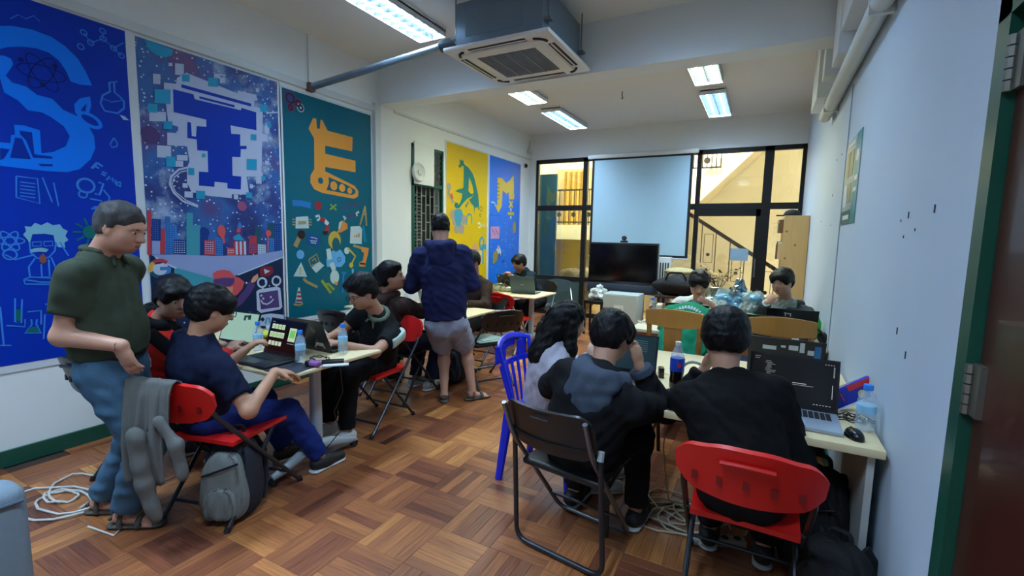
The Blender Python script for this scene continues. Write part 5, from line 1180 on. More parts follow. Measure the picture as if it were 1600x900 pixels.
# ------------------------------------------------------------------ bags and sofa
fab_g = mat('bag_grey_fabric', (112, 116, 112), .85, var=.12, scale=20, bump=.3, bscale=200)
fab_k = mat('bag_black_fabric', (16, 17, 20), .8, var=.2, scale=20, bump=.3, bscale=200)
fab_n = mat('bag_navy_fabric', (24, 30, 42), .8, var=.2, scale=20, bump=.3, bscale=200)
def backpack(label, loc, rz, size, main, front, tilt=0):
    w, d, h = size
    t = thing('backpack', label, 'backpack', loc, rz, 'backpacks on the floor')
    R = eul(tilt, 0, 0)
    def shell(w, d, h, y0, z0, taper=.72):
        def f(a, b):
            th_ = 2*math.pi*a; p_ = math.pi*(b-.5)
            ca, sa = math.cos(th_), math.sin(th_); e = .55
            x = np.sign(ca)*abs(ca)**e; y = np.sign(sa)*abs(sa)**e; c = math.cos(p_)**.45 if math.cos(p_) > 1e-6 else 0
            z = (np.sign(math.sin(p_))*abs(math.sin(p_))**.7+1)/2
            k = 1-(1-taper)*z**2
            v = np.array((x*w/2*c*k, y*d/2*c*(1-.35*z*z)+y0, z0+z*h)); v += .006*math.sin(9*th_+5*z)
            v[2] = max(z0, v[2])
            return tuple(R@v)
        return MB().grid(f, 28, 16)
    shell(w, d, h, 0, 0).build('main_body', main, t, 'all')
    fpz = shell(w*.86, d*.5, h*.80, -d*.42, .02, .7).build('front_pocket', front, t, 'all')
    MB().tube([tuple(R@np.array((x, -d*.68+.02*abs(x)/w, h*(.55+.25*(x/w+.5))))) for x in np.linspace(-w*.32, w*.32, 8)], .006, 6).build('zip', blk_p, fpz, True)
    shell(w*.6, d*.25, h*.36, -d*.66, .04, .85).build('lower_pocket', front, t, 'all')
    MB().bent([tuple(R@np.array(p)) for p in ((-.04, d*.2, h*.95), (-.035, d*.2, h*1.08), (.035, d*.2, h*1.08), (.04, d*.2, h*.95))], .010, .03, 6).build('grab_handle', main, t, True)
    for s in (-1, 1):
        MB().tube([tuple(R@np.array(p)) for p in ((s*w*.25, d*.42, h*.92), (s*w*.34, d*.62, h*.72), (s*w*.38, d*.62, h*.35), (s*w*.36, d*.45, h*.1))], .02, 8, flat=.35).build('shoulder_strap', main, t, True)
    return t
backpack('grey and navy backpack on the floor beside the red chair at left', (-2.43, 1.41, 0), .5, (.29, .19, .44), fab_n, fab_g, -.05)
backpack('black backpack standing under the foreground desk by the wall', (.30, 2.50, 0), -.3, (.30, .20, .50), fab_k, fab_k)
backpack('black backpack slumped against the right wall, in front of the other', (.335, 2.13, 0), -.4, (.30, .22, .36), fab_k, fab_k)
backpack('black backpack hanging low beside the far training table', (-2.42, 5.55, 0), -.6, (.28, .2, .52), fab_k, fab_k)
backpack('black bag on the floor under the middle training table', (-2.80, 3.95, 0), .2, (.34, .24, .40), fab_k, fab_n)
sf = mat('sofa_grey_fabric', (112, 126, 136), .9, var=.1, scale=30, bump=.3, bscale=250)
t = thing('armchair', 'corner of a grey upholstered armchair at the bottom left edge', 'armchair', (-2.55, .25, 0))
MB().rbox((.30, .0, .36), (.16, .64, .58), .05, 4).build('armrest', sf, t, True)
MB().rbox((-.12, 0, .26), (.68, .60, .32), .05, 4).build('seat_cushion', sf, t, True)
MB().rbox((-.55, .0, .36), (.16, .64, .58), .05, 4).build('armrest', sf, t, True)
MB().rbox((-.12, -.33, .48), (.98, .16, .82), .05, 4).build('backrest', sf, t, True)
MB().tube([(.38, -.3, .60), (.385, .3, .60)], .006, 6).build('piping', mat('sofa_piping', (70, 82, 92), .9), t, True)
for x in (-.5, .26):
    for y in (-.3, .25): MB().lathe([(.025, 0), (.03, .08)], 10, (x, y, 0)).build('leg', blk_p, t, True)
# ================================================================== FAR END OF THE ROOM
t = thing('television', 'black interactive display on a stand in front of the projection screen', 'television', (-1.98, 7.55, 0))
v0, v1, v2 = P(921, 378, y=7.55), P(1030, 380, y=7.55), P(1028, 463, y=7.55)
x0, x1, zt, zb = v0[0], v1[0], v0[2], v2[2]
MB().rbox(((x0+x1)/2, 7.58, (zt+zb+.16)/2), (x1-x0, .06, zt-zb-.16), .012).build('bezel', mat('tv_bezel', (14, 16, 20), .3), t, True, True)
MB().bx(x0+.025, x1-.025, 7.545, 7.549, zb+.20, zt-.03).build('screen', mat('tv_glass', (8, 7, 10), .12), t, world=True)
MB().rbox(((x0+x1)/2, 7.585, zb+.08), (x1-x0+.02, .08, .15), .012).build('soundbar', mat('tv_soundbar', (44, 54, 72), .45), t, True, True)
MB().bx(x1-.004, x1+.004, 7.54, 7.6, zb, zt).build('edge_strip', mat('tv_edge', (130, 136, 142), .3, .6), t, world=True)
for s in (x0+.25, x1-.25): MB().bx(s-.04, s+.04, 7.62, 7.66, .05, zt-.2).build('stand_post', black_m, t, world=True)
MB().rbox(((x0+x1)/2, 7.66, .03), (x1-x0-.3, .3, .05), .015).build('stand_base', black_m, t, True, True)
w = P(975, 376, y=7.56)
t = thing('webcam', 'small black webcam clipped on top of the television', 'webcam', (w[0], 7.57, zt))
MB().rbox((0, 0, .02), (.12, .05, .03), .01).build('clip', blk_p, t, True)
MB().lathe([(.001, -.04), (.035, -.038), (.04, 0), (.035, .035), (.001, .04)], 16, (.0, 0, .075), eul(math.pi/2)).build('head', blk_p, t, True)
MB().lathe([(.001, -.004), (.02, -.004), (.02, .0), (.001, .0)], 14, (0, -.043, .075), eul(math.pi/2)).build('lens', mat('lens_glass', (60, 70, 84), .1), t, True)
c0, c1 = P(942, 458, y=7.05), P(997, 462, y=7.05)
t = thing('metal_cabinet', 'small pale grey metal cabinet with a paper notice below the television', 'cabinet', ((c0[0]+c1[0])/2, 7.25, 0))
wc = c1[0]-c0[0]
MB().rbox((0, 0, c0[2]/2), (wc, .40, c0[2]), .008).build('body', mat('cabinet_grey', (168, 178, 176), .45, var=.04), t, True)
MB().bx(-wc/2+.015, wc/2-.015, -.208, -.2, .03, c0[2]-.02).build('door', mat('cabinet_door', (172, 182, 180), .45, var=.04), t)
MB().bx(-.09, .06, -.2095, -.208, c0[2]-.30, c0[2]-.17).build('notice', mat('notice_paper', (206, 214, 212), .6), children(t)[1])
for k in range(2): MB().bx(-.06+.06*k, -.03+.06*k, -.2102, -.2095, c0[2]-.26, c0[2]-.215).build('notice_mark', mat('notice_ink', (140, 150, 150), .6), children(t)[1])
s0 = P(930, 478, y=7.15)
t = thing('stool', 'black square stool with a white bag on it, left of the grey cabinet', 'stool', (s0[0], 7.2, 0))
MB().rbox((0, 0, .52), (.32, .32, .06), .012).build('seat', blk_p, t, True)
for sx in (-1, 1):
    for sy in (-1, 1): MB().bx(sx*.14-.015, sx*.14+.015, sy*.14-.015, sy*.14+.015, 0, .5).build('leg', blk_p, t)
t = thing('white_bag', 'crumpled white plastic bag on the black stool', 'bag', (s0[0]+.02, 7.2, .55))
crumple((0, 0, .09), .13, .11, .09, 31, .4, 30).build('bag', mat('bag_white', (196, 204, 204), .5, bump=.3, bscale=25), t); crumple((.03, 0, .19), .05, .04, .05, 33, .4, 20).build('bag_tie', mat('bag_white', (196, 204, 204)), t, 'all')

# wooden shelf by the right wall
ply = mat('plywood', (206, 172, 118), .6, var=.14, scale=3, stretch=(8, 8, 1))
t = thing('bookshelf', 'tall plywood bookshelf standing against the right wall by the window', 'shelf', (.36, 7.3, 0))
zt_ = 1.86
MB().bx(-.15, .125, -.42, -.395, 0, zt_).build('side_panel', ply, t)
MB().bx(-.15, .125, .395, .42, 0, zt_).build('side_panel', ply, t)
MB().bx(.115, .125, -.40, .40, 0, zt_).build('back_panel', ply, t)
for k, z in enumerate((.08, .5, .9, 1.28, 1.62, zt_-.03)): MB().bx(-.14, .115, -.395, .395, z, z+.022).build('shelf_board', ply, t)
for k in range(9): MB().lathe([(.001, -.0004), (.014, -.0004), (.014, .0004), (.001, .0004)], 10, (random.uniform(-.12, .1), -.4205, .3+.17*k), eul(math.pi/2)).build('knot', mat('ply_knot', (150, 108, 66), .7), t)
cols_b = [(200, 196, 186), (160, 60, 50), (60, 80, 120), (210, 190, 150), (190, 196, 200), (120, 90, 60), (44, 60, 70)]
nb_ = 0
for z in (.922, 1.302, 1.642):
    y = 7.3-.37
    while y < 7.3-.02:
        wd = random.uniform(.02, .05); hh = random.uniform(.17, .25) if z < 1.6 else random.uniform(.12, .17)
        o = MB().rbox((0, 0, hh/2), (.19, wd, hh), .003, 1).build('book', mat('book_%d' % (nb_ % 7), cols_b[nb_ % 7], .6)); o.location = (.27-.03*random.random(), y+wd/2, z)
        tag(o, 'book standing upright on the %s board of the plywood shelf by the window' % {.922: 'lower', 1.302: 'middle', 1.642: 'top'}[z], 'book', 'books on the %s shelf board' % {.922: 'lower', 1.302: 'middle', 1.642: 'top'}[z]); nb_ += 1
        y += wd+.004
t = thing('baseball_cap', 'black cap lying on top of the plywood bookshelf', 'cap', (.30, 7.05, zt_))
MB().lathe([(.10, 0), (.10, .02), (.08, .06), (.04, .08), (.001, .085)], 18).build('crown', fab_k, t, 'all'); MB().rbox((-.12, 0, .008), (.12, .14, .012), .005).build('visor', fab_k, t, True)

# side desk with clutter left of the pale wood desk / behind
t = thing('side_table', 'dark side table piled with bags in front of the window', 'table', (-.76, 7.55, 0))
MB().rbox((0, 0, .66), (1.3, .5, .04), .006).build('tabletop', mat('dark_wood', (58, 42, 34), .5), t, True)
for sx in (-1, 1):
    for sy in (-1, 1): MB().bx(sx*.6-.02, sx*.6+.02, sy*.2-.02, sy*.2+.02, 0, .64).build('leg', mat('dark_wood', (58, 42, 34)), t)
b0 = P(1058, 440, y=7.45)
t = thing('duffel_bag', 'black duffel bag lying on the dark side table', 'bag', (b0[0], 7.45, .68))
crumple((0, 0, .15), .34, .17, .15, 41, .14, 24).build('bag', fab_k, t, 'all')
MB().bent([(-.15, -.12, .24), (-.1, -.16, .36), (.1, -.16, .36), (.15, -.12, .24)], .014, .05, 6).build('handle', fab_k, t, True)
b1_ = P(1063, 418, y=7.75)
t = thing('straw_basket', 'round pale straw basket behind the black duffel bag', 'basket', (b1_[0], 7.72, .68))
q = MB().lathe([(.16, 0), (.20, .1), (.22, .28), (.23, .36), (.17, .40), (.001, .42)], 24); q.build('body', mat('straw', (176, 158, 112), .8, var=.3, scale=40), t, True)
for z in (.12, .22, .34): MB().tube([(.225*math.cos(a), .225*math.sin(a), z) for a in np.linspace(0, 6.283, 24, endpoint=False)], .012, 6, closed=True).build('weave_ring', mat('straw_dark', (130, 112, 76), .8), t, True)
b2_ = P(1036, 425, y=7.9)
t = thing('white_heater', 'white slatted heater box beside the television', 'heater', (b2_[0], 7.95, 0))
MB().rbox((0, 0, .62), (.24, .16, 1.24), .015).build('body', mat('heater_white', (196, 200, 198), .45), t, True)
for k in range(5): MB().bx(-.09+k*.04, -.07+k*.04, -.083, -.08, .88, 1.15).build('vent', mat('vent_dark', (50, 52, 54), .6), t)
# dried plant
pl0 = P(1120, 455, y=7.3)
t = thing('dried_plant', 'dried branching plant in a brown pot in front of the glass door', 'plant', (pl0[0], 7.35, .68))
MB().lathe([(.07, 0), (.09, .1), (.10, .16), (.085, .16), (.08, .12), (.001, .12)], 18).build('pot', mat('brown_pot', (96, 66, 48), .6), t, True)
tw = mat('dry_twig', (64, 48, 34), .8); lf_ = mat('dry_leaf', (92, 78, 46), .7, var=.4)
rs = random.Random(12)
lme = MB().add([(0, 0, 0), (.018, .03, .006), (0, .07, 0), (-.018, .03, .006)], [[0, 1, 2, 3]]).mesh('leaf', lf_)
for k in range(9):
    a = rs.uniform(0, 6.283); ln = rs.uniform(.3, .5); sp = rs.uniform(.1, .34)
    pts = [(0, 0, .12)]
    for j in range(1, 6): pts.append((math.cos(a)*sp*j/5+rs.uniform(-.02, .02), math.sin(a)*sp*.5*j/5, .12+ln*j/5*(1-.06*j)))
    MB().tube(pts, [.007, .006, .005, .004, .003, .002], 5).build('branch', tw, t, True)
    for j in range(7):
        p = np.array(pts[2+j % 4]); o = bpy.data.objects.new('leaf', lme); col.objects.link(o); o.parent = t
        o.location = tuple(p+np.array((rs.uniform(-.04, .04), rs.uniform(-.03, .03), rs.uniform(-.03, .04)))); o.rotation_euler = (rs.uniform(-1, 1), rs.uniform(-1, 1), rs.uniform(0, 6))
# notice on the glass
n0 = P(1141, 388, y=YB+.0); n1 = P(1168, 408, y=YB+.0)
t = thing('glass_notice', 'pale blue paper notice taped on the glass door', 'notice', (n0[0], YB+.05, n1[2]))
MB().bx(n0[0], n1[0], YB+.050, YB+.0535, n1[2], n0[2]).build('sheet', mat('notice_blue', (150, 178, 196), .6), t, world=True)
# things beyond the left pane
sk = P(893, 420, y=9.3)
t = thing('sack_pile', 'heap of dark patterned sacks on the stairwell floor beyond the left pane', 'sacks', (sk[0], 9.4, 0))
for k, (dx, z, r) in enumerate(((-.3, 0, .32), (.2, 0, .36), (-.05, .42, .30), (.35, .45, .3))): crumple((dx, 0, z+r*.75), r, r*.7, r*.75, 50+k, .12, 20).build('sack', mat('sack_%d' % (k % 2), ((70, 62, 54), (120, 108, 84))[k % 2], .8, var=.5, scale=12), t, 'all')
# clutter on the pale wood desk
DZ = .7355
t = thing('paper_box', 'small wooden desk organiser with papers at the left end of the pale desk', 'organiser', (-.83, 4.72, DZ))
MB().bx(-.12, .12, -.08, .08, 0, .012).bx(-.12, -.108, -.08, .08, 0, .14).bx(.108, .12, -.08, .08, 0, .14).bx(-.12, .12, .07, .08, 0, .16).build('tray', om, t)
MB().rbox((-.03, .0, .09), (.05, .1, .14), .003, 1, eul(.1)).build('papers', mat('paper_cream', (200, 196, 176), .6), t); MB().rbox((.05, 0, .07), (.06, .1, .1), .003, 1).build('box', mat('box_white', (206, 206, 200), .6), t)
t = thing('cable_box', 'white router with cables on the left end of the pale desk', 'router', tuple(P(1022, 506, z=DZ))[:2]+(DZ,), .3)
MB().rbox((0, 0, .012), (.16, .11, .022), .006).build('body', mat('white_plastic', (206, 212, 218)), t, True)
cable('white cable curled on the left end of the pale desk', coil((-.90, 4.48), 2, .08, .05, DZ+.004, 61), .004, wcab)
# big bag of plastic
film = glass('plastic_film', (214, 232, 228), .12, .22, 1.4)
film_b = glass('plastic_film_blue', (120, 190, 236), .12, .25, 1.4)
pb_ = P(1155, 470, y=5.25)
t = thing('plastic_bag_pile', 'big heap of clear plastic bags with a blue one on top', 'plastic bags', (pb_[0], 5.28, .45))
for k, (dx, dy, dz, sx, sy, sz) in enumerate(((-.1, 0, .28, .36, .22, .26), (.15, .05, .30, .30, .22, .24), (-.25, -.05, .22, .24, .2, .2), (.02, -.08, .20, .36, .18, .2))):
    crumple((dx, dy, dz), sx, sy, sz, 70+k, .3, 44).build('clear_bag', film, t)
for k in range(9): crumple((-.32+.085*k, -.12+.03*(k % 3), .24+.09*(k % 3)), .13, .1, .13, 80+k, .4, 30).build('crumpled_film', mat('milky_film', (208, 224, 216), .3, alpha=.55, bump=.3, bscale=16), t)
crumple((-.02, -.03, .47), .20, .14, .08, 91, .4, 40).build('blue_bag', mat('blue_film', (110, 180, 224), .3, alpha=.7, bump=.3, bscale=16), t)
crumple((.0, 0, .60), .06, .05, .08, 92, .3, 24).build('bag_knot', film_b, t)
t = thing('crate_stand', 'low dark box carrying the heap of plastic bags', 'box', (pb_[0], 5.28, 0)); MB().rbox((0, 0, .225), (.9, .4, .45), .01).build('body', mat('dark_box', (60, 58, 54), .7), t, True)
# green snack pack, green bottle and headphones
t = thing('green_pack', 'bright green snack pack standing beside the plastic bags', 'snack packet', tuple(P(1176, 478, y=4.72))[:2]+(DZ,))
MB().rbox((0, 0, .07), (.10, .04, .14), .014, 2, eul(0, .15, 0)).build('pack', mat('pack_green', (70, 190, 50), .35, var=.3, scale=20), t, True)
gb_ = (.415, 4.60, DZ)
t = thing('green_bottle', 'bright green bottle bag by the right wall on the pale desk', 'bottle', gb_)
MB().lathe([(.05, 0), (.058, .02), (.058, .13), (.03, .19), (.018, .21), (.001, .212)], 18).build('body', mat('green_plastic', (30, 170, 50), .25, var=.2), t, True)
t = thing('pale_bottle', 'slim pale bottle left of the green one by the right wall', 'bottle', (.335, 4.55, DZ))
MB().lathe([(.026, 0), (.028, .02), (.028, .12), (.012, .16), (.012, .18), (.001, .181)], 16).build('body', mat('pale_bottle', (190, 200, 190), .25), t, True)
t = thing('headphones', 'black headphones lying on the pale desk by the right wall', 'headphones', (.405, 4.33, DZ), .5)
MB().tube([(.075*math.cos(a), .01, .08*math.sin(a)+.04) for a in np.linspace(.1, math.pi-.1, 14)], .009, 8).build('headband', blk_p, t, True)
for s in (-1, 1): MB().lathe([(.001, -.02), (.04, -.018), (.045, .008), (.03, .02), (.001, .02)], 16, (s*.075, .01, .046), eul(0, math.pi/2)).build('ear_cup', blk_p, t, True)
cable('thin black cable hanging off the pale desk below the headphones', [(.40, 4.24, DZ+.003), (.41, 4.16, DZ+.003), (.42, 4.135, .70), (.40, 4.13, .6), (.43, 4.13, .5)], .004, bcab)
t = thing('paper_sheet', 'crumpled white papers on the pale desk behind the wooden chair', 'paper', (.28, 4.28, DZ), .3)
MB().rbox((0, 0, .006), (.2, .14, .01), .002, 1).build('sheet', mat('paper_white', (204, 210, 222)), t); MB().rbox((.02, .03, .013), (.16, .1, .004), .001, 1, eul(0, 0, .5)).build('sheet', mat('paper_white', (204, 210, 222)), t)
# snacks on far table
t = thing('bun_bag', 'clear bag of round bread buns on the furthest training table', 'bread', tuple(P(782, 455, z=TT))[:2]+(TT,))
for k in range(4): crumple((-.14+.09*k, .02*(k % 2), .04), .055, .05, .04, 101+k, .05, 16).build('bun', mat('bun_%d' % (k % 2), ((214, 170, 110), (222, 206, 170))[k % 2], .6), t, 'all')
crumple((.02, 0, .055), .23, .10, .06, 106, .15, 30).build('clear_bag', film, t, 'all')
t = thing('lime_pack', 'lime yellow snack pack beside the bag of buns', 'snack packet', tuple(P(800, 452, z=TT))[:2]+(TT,))
crumple((0, 0, .04), .08, .06, .04, 107, .2).build('pack', mat('lime_pack', (190, 206, 90), .4), t, 'all')
t = thing('black_glasses', 'black sunglasses on the left end of the furthest table', 'glasses', tuple(P(764, 451, z=TT))[:2]+(TT,))
for s in (-1, 1): MB().tube([(s*.035+.028*math.cos(a), 0, .025+.022*math.sin(a)) for a in np.linspace(0, 6.283, 14, endpoint=False)], .005, 6, closed=True).build('rim', blk_p, t, True)
for s in (-1, 1): MB().tube([(s*.063, 0, .03), (s*.065, .12, .01)], .004, 6).build('temple', blk_p, t)
# things on the middle table and near polo
t = thing('blue_bag', 'bright blue plastic bag and pale bag behind the polo shirt sitter\'s arm', 'bag', (-3.05, 2.22, TT))
crumple((0, 0, .06), .12, .07, .06, 111, .2).build('bag', mat('bag_blue', (20, 70, 206), .35), t, 'all')
crumple((-.16, .02, .05), .09, .06, .05, 112, .2).build('pale_bag', mat('bag_pale', (170, 186, 200), .4), t, 'all')
t = thing('red_mouse', 'small red gadget beside the polo shirt sitter\'s hand', 'gadget', tuple(P(520, 541, z=TT))[:2]+(TT,))
MB().rbox((0, 0, .02), (.1, .05, .036), .014, 3).build('body', mat('gadget_red', (190, 30, 36), .35), t, True)
t = thing('pink_cup', 'pink bottle top on the middle table beside the silver laptop', 'bottle', tuple(P(637, 480, z=TT))[:2]+(TT,))
MB().lathe([(.03, 0), (.034, .02), (.034, .14), (.02, .17), (.02, .18)], 16).build('body', water_m, t, True); MB().lathe([(.026, .17), (.026, .215), (.001, .22)], 14).build('cap', mat('pink_cap', (206, 60, 150), .4), t, True)
# ================================================================== PEOPLE
UP = np.array([0, 0, 1.])
A3 = lambda *a: np.array(a, float)
def sines(seed, n=7, f0=9., f1=34.):
    r = np.random.default_rng(seed); k = r.normal(size=(n, 3)); k /= np.linalg.norm(k, axis=1, keepdims=True)
    return k*r.uniform(f0, f1, size=(n, 1)), r.uniform(0, 6.28, n), 1/np.sqrt(np.arange(1, n+1))
class Field:
    """distance field of tapered limbs and ellipsoids, blended smoothly and meshed with surface nets"""
    def __init__(s, h): s.h = h; s.p = []
    def cap(s, a, b, ra, rb, k=.03, ax=None, f=1., cut=None, neg=False):
        s.p.append(('c', np.asarray(a, float), np.asarray(b, float), ra, rb, k, None if ax is None else unit(ax), f, cut, neg)); return s
    def ell(s, c, R, r, k=.02, neg=False, cut=None):
        s.p.append(('e', np.asarray(c, float), np.asarray(R, float), np.asarray(r, float), 0, k, None, 1, cut, neg)); return s
    def bounds(s, q):
        if q[0] == 'c':
            m = max(q[3], q[4])*max(1, q[7])
            return np.minimum(q[1], q[2])-m, np.maximum(q[1], q[2])+m
        e = np.sqrt(((q[2]*q[3])**2).sum(axis=1)); return q[1]-e, q[1]+e
    def mesh(s, wr=None, amp=0., gcut=None):
        h = s.h
        pos = [s.bounds(q) for q in s.p if not q[9]]
        lo = np.min([a for a, b in pos], axis=0)-4*h; hi = np.max([b for a, b in pos], axis=0)+4*h
        n = np.ceil((hi-lo)/h).astype(int)+1
        Fd = np.full(n, 1.0, np.float32)
        ax = [lo[i]+h*np.arange(n[i]) for i in range(3)]
        for q in s.p:
            a, b = s.bounds(q); mg = q[5]+3*h
            i0 = np.maximum(0, np.floor((a-mg-lo)/h).astype(int)); i1 = np.minimum(n, np.ceil((b+mg-lo)/h).astype(int)+1)
            if np.any(i1 <= i0): continue
            sl = tuple(slice(i0[i], i1[i]) for i in range(3))
            X, Y, Z = np.meshgrid(ax[0][sl[0]], ax[1][sl[1]], ax[2][sl[2]], indexing='ij', sparse=True)
            if q[0] == 'c':
                px_, py, pz = X-q[1][0], Y-q[1][1], Z-q[1][2]; v = q[2]-q[1]
                L2 = max(1e-9, float(v@v)); t = np.clip((px_*v[0]+py*v[1]+pz*v[2])/L2, 0, 1)
                dx, dy, dz = px_-t*v[0], py-t*v[1], pz-t*v[2]
                if q[6] is not None:
                    w = q[6]; e = (dx*w[0]+dy*w[1]+dz*w[2])*(1/q[7]-1); dx, dy, dz = dx+e*w[0], dy+e*w[1], dz+e*w[2]
                d = np.sqrt(dx*dx+dy*dy+dz*dz)-(q[3]+(q[4]-q[3])*t)
            else:
                px_, py, pz = X-q[1][0], Y-q[1][1], Z-q[1][2]; R = q[2]; r = q[3]
                u = [(px_*R[0, i]+py*R[1, i]+pz*R[2, i])/r[i] for i in range(3)]
                d = (np.sqrt(u[0]**2+u[1]**2+u[2]**2)-1)*float(r.min())
            if q[8] is not None:
                for (cp, cn) in (q[8] if isinstance(q[8], list) else [q[8]]): d = np.maximum(d, (X-cp[0])*cn[0]+(Y-cp[1])*cn[1]+(Z-cp[2])*cn[2])
            g = Fd[sl]; k = q[5]
            if q[9]:
                d = -d; hh = np.clip(.5-.5*(g-d)/k, 0, 1); Fd[sl] = g*(1-hh)+d*hh+k*hh*(1-hh)
            else:
                hh = np.clip(.5+.5*(g-d)/k, 0, 1); Fd[sl] = g*(1-hh)+d*hh-k*hh*(1-hh)
        if gcut:
            X, Y, Z = np.meshgrid(*ax, indexing='ij', sparse=True)
            for (cp, cn) in gcut: Fd = np.maximum(Fd, ((X-cp[0])*cn[0]+(Y-cp[1])*cn[1]+(Z-cp[2])*cn[2]).astype(np.float32))
        S = Fd < 0
        A = np.zeros(np.array(S.shape)-1, np.int8)
        for i in (0, 1):
            for j in (0, 1):
                for k in (0, 1): A += S[i:S.shape[0]-1+i, j:S.shape[1]-1+j, k:S.shape[2]-1+k]
        act = (A > 0) & (A < 8); idx = np.argwhere(act)
        vid = np.full(A.shape, -1, np.int64); vid[act] = np.arange(len(idx))
        acc = np.zeros((len(idx), 3)); cnt = np.zeros(len(idx))
        cs = [np.array(c) for c in ((0, 0, 0), (1, 0, 0), (0, 1, 0), (1, 1, 0), (0, 0, 1), (1, 0, 1), (0, 1, 1), (1, 1, 1))]
        fv = [Fd[tuple((idx+c).T)] for c in cs]
        for a, b in ((0, 1), (2, 3), (4, 5), (6, 7), (0, 2), (1, 3), (4, 6), (5, 7), (0, 4), (1, 5), (2, 6), (3, 7)):
            m = (fv[a] < 0) != (fv[b] < 0); t = np.where(m, fv[a]/np.where(m, fv[a]-fv[b], 1), 0)
            acc += (cs[a]+t[:, None]*(cs[b]-cs[a]))*m[:, None]; cnt += m
        V = (idx+acc/cnt[:, None])*h+lo
        Q_ = []
        for axis in range(3):
            a0 = [slice(None)]*3; a1 = [slice(None)]*3; a0[axis] = slice(0, -1); a1[axis] = slice(1, None)
            ch_ = S[tuple(a0)] != S[tuple(a1)]; e = np.argwhere(ch_)
            o1, o2 = [(1, 2), (2, 0), (0, 1)][axis]
            ok = (e[:, o1] > 0) & (e[:, o2] > 0) & (e[:, o1] < A.shape[o1]) & (e[:, o2] < A.shape[o2]) & (e[:, axis] < A.shape[axis]); e = e[ok]
            d1 = np.zeros(3, int); d1[o1] = 1; d2 = np.zeros(3, int); d2[o2] = 1
            q = np.stack([vid[tuple((e-d1-d2).T)], vid[tuple((e-d2).T)], vid[tuple(e.T)], vid[tuple((e-d1).T)]], 1)
            fl = ~S[tuple(e.T)]; q[fl] = q[fl][:, ::-1]; Q_.append(q)
        F4 = np.concatenate(Q_); F4 = F4[(F4 >= 0).all(axis=1)]
        # relax a little
        for _ in range(1):
            sm = np.zeros_like(V); c = np.zeros(len(V))
            for i in range(4):
                np.add.at(sm, F4[:, i], V[F4[:, (i+1) % 4]]); np.add.at(c, F4[:, i], 1)
            V = V*.5+.5*sm/np.maximum(c, 1)[:, None]
        if amp > 0:
            e1 = V[F4[:, 1]]-V[F4[:, 0]]; e2 = V[F4[:, 3]]-V[F4[:, 0]]; nf = np.cross(e1, e2); nv_ = np.zeros_like(V)
            for i in range(4): np.add.at(nv_, F4[:, i], nf)
            nv_ /= np.maximum(1e-12, np.linalg.norm(nv_, axis=1, keepdims=True))
            K, ph, wgt = wr; nz = sum(wgt[i]*np.sin(V@K[i]+ph[i]+1.5*np.sin(V@K[(i+1) % len(K)]*.6)) for i in range(len(K)))
            V = V+nv_*(amp*nz)[:, None]
        return V, F4
def field_obj(F, name, m, parent, wr=None, amp=0., gcut=None, smooth=True):
    V, Q4 = F.mesh(wr, amp, gcut)
    V = V-np.array(wm(parent).translation)
    me = bpy.data.meshes.new(name); nv, nf = len(V), len(Q4)
    me.vertices.add(nv); me.vertices.foreach_set('co', V.astype(np.float32).ravel())
    me.loops.add(nf*4); me.loops.foreach_set('vertex_index', Q4.astype(np.int32).ravel())
    me.polygons.add(nf); me.polygons.foreach_set('loop_start', np.arange(0, nf*4, 4, dtype=np.int32)); me.polygons.foreach_set('loop_total', np.full(nf, 4, np.int32))
    me.update(calc_edges=True); me.validate(); me.materials.append(m); me.shade_smooth()
    o = bpy.data.objects.new(name, me); col.objects.link(o); o.parent = parent
    return o
def ik(a, t, l1, l2, pole):
    a, t = np.asarray(a, float), np.asarray(t, float); d = t-a; L = np.linalg.norm(d); u = d/max(L, 1e-6)
    L = min(L, (l1+l2)*.995); t = a+u*L
    x = (l1*l1-l2*l2+L*L)/(2*L); y = math.sqrt(max(0, l1*l1-x*x))
    p = np.asarray(pole, float); p = unit(p-u*(p@u)); return a+u*x+p*y, t
def hand(F, wr, dr, pn, curl=.5, side=1, sc=1.0):
    dr = unit(dr); pn = unit(np.asarray(pn)-dr*np.dot(pn, dr)); sd = np.cross(dr, pn)*side
    F.cap(wr, wr+dr*.05*sc, .024*sc, .032*sc, .02, pn, .62)
    F.cap(wr+dr*.045*sc+sd*.02*sc, wr+dr*.085*sc+sd*.026*sc, .019*sc, .015*sc, .014, pn, .8); F.cap(wr+dr*.045*sc-sd*.018*sc, wr+dr*.08*sc-sd*.024*sc, .019*sc, .014*sc, .014, pn, .8); F.cap(wr+dr*.045*sc, wr+dr*.088*sc, .019*sc, .015*sc, .014, pn, .8)
    for o, L, dc in ((.029, .068, 0), (.010, .076, .05), (-.010, .071, .1), (-.028, .056, .15)):
        b = wr+dr*.086*sc+sd*o*sc*1.05; c = curl+dc
        d1 = unit(dr*math.cos(c)+pn*math.sin(c)+sd*o*2.); d2 = unit(dr*math.cos(c*2)+pn*math.sin(c*2)+sd*o); d3 = unit(dr*math.cos(c*2.8)+pn*math.sin(c*2.8))
        p1 = b+d1*L*.5*sc; p2 = p1+d2*L*.3*sc; p3 = p2+d3*L*.24*sc
        F.cap(b-dr*.01*sc, p1, .0105*sc, .0095*sc, .006); F.cap(p1, p2, .0095*sc, .0088*sc, .005); F.cap(p2, p3, .0088*sc, .0075*sc, .004)
    b = wr+dr*.025*sc+sd*.026*sc; p1 = b+unit(sd*.75+dr*.55+pn*.45)*.045*sc; p2 = p1+unit(sd*.25+dr*.85+pn*.45)*.034*sc
    F.cap(b, p1, .015*sc, .011*sc, .012); F.cap(p1, p2, .011*sc, .009*sc, .005)
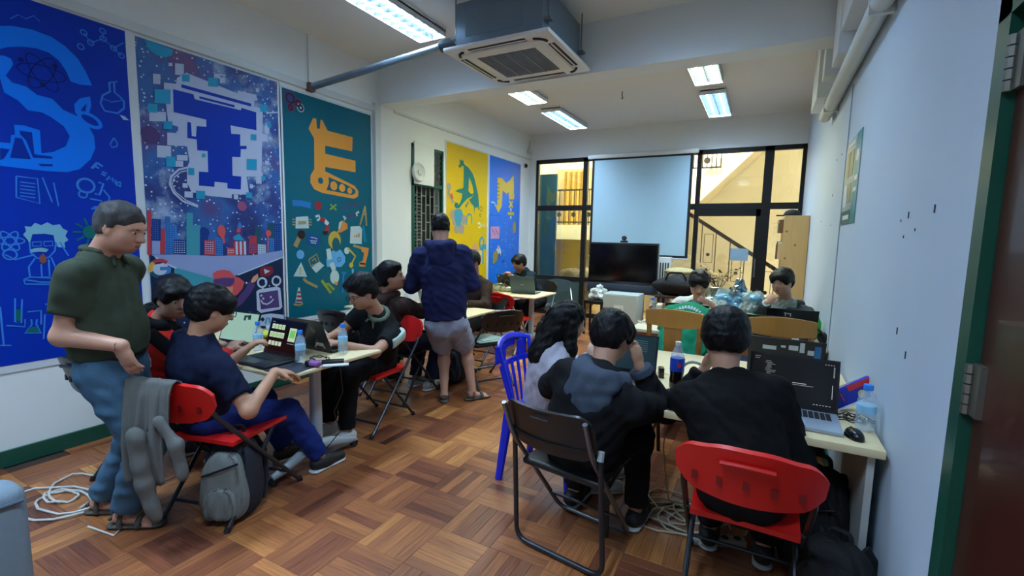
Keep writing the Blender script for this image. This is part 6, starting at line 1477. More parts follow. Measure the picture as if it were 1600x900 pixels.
def head_frame(hf, hu=None):
    f = unit(hf); r = unit(np.cross(f, UP if hu is None else hu)); u = np.cross(r, f); return np.stack([r, f, u], 1)
def head_prims(F, c, R, s=1.0, nose=1.0):
    at_ = lambda x, y, z: c+R@np.array((x, y, z))*s
    E = lambda x, y, z, a, b, d, k=.02, neg=False: F.ell(at_(x, y, z), R, (a*s, b*s, d*s), k*s, neg)
    E(0, -.012, .036, .073, .092, .080, .02); E(0, .022, -.025, .062, .066, .078, .03); E(0, .045, -.078, .036, .036, .030, .03)
    for q in (-1, 1): E(q*.036, .045, -.028, .026, .034, .03, .025); E(q*.05, .0, -.06, .016, .035, .03, .03)
    E(0, .075, .022, .050, .018, .012, .018)
    for q in (-1, 1): E(q*.031, .099, .0, .017, .014, .011, .012, True)
    F.cap(at_(0, .086, .006), at_(0, .108*nose, -.030), .0085*s, .0125*s, .012*s)
    for q in (-1, 1): E(q*.012, .096, -.033, .009, .010, .008, .006)
    E(0, .084, -.058, .024, .014, .006, .006); E(0, .081, -.069, .020, .014, .007, .006)
    for q in (-1, 1): E(q*.076, -.008, -.008, .009, .020, .031, .008); E(q*.083, -.004, -.006, .006, .010, .019, .005, True)
SKIN = {}
def skin(rgb):
    nm = 'skin_%d_%d_%d' % rgb
    m = mat(nm, rgb, .5, var=.06, scale=12, bump=.06, bscale=180)
    b = m.node_tree.nodes['Principled BSDF']; b.inputs['Subsurface Weight'].default_value = .08; b.inputs['Subsurface Radius'].default_value = (.02, .008, .004); b.inputs['Subsurface Scale'].default_value = .3
    return m
def cloth(nm, rgb, rough=.85, var=.1): return mat('cloth_'+nm, rgb, rough, var=var, scale=18, bump=.2, bscale=240, spec=.18)
def hair_mat(nm, rgb, rough=.38):
    return mat('hair_'+nm, rgb, rough, var=.35, scale=26, bump=.3, bscale=160, stretch=(1, 1, .2), spec=.22)
hair_k = hair_mat('black', (11, 10, 12), .48); hair_g = hair_mat('greying', (62, 60, 60), .6)

def person(label, face, hip, neck, head, hf, top, bottom, wr, an, pole_a=None, pole_k=None, skin_rgb=(178, 126, 98), hair='mop', hair_m=None, sleeve='long', legs='long',
           hood=None, collar=None, sh_w=.185, sc=1.0, near=True, shoes=(30, 30, 32), sandals=False, curl=(.45, .45), hdir=(None, None), pnorm=(None, None), belly=0., infl=.0, stripe=None, glasses=False, hu=None, tip=None, toe=(None, None), seed=1, cuff=None, thick=1.0, sole=None, slv=.70, hair_s=1.06, hem_up=0.0, leg_r=1.0, neck_r=1.0, arm_r=1.0):
    """wr, an : (right, left) wrist and ankle targets; poles give the way elbows and knees bend"""
    face = unit(np.array((face[0], face[1], 0.))); rt = np.cross(face, UP)
    hip, neck, head = (np.asarray(v, float) for v in (hip, neck, head))
    spine = unit(neck-hip); fw = unit(face-spine*(face@spine)); lat = unit(np.cross(fw, spine))
    base = (float(hip[0]), float(hip[1]), 0.)
    t = thing('person', label, 'person', base, 0, 'people in the room')
    hB = .0078 if near else .0095; hC = .0105 if near else .0125
    T = thick
    chest = hip+(neck-hip)*.68; mid = hip+(neck-hip)*.33
    chest = chest-fw*.012; 
    J = {}
    pole_a = pole_a or (rt*.6-UP*.6-face*.5, -rt*.6-UP*.6-face*.5)
    pole_k = pole_k or (face+UP*.5+rt*.1, face+UP*.5-rt*.1)
    arms = []; legs_j = []
    for i, sgn in ((0, 1), (1, -1)):
        sh = neck-spine*.080*sc+lat*sgn*(sh_w-.012)*sc+fw*.012
        el, w = ik(sh, wr[i], .285*sc, .25*sc, pole_a[i]); arms.append((sh, el, w))
        hj = hip+lat*sgn*.088*sc-spine*.0
        kn, a = ik(hj, an[i], .425*sc, .41*sc, pole_k[i]); legs_j.append((hj, kn, a))
    # ---- body: one continuous surface
    B = Field(hB)
    B.cap(hip, mid, .138*T, .122*T, .04, fw, .72); B.cap(mid, chest, .122*T, .148*T, .05, fw, .66); B.cap(chest, neck-spine*.06, .148*T, .09, .04, fw, .62)
    for sh, el, w in arms: B.cap(neck-spine*.045, sh, .042, .046, .04); B.cap(sh, el, .046*T, .038*T, .03); B.cap(el, w, .040*T*arm_r, .026*arm_r, .025)
    for hj, kn, a in legs_j: B.cap(hj, kn, .083*T, .054*T, .05); B.cap(kn, kn+(a-kn)*.3-unit(np.cross(np.cross(unit(a-kn), face), unit(a-kn)))*.0, .052*T, .054*T, .04); B.cap(kn+(a-kn)*.3, a, .052*T, .033, .03)
    R = head_frame(hf, hu)
    B.cap(neck-spine*.03, head+R@np.array((0, -.025, -.055))*sc, .058*T*neck_r, .054*neck_r, .03)
    head_prims(B, head, R, sc)
    for i, (sh, el, w) in enumerate(arms):
        d = unit(w-el) if hdir[i] is None else unit(hdir[i]); pn = (-UP if pnorm[i] is None else pnorm[i])
        hand(B, w, d, pn, curl[i], 1 if i == 1 else -1, .97*sc)
    toes = []
    for i, (hj, kn, a) in enumerate(legs_j):
        td = unit(np.array(((face if toe[i] is None else toe[i])[0], (face if toe[i] is None else toe[i])[1], 0))); toes.append(td)
        B.cap(a-td*.02-UP*.03, a+td*.12-UP*.052, .036, .026, .03, UP, .8)
        for k_ in range(5 if sandals else 0):
            sdv = np.cross(td, UP); o = (k_-2)*.016; B.cap(a+td*.11+sdv*o-UP*.058, a+td*(.165-.006*abs(k_-1))+sdv*o*1.15-UP*.064, .0125, .009, .006)
    sk_m = skin(skin_rgb)
    field_obj(B, 'body', sk_m, t)
    # ---- trousers or shorts
    if bottom:
        G = Field(hC); e = .012
        G.cap(hip+spine*.05, hip, .150*T, .150*T, .04, fw, .78, cut=(hip+spine*.10, spine))
        for (hj, kn, a) in legs_j:
            if legs == 'short':
                cpt = hj+(kn-hj)*.86; G.cap(hj, kn, .105*T, .098*T, .04, cut=(cpt, unit(kn-hj)))
            else:
                cpt = kn+(a-kn)*.93; G.cap(hj, kn, .096*T, .075*T*leg_r, .045); G.cap(kn, a, .075*T*leg_r, .060*T*leg_r, .04, cut=(cpt, unit(a-kn)))
        field_obj(G, 'shorts' if legs == 'short' else 'trousers', bottom, t, sines(seed+3, 8, 30, 110), .0022)
    # ---- upper garment
    G = Field(hC); e = infl
    hem = (hip-spine*(.02-hem_up), -spine)
    w0, w1, w2 = .158+e*.9, .156+e, .160+e*.8
    G.cap(hip-spine*.02, mid, w0*T, (w1+belly*.25)*T, .05, fw, .76+belly, cut=hem); G.cap(mid, chest, (w1+belly*.25)*T, w2*T, .06, fw, .74+belly*.5); G.cap(chest, neck-spine*.075, w2*T, .098+e*.5, .06, fw, .70)
    for (sh, el, w) in arms: G.cap(chest+(sh-neck)*.42-spine*.02, sh+(el-sh)*.30, .07, .055, .05)
    for i, (sh, el, w) in enumerate(arms):
        G.cap(neck-spine*.035, sh, .050+e*.3, .054+e*.4, .06)
        if sleeve == 'short': G.cap(sh, el, (.058+e*.5)*T, (.062+e*.5)*T, .045, cut=(sh+(el-sh)*slv, unit(el-sh)))
        else: G.cap(sh, el, (.054+e*.6)*T, (.051+e*.7)*T, .05); G.cap(el, w, (.050+e*.7)*T, .040+e*.4, .035, cut=(el+(w-el)*.94, unit(w-el)))
    G.cap(neck-spine*.02, neck+UP*.02+fw*.01, .068+e*.3, .062+e*.2, .03, cut=(neck+spine*.022+fw*0, unit(spine*.9+fw*.35*-1)))
    gname = {'hoodie': 'hoodie', 'jacket': 'jacket', 'polo': 'polo_shirt'}.get(top[0], top[0])
    go = field_obj(G, gname, top[1], t, sines(seed, 9, 30, 120), .0017 if top[0] not in ('hoodie', 'jacket') else .0026)
    if hood is not None:
        Hd = Field(hC); nb = neck-spine*.0
        pts = [nb+lat*.075+fw*.075-spine*.015, nb+lat*.10+fw*.01+spine*.012, nb+lat*.075-fw*.065+spine*.012, nb-fw*.095+spine*.0, nb-lat*.075-fw*.065+spine*.012, nb-lat*.10+fw*.01+spine*.012, nb-lat*.075+fw*.075-spine*.015]
        for a, b in zip(pts, pts[1:]): Hd.cap(a, b, .036, .038, .03)
        Hd.ell(nb-fw*.112-spine*.07, np.stack([lat, fw, spine], 1), (.115, .042, .095), .05)
        Hd.ell(nb-fw*.10-spine*.13, np.stack([lat, fw, spine], 1), (.06, .035, .06), .05)
        field_obj(Hd, 'hood', hood, go, sines(seed+9, 7, 30, 90), .0028)
    if collar is not None:
        Cc = Field(.007)
        for k_ in range(12):
            a = 2*math.pi*k_/12; b = 2*math.pi*(k_+1)/12; fn = lambda q: neck+spine*(.022+.012*math.cos(q)*-1)+lat*.066*math.sin(q)+fw*(.064*math.cos(q)+.012)
            Cc.cap(fn(a), fn(b), .016, .016, .012)
        for q in (-1, 1): Cc.cap(neck+fw*.075+lat*q*.02, neck+fw*.095-spine*.05+lat*q*.045, .013, .008, .012)
        field_obj(Cc, 'collar', collar, go)
    if stripe is not None:
        for sh, el, w in arms:
            St = Field(.007); u_ = unit(el-sh); o_ = unit(sh-neck)+UP*.7; o_ = unit(o_-u_*(o_@u_)); n_ = np.cross(u_, o_); St.cap(sh-u_*.03, sh+u_*.2, .080+e*.5, .074+e*.5, .03, cut=[(sh+(el-sh)*(slv-.1), u_), (sh+o_*.012, -o_), (sh+n_*.036, n_), (sh-n_*.036, -n_)])
            field_obj(St, 'sleeve_stripe', stripe, go)
    if cuff is not None:
        for sh, el, w in arms:
            Cf = Field(.007); Cf.cap(el+(w-el)*.80, el+(w-el)*.97, .050+e*.45, .045+e*.4, .01, cut=[(el+(w-el)*.96, unit(w-el)), (el+(w-el)*.80, -unit(w-el))])
            field_obj(Cf, 'cuff', cuff, go)
    # ---- shoes
    for i, (hj, kn, a) in enumerate(legs_j):
        td = toes[i]; sdv = np.cross(td, UP)
        gz = a[2]-.08
        if sandals:
            So = Field(.007); So.cap(a-td*.045-UP*.068, a+td*.155-UP*.068, .040, .044, .01, UP, .35)
            for q in ((.0, .0), (.085, .0)):
                c0 = a+td*q[0]; 
                for k_ in range(8):
                    f0, f1 = math.pi*k_/8, math.pi*(k_+1)/8; hh = (.044, .075)[0 if q[0] > .05 else 1]
                    ww = .046
                    So.cap(c0+sdv*ww*math.cos(f0)+UP*(hh*math.sin(f0)-.062), c0+sdv*ww*math.cos(f1)+UP*(hh*math.sin(f1)-.062), .0095, .0095, .006, td, 1.4)
            So.cap(a-td*.05-UP*.02+sdv*.03, a-td*.05-UP*.02-sdv*.03, .011, .011, .006)
            field_obj(So, 'sandal', mat('shoe_%d_%d_%d' % shoes, shoes, .7, var=.25, scale=30), t)
        else:
            So = Field(.0085); So.cap(a-td*.035-UP*.028, a+td*.03-UP*.022, .044, .045, .03); So.cap(a+td*.02-UP*.035, a+td*.145-UP*.046, .044, .036, .03)
            so = field_obj(So, 'shoe', mat('shoe_%d_%d_%d' % shoes, shoes, .6, var=.15, scale=30), t, gcut=[(a-UP*.078, -UP)])
            Sl = Field(.0085); Sl.cap(a-td*.04-UP*.07, a+td*.145-UP*.07, .046, .042, .01, UP, .3)
            field_obj(Sl, 'sole', mat('sole_%s' % str(sole), sole or (196, 198, 198), .6), so)
    # ---- hair and face details
    at_ = lambda x, y, z: head+R@np.array((x, y, z))*sc
    Hh = Field(.0058 if near else .008); ks = sc*hair_s
    E = lambda x, y, z, a, b, d, k=.015, neg=False, cut=None: Hh.ell(at_(x, y, z), R, (a*ks, b*ks, d*ks), k*ks, neg, cut)
    hm_ = hair_m or hair_k
    if hair == 'crop':
        E(0, -.016, .042, .0775, .095, .0815, .01); E(0, -.03, -.01, .0765, .075, .07, .02)
        E(0, .125, -.055, .10, .085, .115, .008, True); E(0, .02, -.10, .12, .12, .075, .01, True)
        amp = .0016
    elif hair == 'long':
        E(0, -.014, .044, .086, .104, .09, .02); E(0, -.05, -.02, .088, .078, .11, .03)
        for q in (-1, 1): Hh.cap(at_(q*.07, .01, .0), at_(q*.082, .03, -.16), .034*ks, .040*ks, .03); Hh.cap(at_(q*.08, .03, -.16), neck-spine*.22+lat*q*.075+fw*(.05), .040*ks, .026, .03)
        Hh.cap(at_(0, -.07, 0), neck-fw*.085-spine*.06, .078*ks, .086*ks, .03, None); Hh.cap(neck-fw*.085-spine*.06, neck-fw*.115-spine*.26, .086, .05, .03, fw, .5)
        E(0, .118, -.03, .058, .075, .095, .01, True); amp = .0022
    else:
        tall = {'mop': .0, 'quiff': .014, 'bowl': .004}.get(hair, 0)
        E(0, -.016, .048+tall*.5, .088, .106, .088+tall, .015); E(0, -.04, -.005, .084, .078, .072, .03)
        if hair in ('mop', 'bowl'):
            E(0, .050, .060, .078, .062, .042, .02)
            for q in (-1, 1): E(q*.062, .03, .025, .026, .055, .04, .02)
            E(0, .128, -.066, .074, .062, .092, .008, True)
            if hair == 'mop': E(0, .115, -.03, .040, .045, .070, .012, True)
        else:
            E(.02, .055, .092, .06, .05, .030, .02); E(0, .130, -.045, .085, .082, .105, .01, True)
        rr_ = random.Random(seed)
        for k_ in range(22):
            az = rr_.uniform(-2.6, 2.6); el_ = rr_.uniform(.1, 1.2); p0 = A3(.076*math.sin(az)*math.cos(el_), -.016+.094*math.cos(az)*math.cos(el_), .05+.08*math.sin(el_))
            dn = A3(.35*math.sin(az), .45*math.cos(az)+.2, -.55+.7*math.sin(el_)*(hair == 'quiff')); Hh.cap(at_(*p0), at_(*(p0+unit(dn)*rr_.uniform(.02, .038))), .017*ks, .006*ks, .012*ks)
        E(0, .045, -.115, .12, .10, .085, .012, True); E(0, -.03, -.150, .12, .12, .075, .012, True)
        for q in (-1, 1): E(q*.085, .01, -.025, .022, .034, .030, .01, True)
        amp = .0013
    ho = field_obj(Hh, 'hair', hm_, t, sines(seed+5, 7, 60, 200) if near else sines(seed+5, 6, 50, 120), amp)
    for q in (-1, 1):
        ey = Field(.004 if near else .006); ey.ell(at_(q*.031, .0775, .0005), R, (.0135*sc, .0105*sc, .0065*sc), .002)
        field_obj(ey, 'eye', mat('eye_white', (190, 182, 174), .25), t)
        ir = Field(.0026); ir.ell(at_(q*.031, .0862, .0), R, (.0058*sc, .0034*sc, .0058*sc), .001)
        field_obj(ir, 'iris', mat('eye_dark', (22, 14, 12), .2), t)
        eb = Field(.0045); eb.cap(at_(q*.015, .094, .018), at_(q*.046, .082, .021), .0042*sc, .0032*sc, .003); field_obj(eb, 'eyebrow', hm_ if hair != 'crop' else hair_k, t)
    lp = Field(.004); lp.ell(at_(0, .0905, -.0585), R, (.021*sc, .0085*sc, .0042*sc), .003); lp.ell(at_(0, .0885, -.0665), R, (.018*sc, .009*sc, .005*sc), .003)
    field_obj(lp, 'lips', mat('lips_%d' % skin_rgb[0], tuple(int(x*f) for x, f in zip(skin_rgb, (.82, .62, .62))), .45), t)
    if glasses:
        gl = MB()
        for q in (-1, 1):
            gl.tube([tuple(at_(q*.033+.024*math.cos(a), .107, .0+.017*math.sin(a))) for a in np.linspace(0, 2*math.pi, 14, endpoint=False)], .0022, 6, closed=True)
            gl.tube([tuple(at_(q*.057, .105, .006)), tuple(at_(q*.078, .06, .008)), tuple(at_(q*.080, -.005, .005))], .002, 5)
        gl.tube([tuple(at_(-.009, .108, .004)), tuple(at_(.009, .108, .004))], .002, 5)
        gl.build('glasses', blk_p, t, True, True)
    J.update(arms=arms, legs=legs_j, R=R, at=at_, chest=chest, mid=mid, fw=fw, lat=lat, spine=spine, top=go)
    return t, J
cr = A3(math.cos(YAW), math.sin(YAW), 0)      # photo right
cf = A3(-math.sin(YAW), math.cos(YAW), 0)     # away from the camera

# 1 standing man in the olive shirt
fl = lambda u, v: np.array(tuple(P(u, v, z=0)))
ra, la = fl(196, 822), fl(160, 800)
olive = cloth('olive', (58, 66, 52)); jeans = cloth('denim', (72, 104, 128), .9, .2)
f1 = unit(cr*.98+cf*.1)
t1, J1 = person('standing man with short grey hair in an olive shirt and blue jeans, hand in pocket', f1, Q(176, 572, 2.25), Q(155, 398, 2.24), Q(190, 356, 2.24), unit(cr*.95+cf*.05-UP*.30),
    ('short_sleeve_shirt', olive), jeans, (Q(190, 540, 2.08), Q(216, 545, 2.46)), (ra+UP*.08, la+UP*.08), pole_a=(-f1*.9-UP*.4, -f1*.9-UP*.3-cr*0), pole_k=(f1, f1), skin_rgb=(190, 138, 112), hair='crop', hair_m=hair_g,
    sleeve='short', collar=olive, shoes=(72, 66, 60), sandals=True, belly=.05, thick=1.0, hem_up=.09, leg_r=1.1, neck_r=1.12, arm_r=1.15, slv=.62, hdir=(unit(cr*.25-UP*1+cf*.1), unit(cr*.4-UP)), curl=(.25, .4), pnorm=(cf*1.0+cr*.1, -cf), seed=3, sc=1.0, infl=.006)
bl_ = Field(.008); hh = Q(176, 572, 2.25)+J1['spine']*.088; bl_.cap(hh, hh-J1['spine']*.03, .157, .157, .01, J1['fw'], .86, cut=[(hh, J1['spine']), (hh-J1['spine']*.038, -J1['spine'])]); field_obj(bl_, 'belt', mat('belt_leather', (20, 18, 18), .5), t1)
wb = Field(.005); a_, b_ = J1['arms'][0][1], J1['arms'][0][2]; wb.cap(b_-(b_-a_)*.05, b_-(b_-a_)*.02, .032, .031, .003, cut=[(b_-(b_-a_)*.02, unit(b_-a_)), (b_-(b_-a_)*.05, -unit(b_-a_))]); field_obj(wb, 'wristband', blk_p, t1)
# 2 red jacket
person('seated person in a red and black jacket at the left table, glancing sideways', (.3, .95), A3(-3.28, 1.42, .53), Q(247, 500, 2.72), Q(272, 467, 2.68), unit(cr*.75-cf*.45-UP*.12), ('jacket', cloth('red_jacket', (196, 36, 30), .6)), cloth('black', (18, 18, 21)),
    (A3(-2.98, 1.74, .765), A3(-3.28, 1.76, .765)), (A3(-3.12, 1.72, .08), A3(-3.36, 1.70, .08)), hood=cloth('black', (18, 18, 21)), stripe=cloth('black', (18, 18, 21)), hair='bowl', skin_rgb=(158, 114, 92), seed=11, infl=.012, sc=.97)
# 3 navy T-shirt
navy = cloth('navy', (16, 24, 50)); 
w3 = P(430, 581, z=.765); w3l = P(382, 548, z=.82)
t3, J3 = person('seated person in a navy T-shirt and blue trousers using a mouse at the left table', (.05, 1), A3(-2.66, 1.40, .53), Q(308, 532, 2.38), Q(330, 484, 2.43), unit(A3(.22, .93, -.28)), ('t_shirt', navy), cloth('blue_trousers', (26, 46, 116), .7),
    (w3, w3l), (A3(-2.43, 1.98, .08), A3(-2.75, 1.95, .08)), pole_a=(A3(.5, -.35, -.9), A3(-.3, -.2, -.9)), sleeve='short', skin_rgb=(184, 134, 104), hair='mop', glasses=True, seed=17, infl=.008, curl=(.35, .6), hdir=(unit(A3(.15, .9, -.25)), None), sc=.98)
# 4 black polo
w4 = P(528, 537, z=.775); w4r = P(510, 528, z=.775)
person('seated person in a black polo with pale sleeve panels and glasses, typing', (-.05, -1), A3(-2.74, 2.82, .53), Q(594, 492, 3.52), Q(566, 458, 3.42), unit(A3(-.22, -.88, -.34)), ('polo', cloth('black_polo', (18, 19, 22))), cloth('black', (18, 18, 21)),
    (w4r, w4), (A3(-2.80, 2.36, .08), A3(-2.58, 2.33, .08)), pole_a=(A3(-.7, .3, -.5), A3(.75, .45, -.35)), sleeve='short', collar=cloth('sage', (104, 118, 98)), stripe=cloth('pale_panel', (176, 192, 178)), hair='quiff', slv=.55, glasses=True, skin_rgb=(178, 130, 104), seed=23, infl=.008, shoes=(190, 192, 192))
# 5 brown hoodie
brn = cloth('brown', (62, 46, 42))
person('seated person in a brown hoodie looking up at the standing man', (.1, 1), A3(-2.93, 3.28, .53), Q(600, 462, 4.12), Q(613, 434, 4.08), unit(A3(.85, .38, .22)), ('hoodie', brn), cloth('dark_blue_jeans', (26, 34, 60)),
    (A3(-2.78, 3.68, .77), A3(-3.05, 3.70, .77)), (A3(-2.82, 3.60, .08), A3(-3.02, 3.62, .08)), hood=brn, hair='quiff', skin_rgb=(168, 118, 92), near=False, seed=29, infl=.022, shoes=(170, 172, 172))
# 6 standing man in the navy hoodie
nh = cloth('navy_hoodie', (30, 36, 76)); f6 = unit(cf*.97-cr*.12)
a6l, a6r = fl(694, 626), fl(738, 624)
t6, J6 = person('standing man seen from behind in a navy hoodie, grey shorts and sandals', f6, Q(697, 505, 4.10), Q(689, 384, 4.10), Q(688, 356, 4.17), unit(cf*.9-cr*.25-UP*.35), ('hoodie', nh), cloth('grey_shorts', (150, 158, 176)),
    (Q(724, 440, 4.38), Q(664, 440, 4.38)), (a6r+UP*.08, a6l+UP*.08), pole_a=(cr*.45-cf*.4-UP*.8, -cr*.45-cf*.4-UP*.8), pole_k=(cf, cf), legs='short', hood=nh, hair='crop', skin_rgb=(190, 142, 116), sandals=True, shoes=(84, 82, 76), near=True, seed=31, infl=.024, hem_up=.06, sh_w=.195, toe=(unit(cf*.5+cr*.85), unit(cf*.9-cr*.1)), hair_m=hair_k, thick=1.03)
# 7 person at the far table
person('seated person in a dark teal hoodie at the furthest table, holding up a tablet', (-.2, -1), A3(-3.08, 6.62, .53), Q(813, 428, 7.2), Q(811, 411, 7.1), unit(A3(-.45, -.8, -.2)), ('hoodie', cloth('dark_teal', (24, 38, 44))), cloth('black', (18, 18, 21)),
    (Q(793, 430, 6.85), Q(800, 431, 6.8)), (A3(-3.2, 6.2, .08), A3(-3.0, 6.2, .08)), hood=cloth('dark_teal', (24, 38, 44)), near=False, hair='mop', skin_rgb=(176, 124, 98), seed=37, infl=.015)
# 8 girl with long hair
lav = cloth('pale_lilac', (176, 172, 186))
person('girl with long black hair in a pale lilac hoodie on the blue chair', (.85, .5), A3(-1.16, 2.64, .52), Q(872, 545, 2.74), Q(889, 503, 2.78), unit(A3(.80, .52, -.22)), ('hoodie', lav), cloth('jeans_dark', (34, 44, 64)),
    (A3(-.90, 2.74, .78), A3(-.88, 2.95, .77)), (A3(-.80, 2.62, .08), A3(-.84, 2.80, .08)), pole_a=(A3(-.2, -.8, -.6), A3(-.4, .3, -.8)), hair='long', sh_w=.165, sc=.94, seed=41, infl=.020, skin_rgb=(200, 158, 134), shoes=(190, 190, 190))
# 9 black hoodie, foreground
bk = cloth('black_hoodie', (20, 21, 24)); gh = cloth('slate_hood', (66, 74, 88))
e9 = P(1006, 640, z=.80)
person('person from behind in a black hoodie with grey hood, hand raised to head', (.14, .99), A3(-.72, 2.06, .53), Q(942, 585, 2.14), Q(956, 527, 2.27), unit(A3(.28, .88, -.38)), ('hoodie', bk), cloth('black', (18, 18, 21)),
    (Q(998, 572, 2.24), A3(-.82, 2.50, .78)), (A3(-.50, 2.40, .085), A3(-.86, 2.42, .085)), pole_a=(A3(.55, .25, -1), A3(-.8, -.2, -.5)), hood=gh, cuff=gh, hair='mop', seed=43, infl=.024, hdir=(unit(A3(-.25, .1, 1)), None), pnorm=(A3(-.7, .3, 0), None), curl=(.5, .4), skin_rgb=(186, 136, 108), sh_w=.19)
# 10 black shirt, foreground right
person('person seen from behind in plain black on the foreground red chair, chin on hand', (-.02, 1), A3(.0, 2.04, .53), Q(1134, 590, 2.05), Q(1133, 530, 2.12), unit(A3(-.06, .93, -.34)), ('shirt', cloth('plain_black', (13, 13, 15))), cloth('black', (18, 18, 21)),
    (A3(.10, 2.40, .785), Q(1100, 577, 2.32)), (A3(.10, 2.42, .085), A3(-.14, 2.44, .085)), pole_a=(A3(.45, -.5, -1), A3(-.6, -.1, -1)), hair='bowl', hair_s=1.17, seed=47, infl=.022, hdir=(None, unit(A3(.3, .0, .9))), pnorm=(None, A3(.6, -.3, 0)), skin_rgb=(188, 140, 112), sh_w=.19)
# 11 green jacket, slumped
grn = cloth('green_jacket', (22, 128, 92))
t11, J11 = person('person in a green varsity jacket slumped forward over the desk, back turned', (.02, 1), A3(-.52, 3.84, .53), A3(-.50, 4.20, .94), A3(-.50, 4.36, .86), unit(A3(0, .5, -.85)), ('jacket', grn), cloth('black', (18, 18, 21)),
    (A3(-.44, 4.44, .79), A3(-.58, 4.44, .79)), (A3(-.42, 4.20, .08), A3(-.62, 4.20, .08)), pole_a=(A3(.5, 0, -.9), A3(-.5, 0, -.9)), sh_w=.17, near=False, seed=53, infl=.035, hair='mop', hu=A3(0, .85, .5), thick=1.08)
sp_, la_, fw_ = J11['spine'], J11['lat'], J11['fw']
q = MB(); bc = J11['chest']-fw_*.155
for k in range(15):
    a = math.radians(160-10*k); c = bc+la_*.13*math.cos(a)+sp_*(.10*math.sin(a)-.01); c = c+fw_*(.012+.05*abs(math.cos(a))**2)
    q.box(c, (.016, .03, .012), np.stack([la_*math.sin(a)+sp_*-math.cos(a), la_*math.cos(a)+sp_*math.sin(a), fw_], 1))
q.build('back_lettering', cloth('white_letter', (196, 206, 200)), J11['top'], world=True)['kind'] = 'stuff'
wv = Field(.009)
hp = A3(-.52, 3.84, .53)
for d_ in (.05, .085): wv.cap(hp+sp_*d_, hp+sp_*(d_+.002), .197, .197, .005, fw_, .80, cut=[(hp+sp_*(d_+.012), sp_), (hp+sp_*d_, -sp_)])
field_obj(wv, 'waistband_stripe', cloth('white_letter', (196, 206, 200)), J11['top'])
# 12 white T-shirt, facing
person('seated person in a white T-shirt facing the camera, chin resting on hand', (.12, -1), A3(-.62, 5.12, .53), Q(1094, 470, 4.68), Q(1092, 444, 4.52), unit(A3(.12, -.9, -.36)), ('t_shirt', cloth('white_tee', (196, 204, 204))), cloth('black', (18, 18, 21)),
    (A3(-.74, 4.74, .79), Q(1111, 475, 4.40)), (A3(-.7, 4.72, .08), A3(-.5, 4.72, .08)), pole_a=(A3(-.8, .2, -.9), A3(.8, .2, -.9)), sleeve='short', hair='mop', near=False, seed=59, infl=.01, skin_rgb=(196, 148, 122), hdir=(None, unit(A3(-.85, -.3, .25))), pnorm=(None, A3(.2, .9, .2)), curl=(.4, .6))
# 13 grey hoodie, facing
gyh = cloth('charcoal_hoodie', (62, 68, 74))
t13, J13 = person('seated person in a charcoal hoodie by the right wall, hand to mouth', (-.3, -1), A3(.17, 5.12, .53), Q(1232, 474, 4.56), Q(1222, 441, 4.42), unit(A3(-.42, -.86, -.12)), ('hoodie', gyh), cloth('black', (18, 18, 21)),
    (Q(1197, 474, 4.22), A3(.30, 4.70, .79)), (A3(.05, 4.75, .08), A3(.25, 4.75, .08)), pole_a=(A3(-.5, 0, -1), A3(.9, .2, -.4)), hood=gyh, hair='mop', near=False, seed=61, infl=.02, skin_rgb=(186, 138, 112), hdir=(unit(A3(.55, .35, .75)), None), pnorm=(A3(.4, .8, 0), None), curl=(.55, .4))
wb = Field(.006); a_, b_ = J13['arms'][0][1], J13['arms'][0][2]; wb.cap(b_, b_+(b_-a_)*.03, .036, .035, .003, cut=[(b_+(b_-a_)*.07, unit(b_-a_)), (b_, -unit(b_-a_))]); field_obj(wb, 'bracelet', mat('white_plastic', (206, 212, 218)), t13)
# 14, 15 mostly hidden people at the middle table
person('dark-haired person mostly hidden behind the polo shirt and brown hoodie sitters', (.2, 1), A3(-3.46, 3.30, .53), Q(594, 462, 4.66), Q(600, 438, 4.62), unit(A3(.5, .85, -.1)), ('shirt', cloth('grey_shirt', (120, 104, 96))), cloth('black', (18, 18, 21)),
    (A3(-3.35, 3.70, .77), A3(-3.55, 3.70, .77)), (A3(-3.36, 3.62, .08), A3(-3.56, 3.62, .08)), near=False, seed=67, skin_rgb=(170, 122, 96))
w15 = P(730, 476, z=.775)
person('person in dark brown mostly hidden behind the standing man in the navy hoodie', (-.1, -1), A3(-2.98, 4.78, .53), A3(-3.0, 4.70, 1.03), A3(-3.02, 4.64, 1.22), unit(A3(-.1, -.9, -.3)), ('shirt', cloth('dark_brown', (58, 44, 36))), cloth('black', (18, 18, 21)),
    (A3(-3.12, 4.28, .775), A3(-2.86, 4.28, .775)), (A3(-3.1, 4.4, .08), A3(-2.9, 4.4, .08)), near=False, seed=71, skin_rgb=(150, 104, 78))
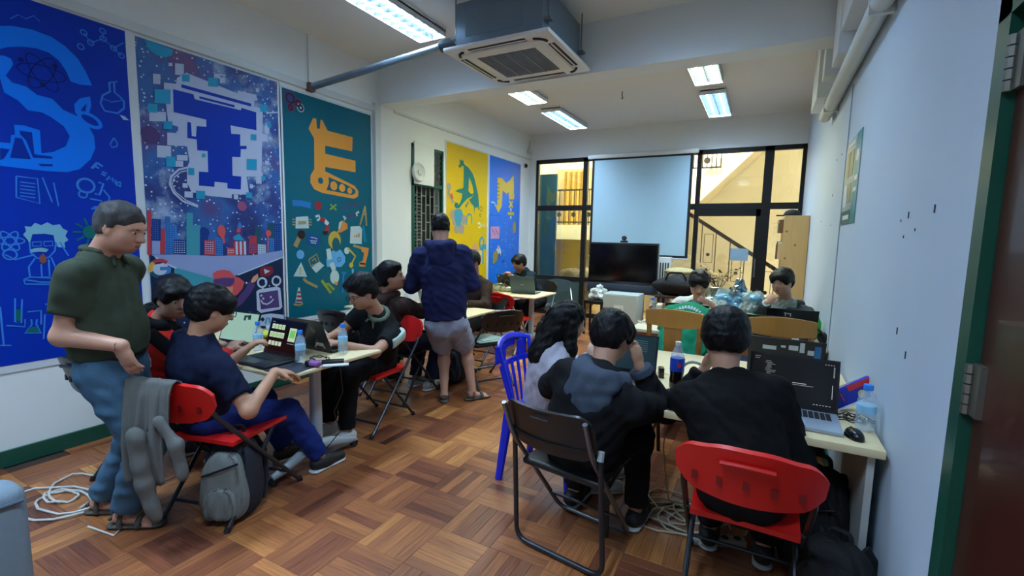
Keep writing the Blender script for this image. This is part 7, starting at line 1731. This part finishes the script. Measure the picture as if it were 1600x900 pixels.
for nm, lab, loc, rz in (('folding_chair', 'black folding chair under the person hidden behind the brown hoodie', (-3.46, 3.34, 0), 0), ('folding_chair', 'black folding chair under the person hidden by the navy hoodie', (-2.98, 4.72, 0), math.pi), ('folding_chair', 'black folding chair under the sitter with the tablet at the far table', (-3.08, 6.60, 0), math.pi+.1), ('folding_chair', 'black folding chair under the white T-shirt sitter', (-.62, 5.14, 0), math.pi), ('folding_chair', 'black folding chair under the charcoal hoodie sitter by the wall', (.17, 5.16, 0), math.pi)):
    dup(bpy.data.objects['folding_chair.004'], lab, loc, rz, G_B)

# jacket hung over the back of the left red chair
gj = cloth('grey_jacket', (96, 95, 92))
t = thing('hung_jacket', 'crumpled grey jacket hung over the back of the red chair at left', 'jacket', (-2.62, 1.15, 0), 0)
c0 = A3(-2.56, 1.47, 0); fx = A3(-math.sin(.28), math.cos(.28), 0); rx = A3(math.cos(.28), math.sin(.28), 0)
cp_ = lambda r, f, z: c0+rx*(r+.085)+fx*f+UP*z
path = [(-.315, .60), (-.33, .70), (-.352, .78), (-.368, .825), (-.392, .838), (-.415, .825), (-.43, .77), (-.44, .66), (-.445, .54), (-.44, .44), (-.435, .36)]
def drape(r0, r1, amp, v1=1.0, ph=0.):
    def f(a, b):
        k = b*v1*(len(path)-1); i = min(int(k), len(path)-2); w = k-i; ff, zz = (path[i][j]*(1-w)+path[i+1][j]*w for j in (0, 1))
        hang = max(0, (b*v1-.5)/.5)
        fold = amp*(.25+hang)*(math.sin(a*19+ph+3*b)+.6*math.sin(a*31+1.7*ph-5*b))
        return tuple(cp_(r0+(r1-r0)*a+.02*math.sin(6*b+ph)*hang-.03*hang*(a-.5), ff-abs(amp)*1.5*hang+fold, zz-.02*math.sin(a*9+ph)*hang))
    return MB().grid(f, 44, 40, .007)
drape(-.24, .0, .010).build('jacket_body', gj, t, 'all', True)
drape(-.10, .03, .008, .74, 2.).build('jacket_flap', gj, t, 'all', True)
sv = Field(.009); sv.cap(cp_(-.13, -.47, .58), cp_(-.10, -.47, .36), .05, .048, .03, fx, .6); sv.cap(cp_(-.10, -.47, .36), cp_(-.06, -.46, .20), .046, .036, .02, fx, .7)
field_obj(sv, 'sleeve', gj, t, sines(91, 6, 30, 70), .0016)
sv = Field(.009); sv.cap(cp_(.0, -.46, .66), cp_(.08, -.46, .56), .03, .034, .03, fx, .6); sv.cap(cp_(.08, -.46, .56), cp_(.10, -.455, .42), .036, .03, .02, fx, .7)
field_obj(sv, 'sleeve', gj, t, sines(93, 6, 30, 70), .0016)
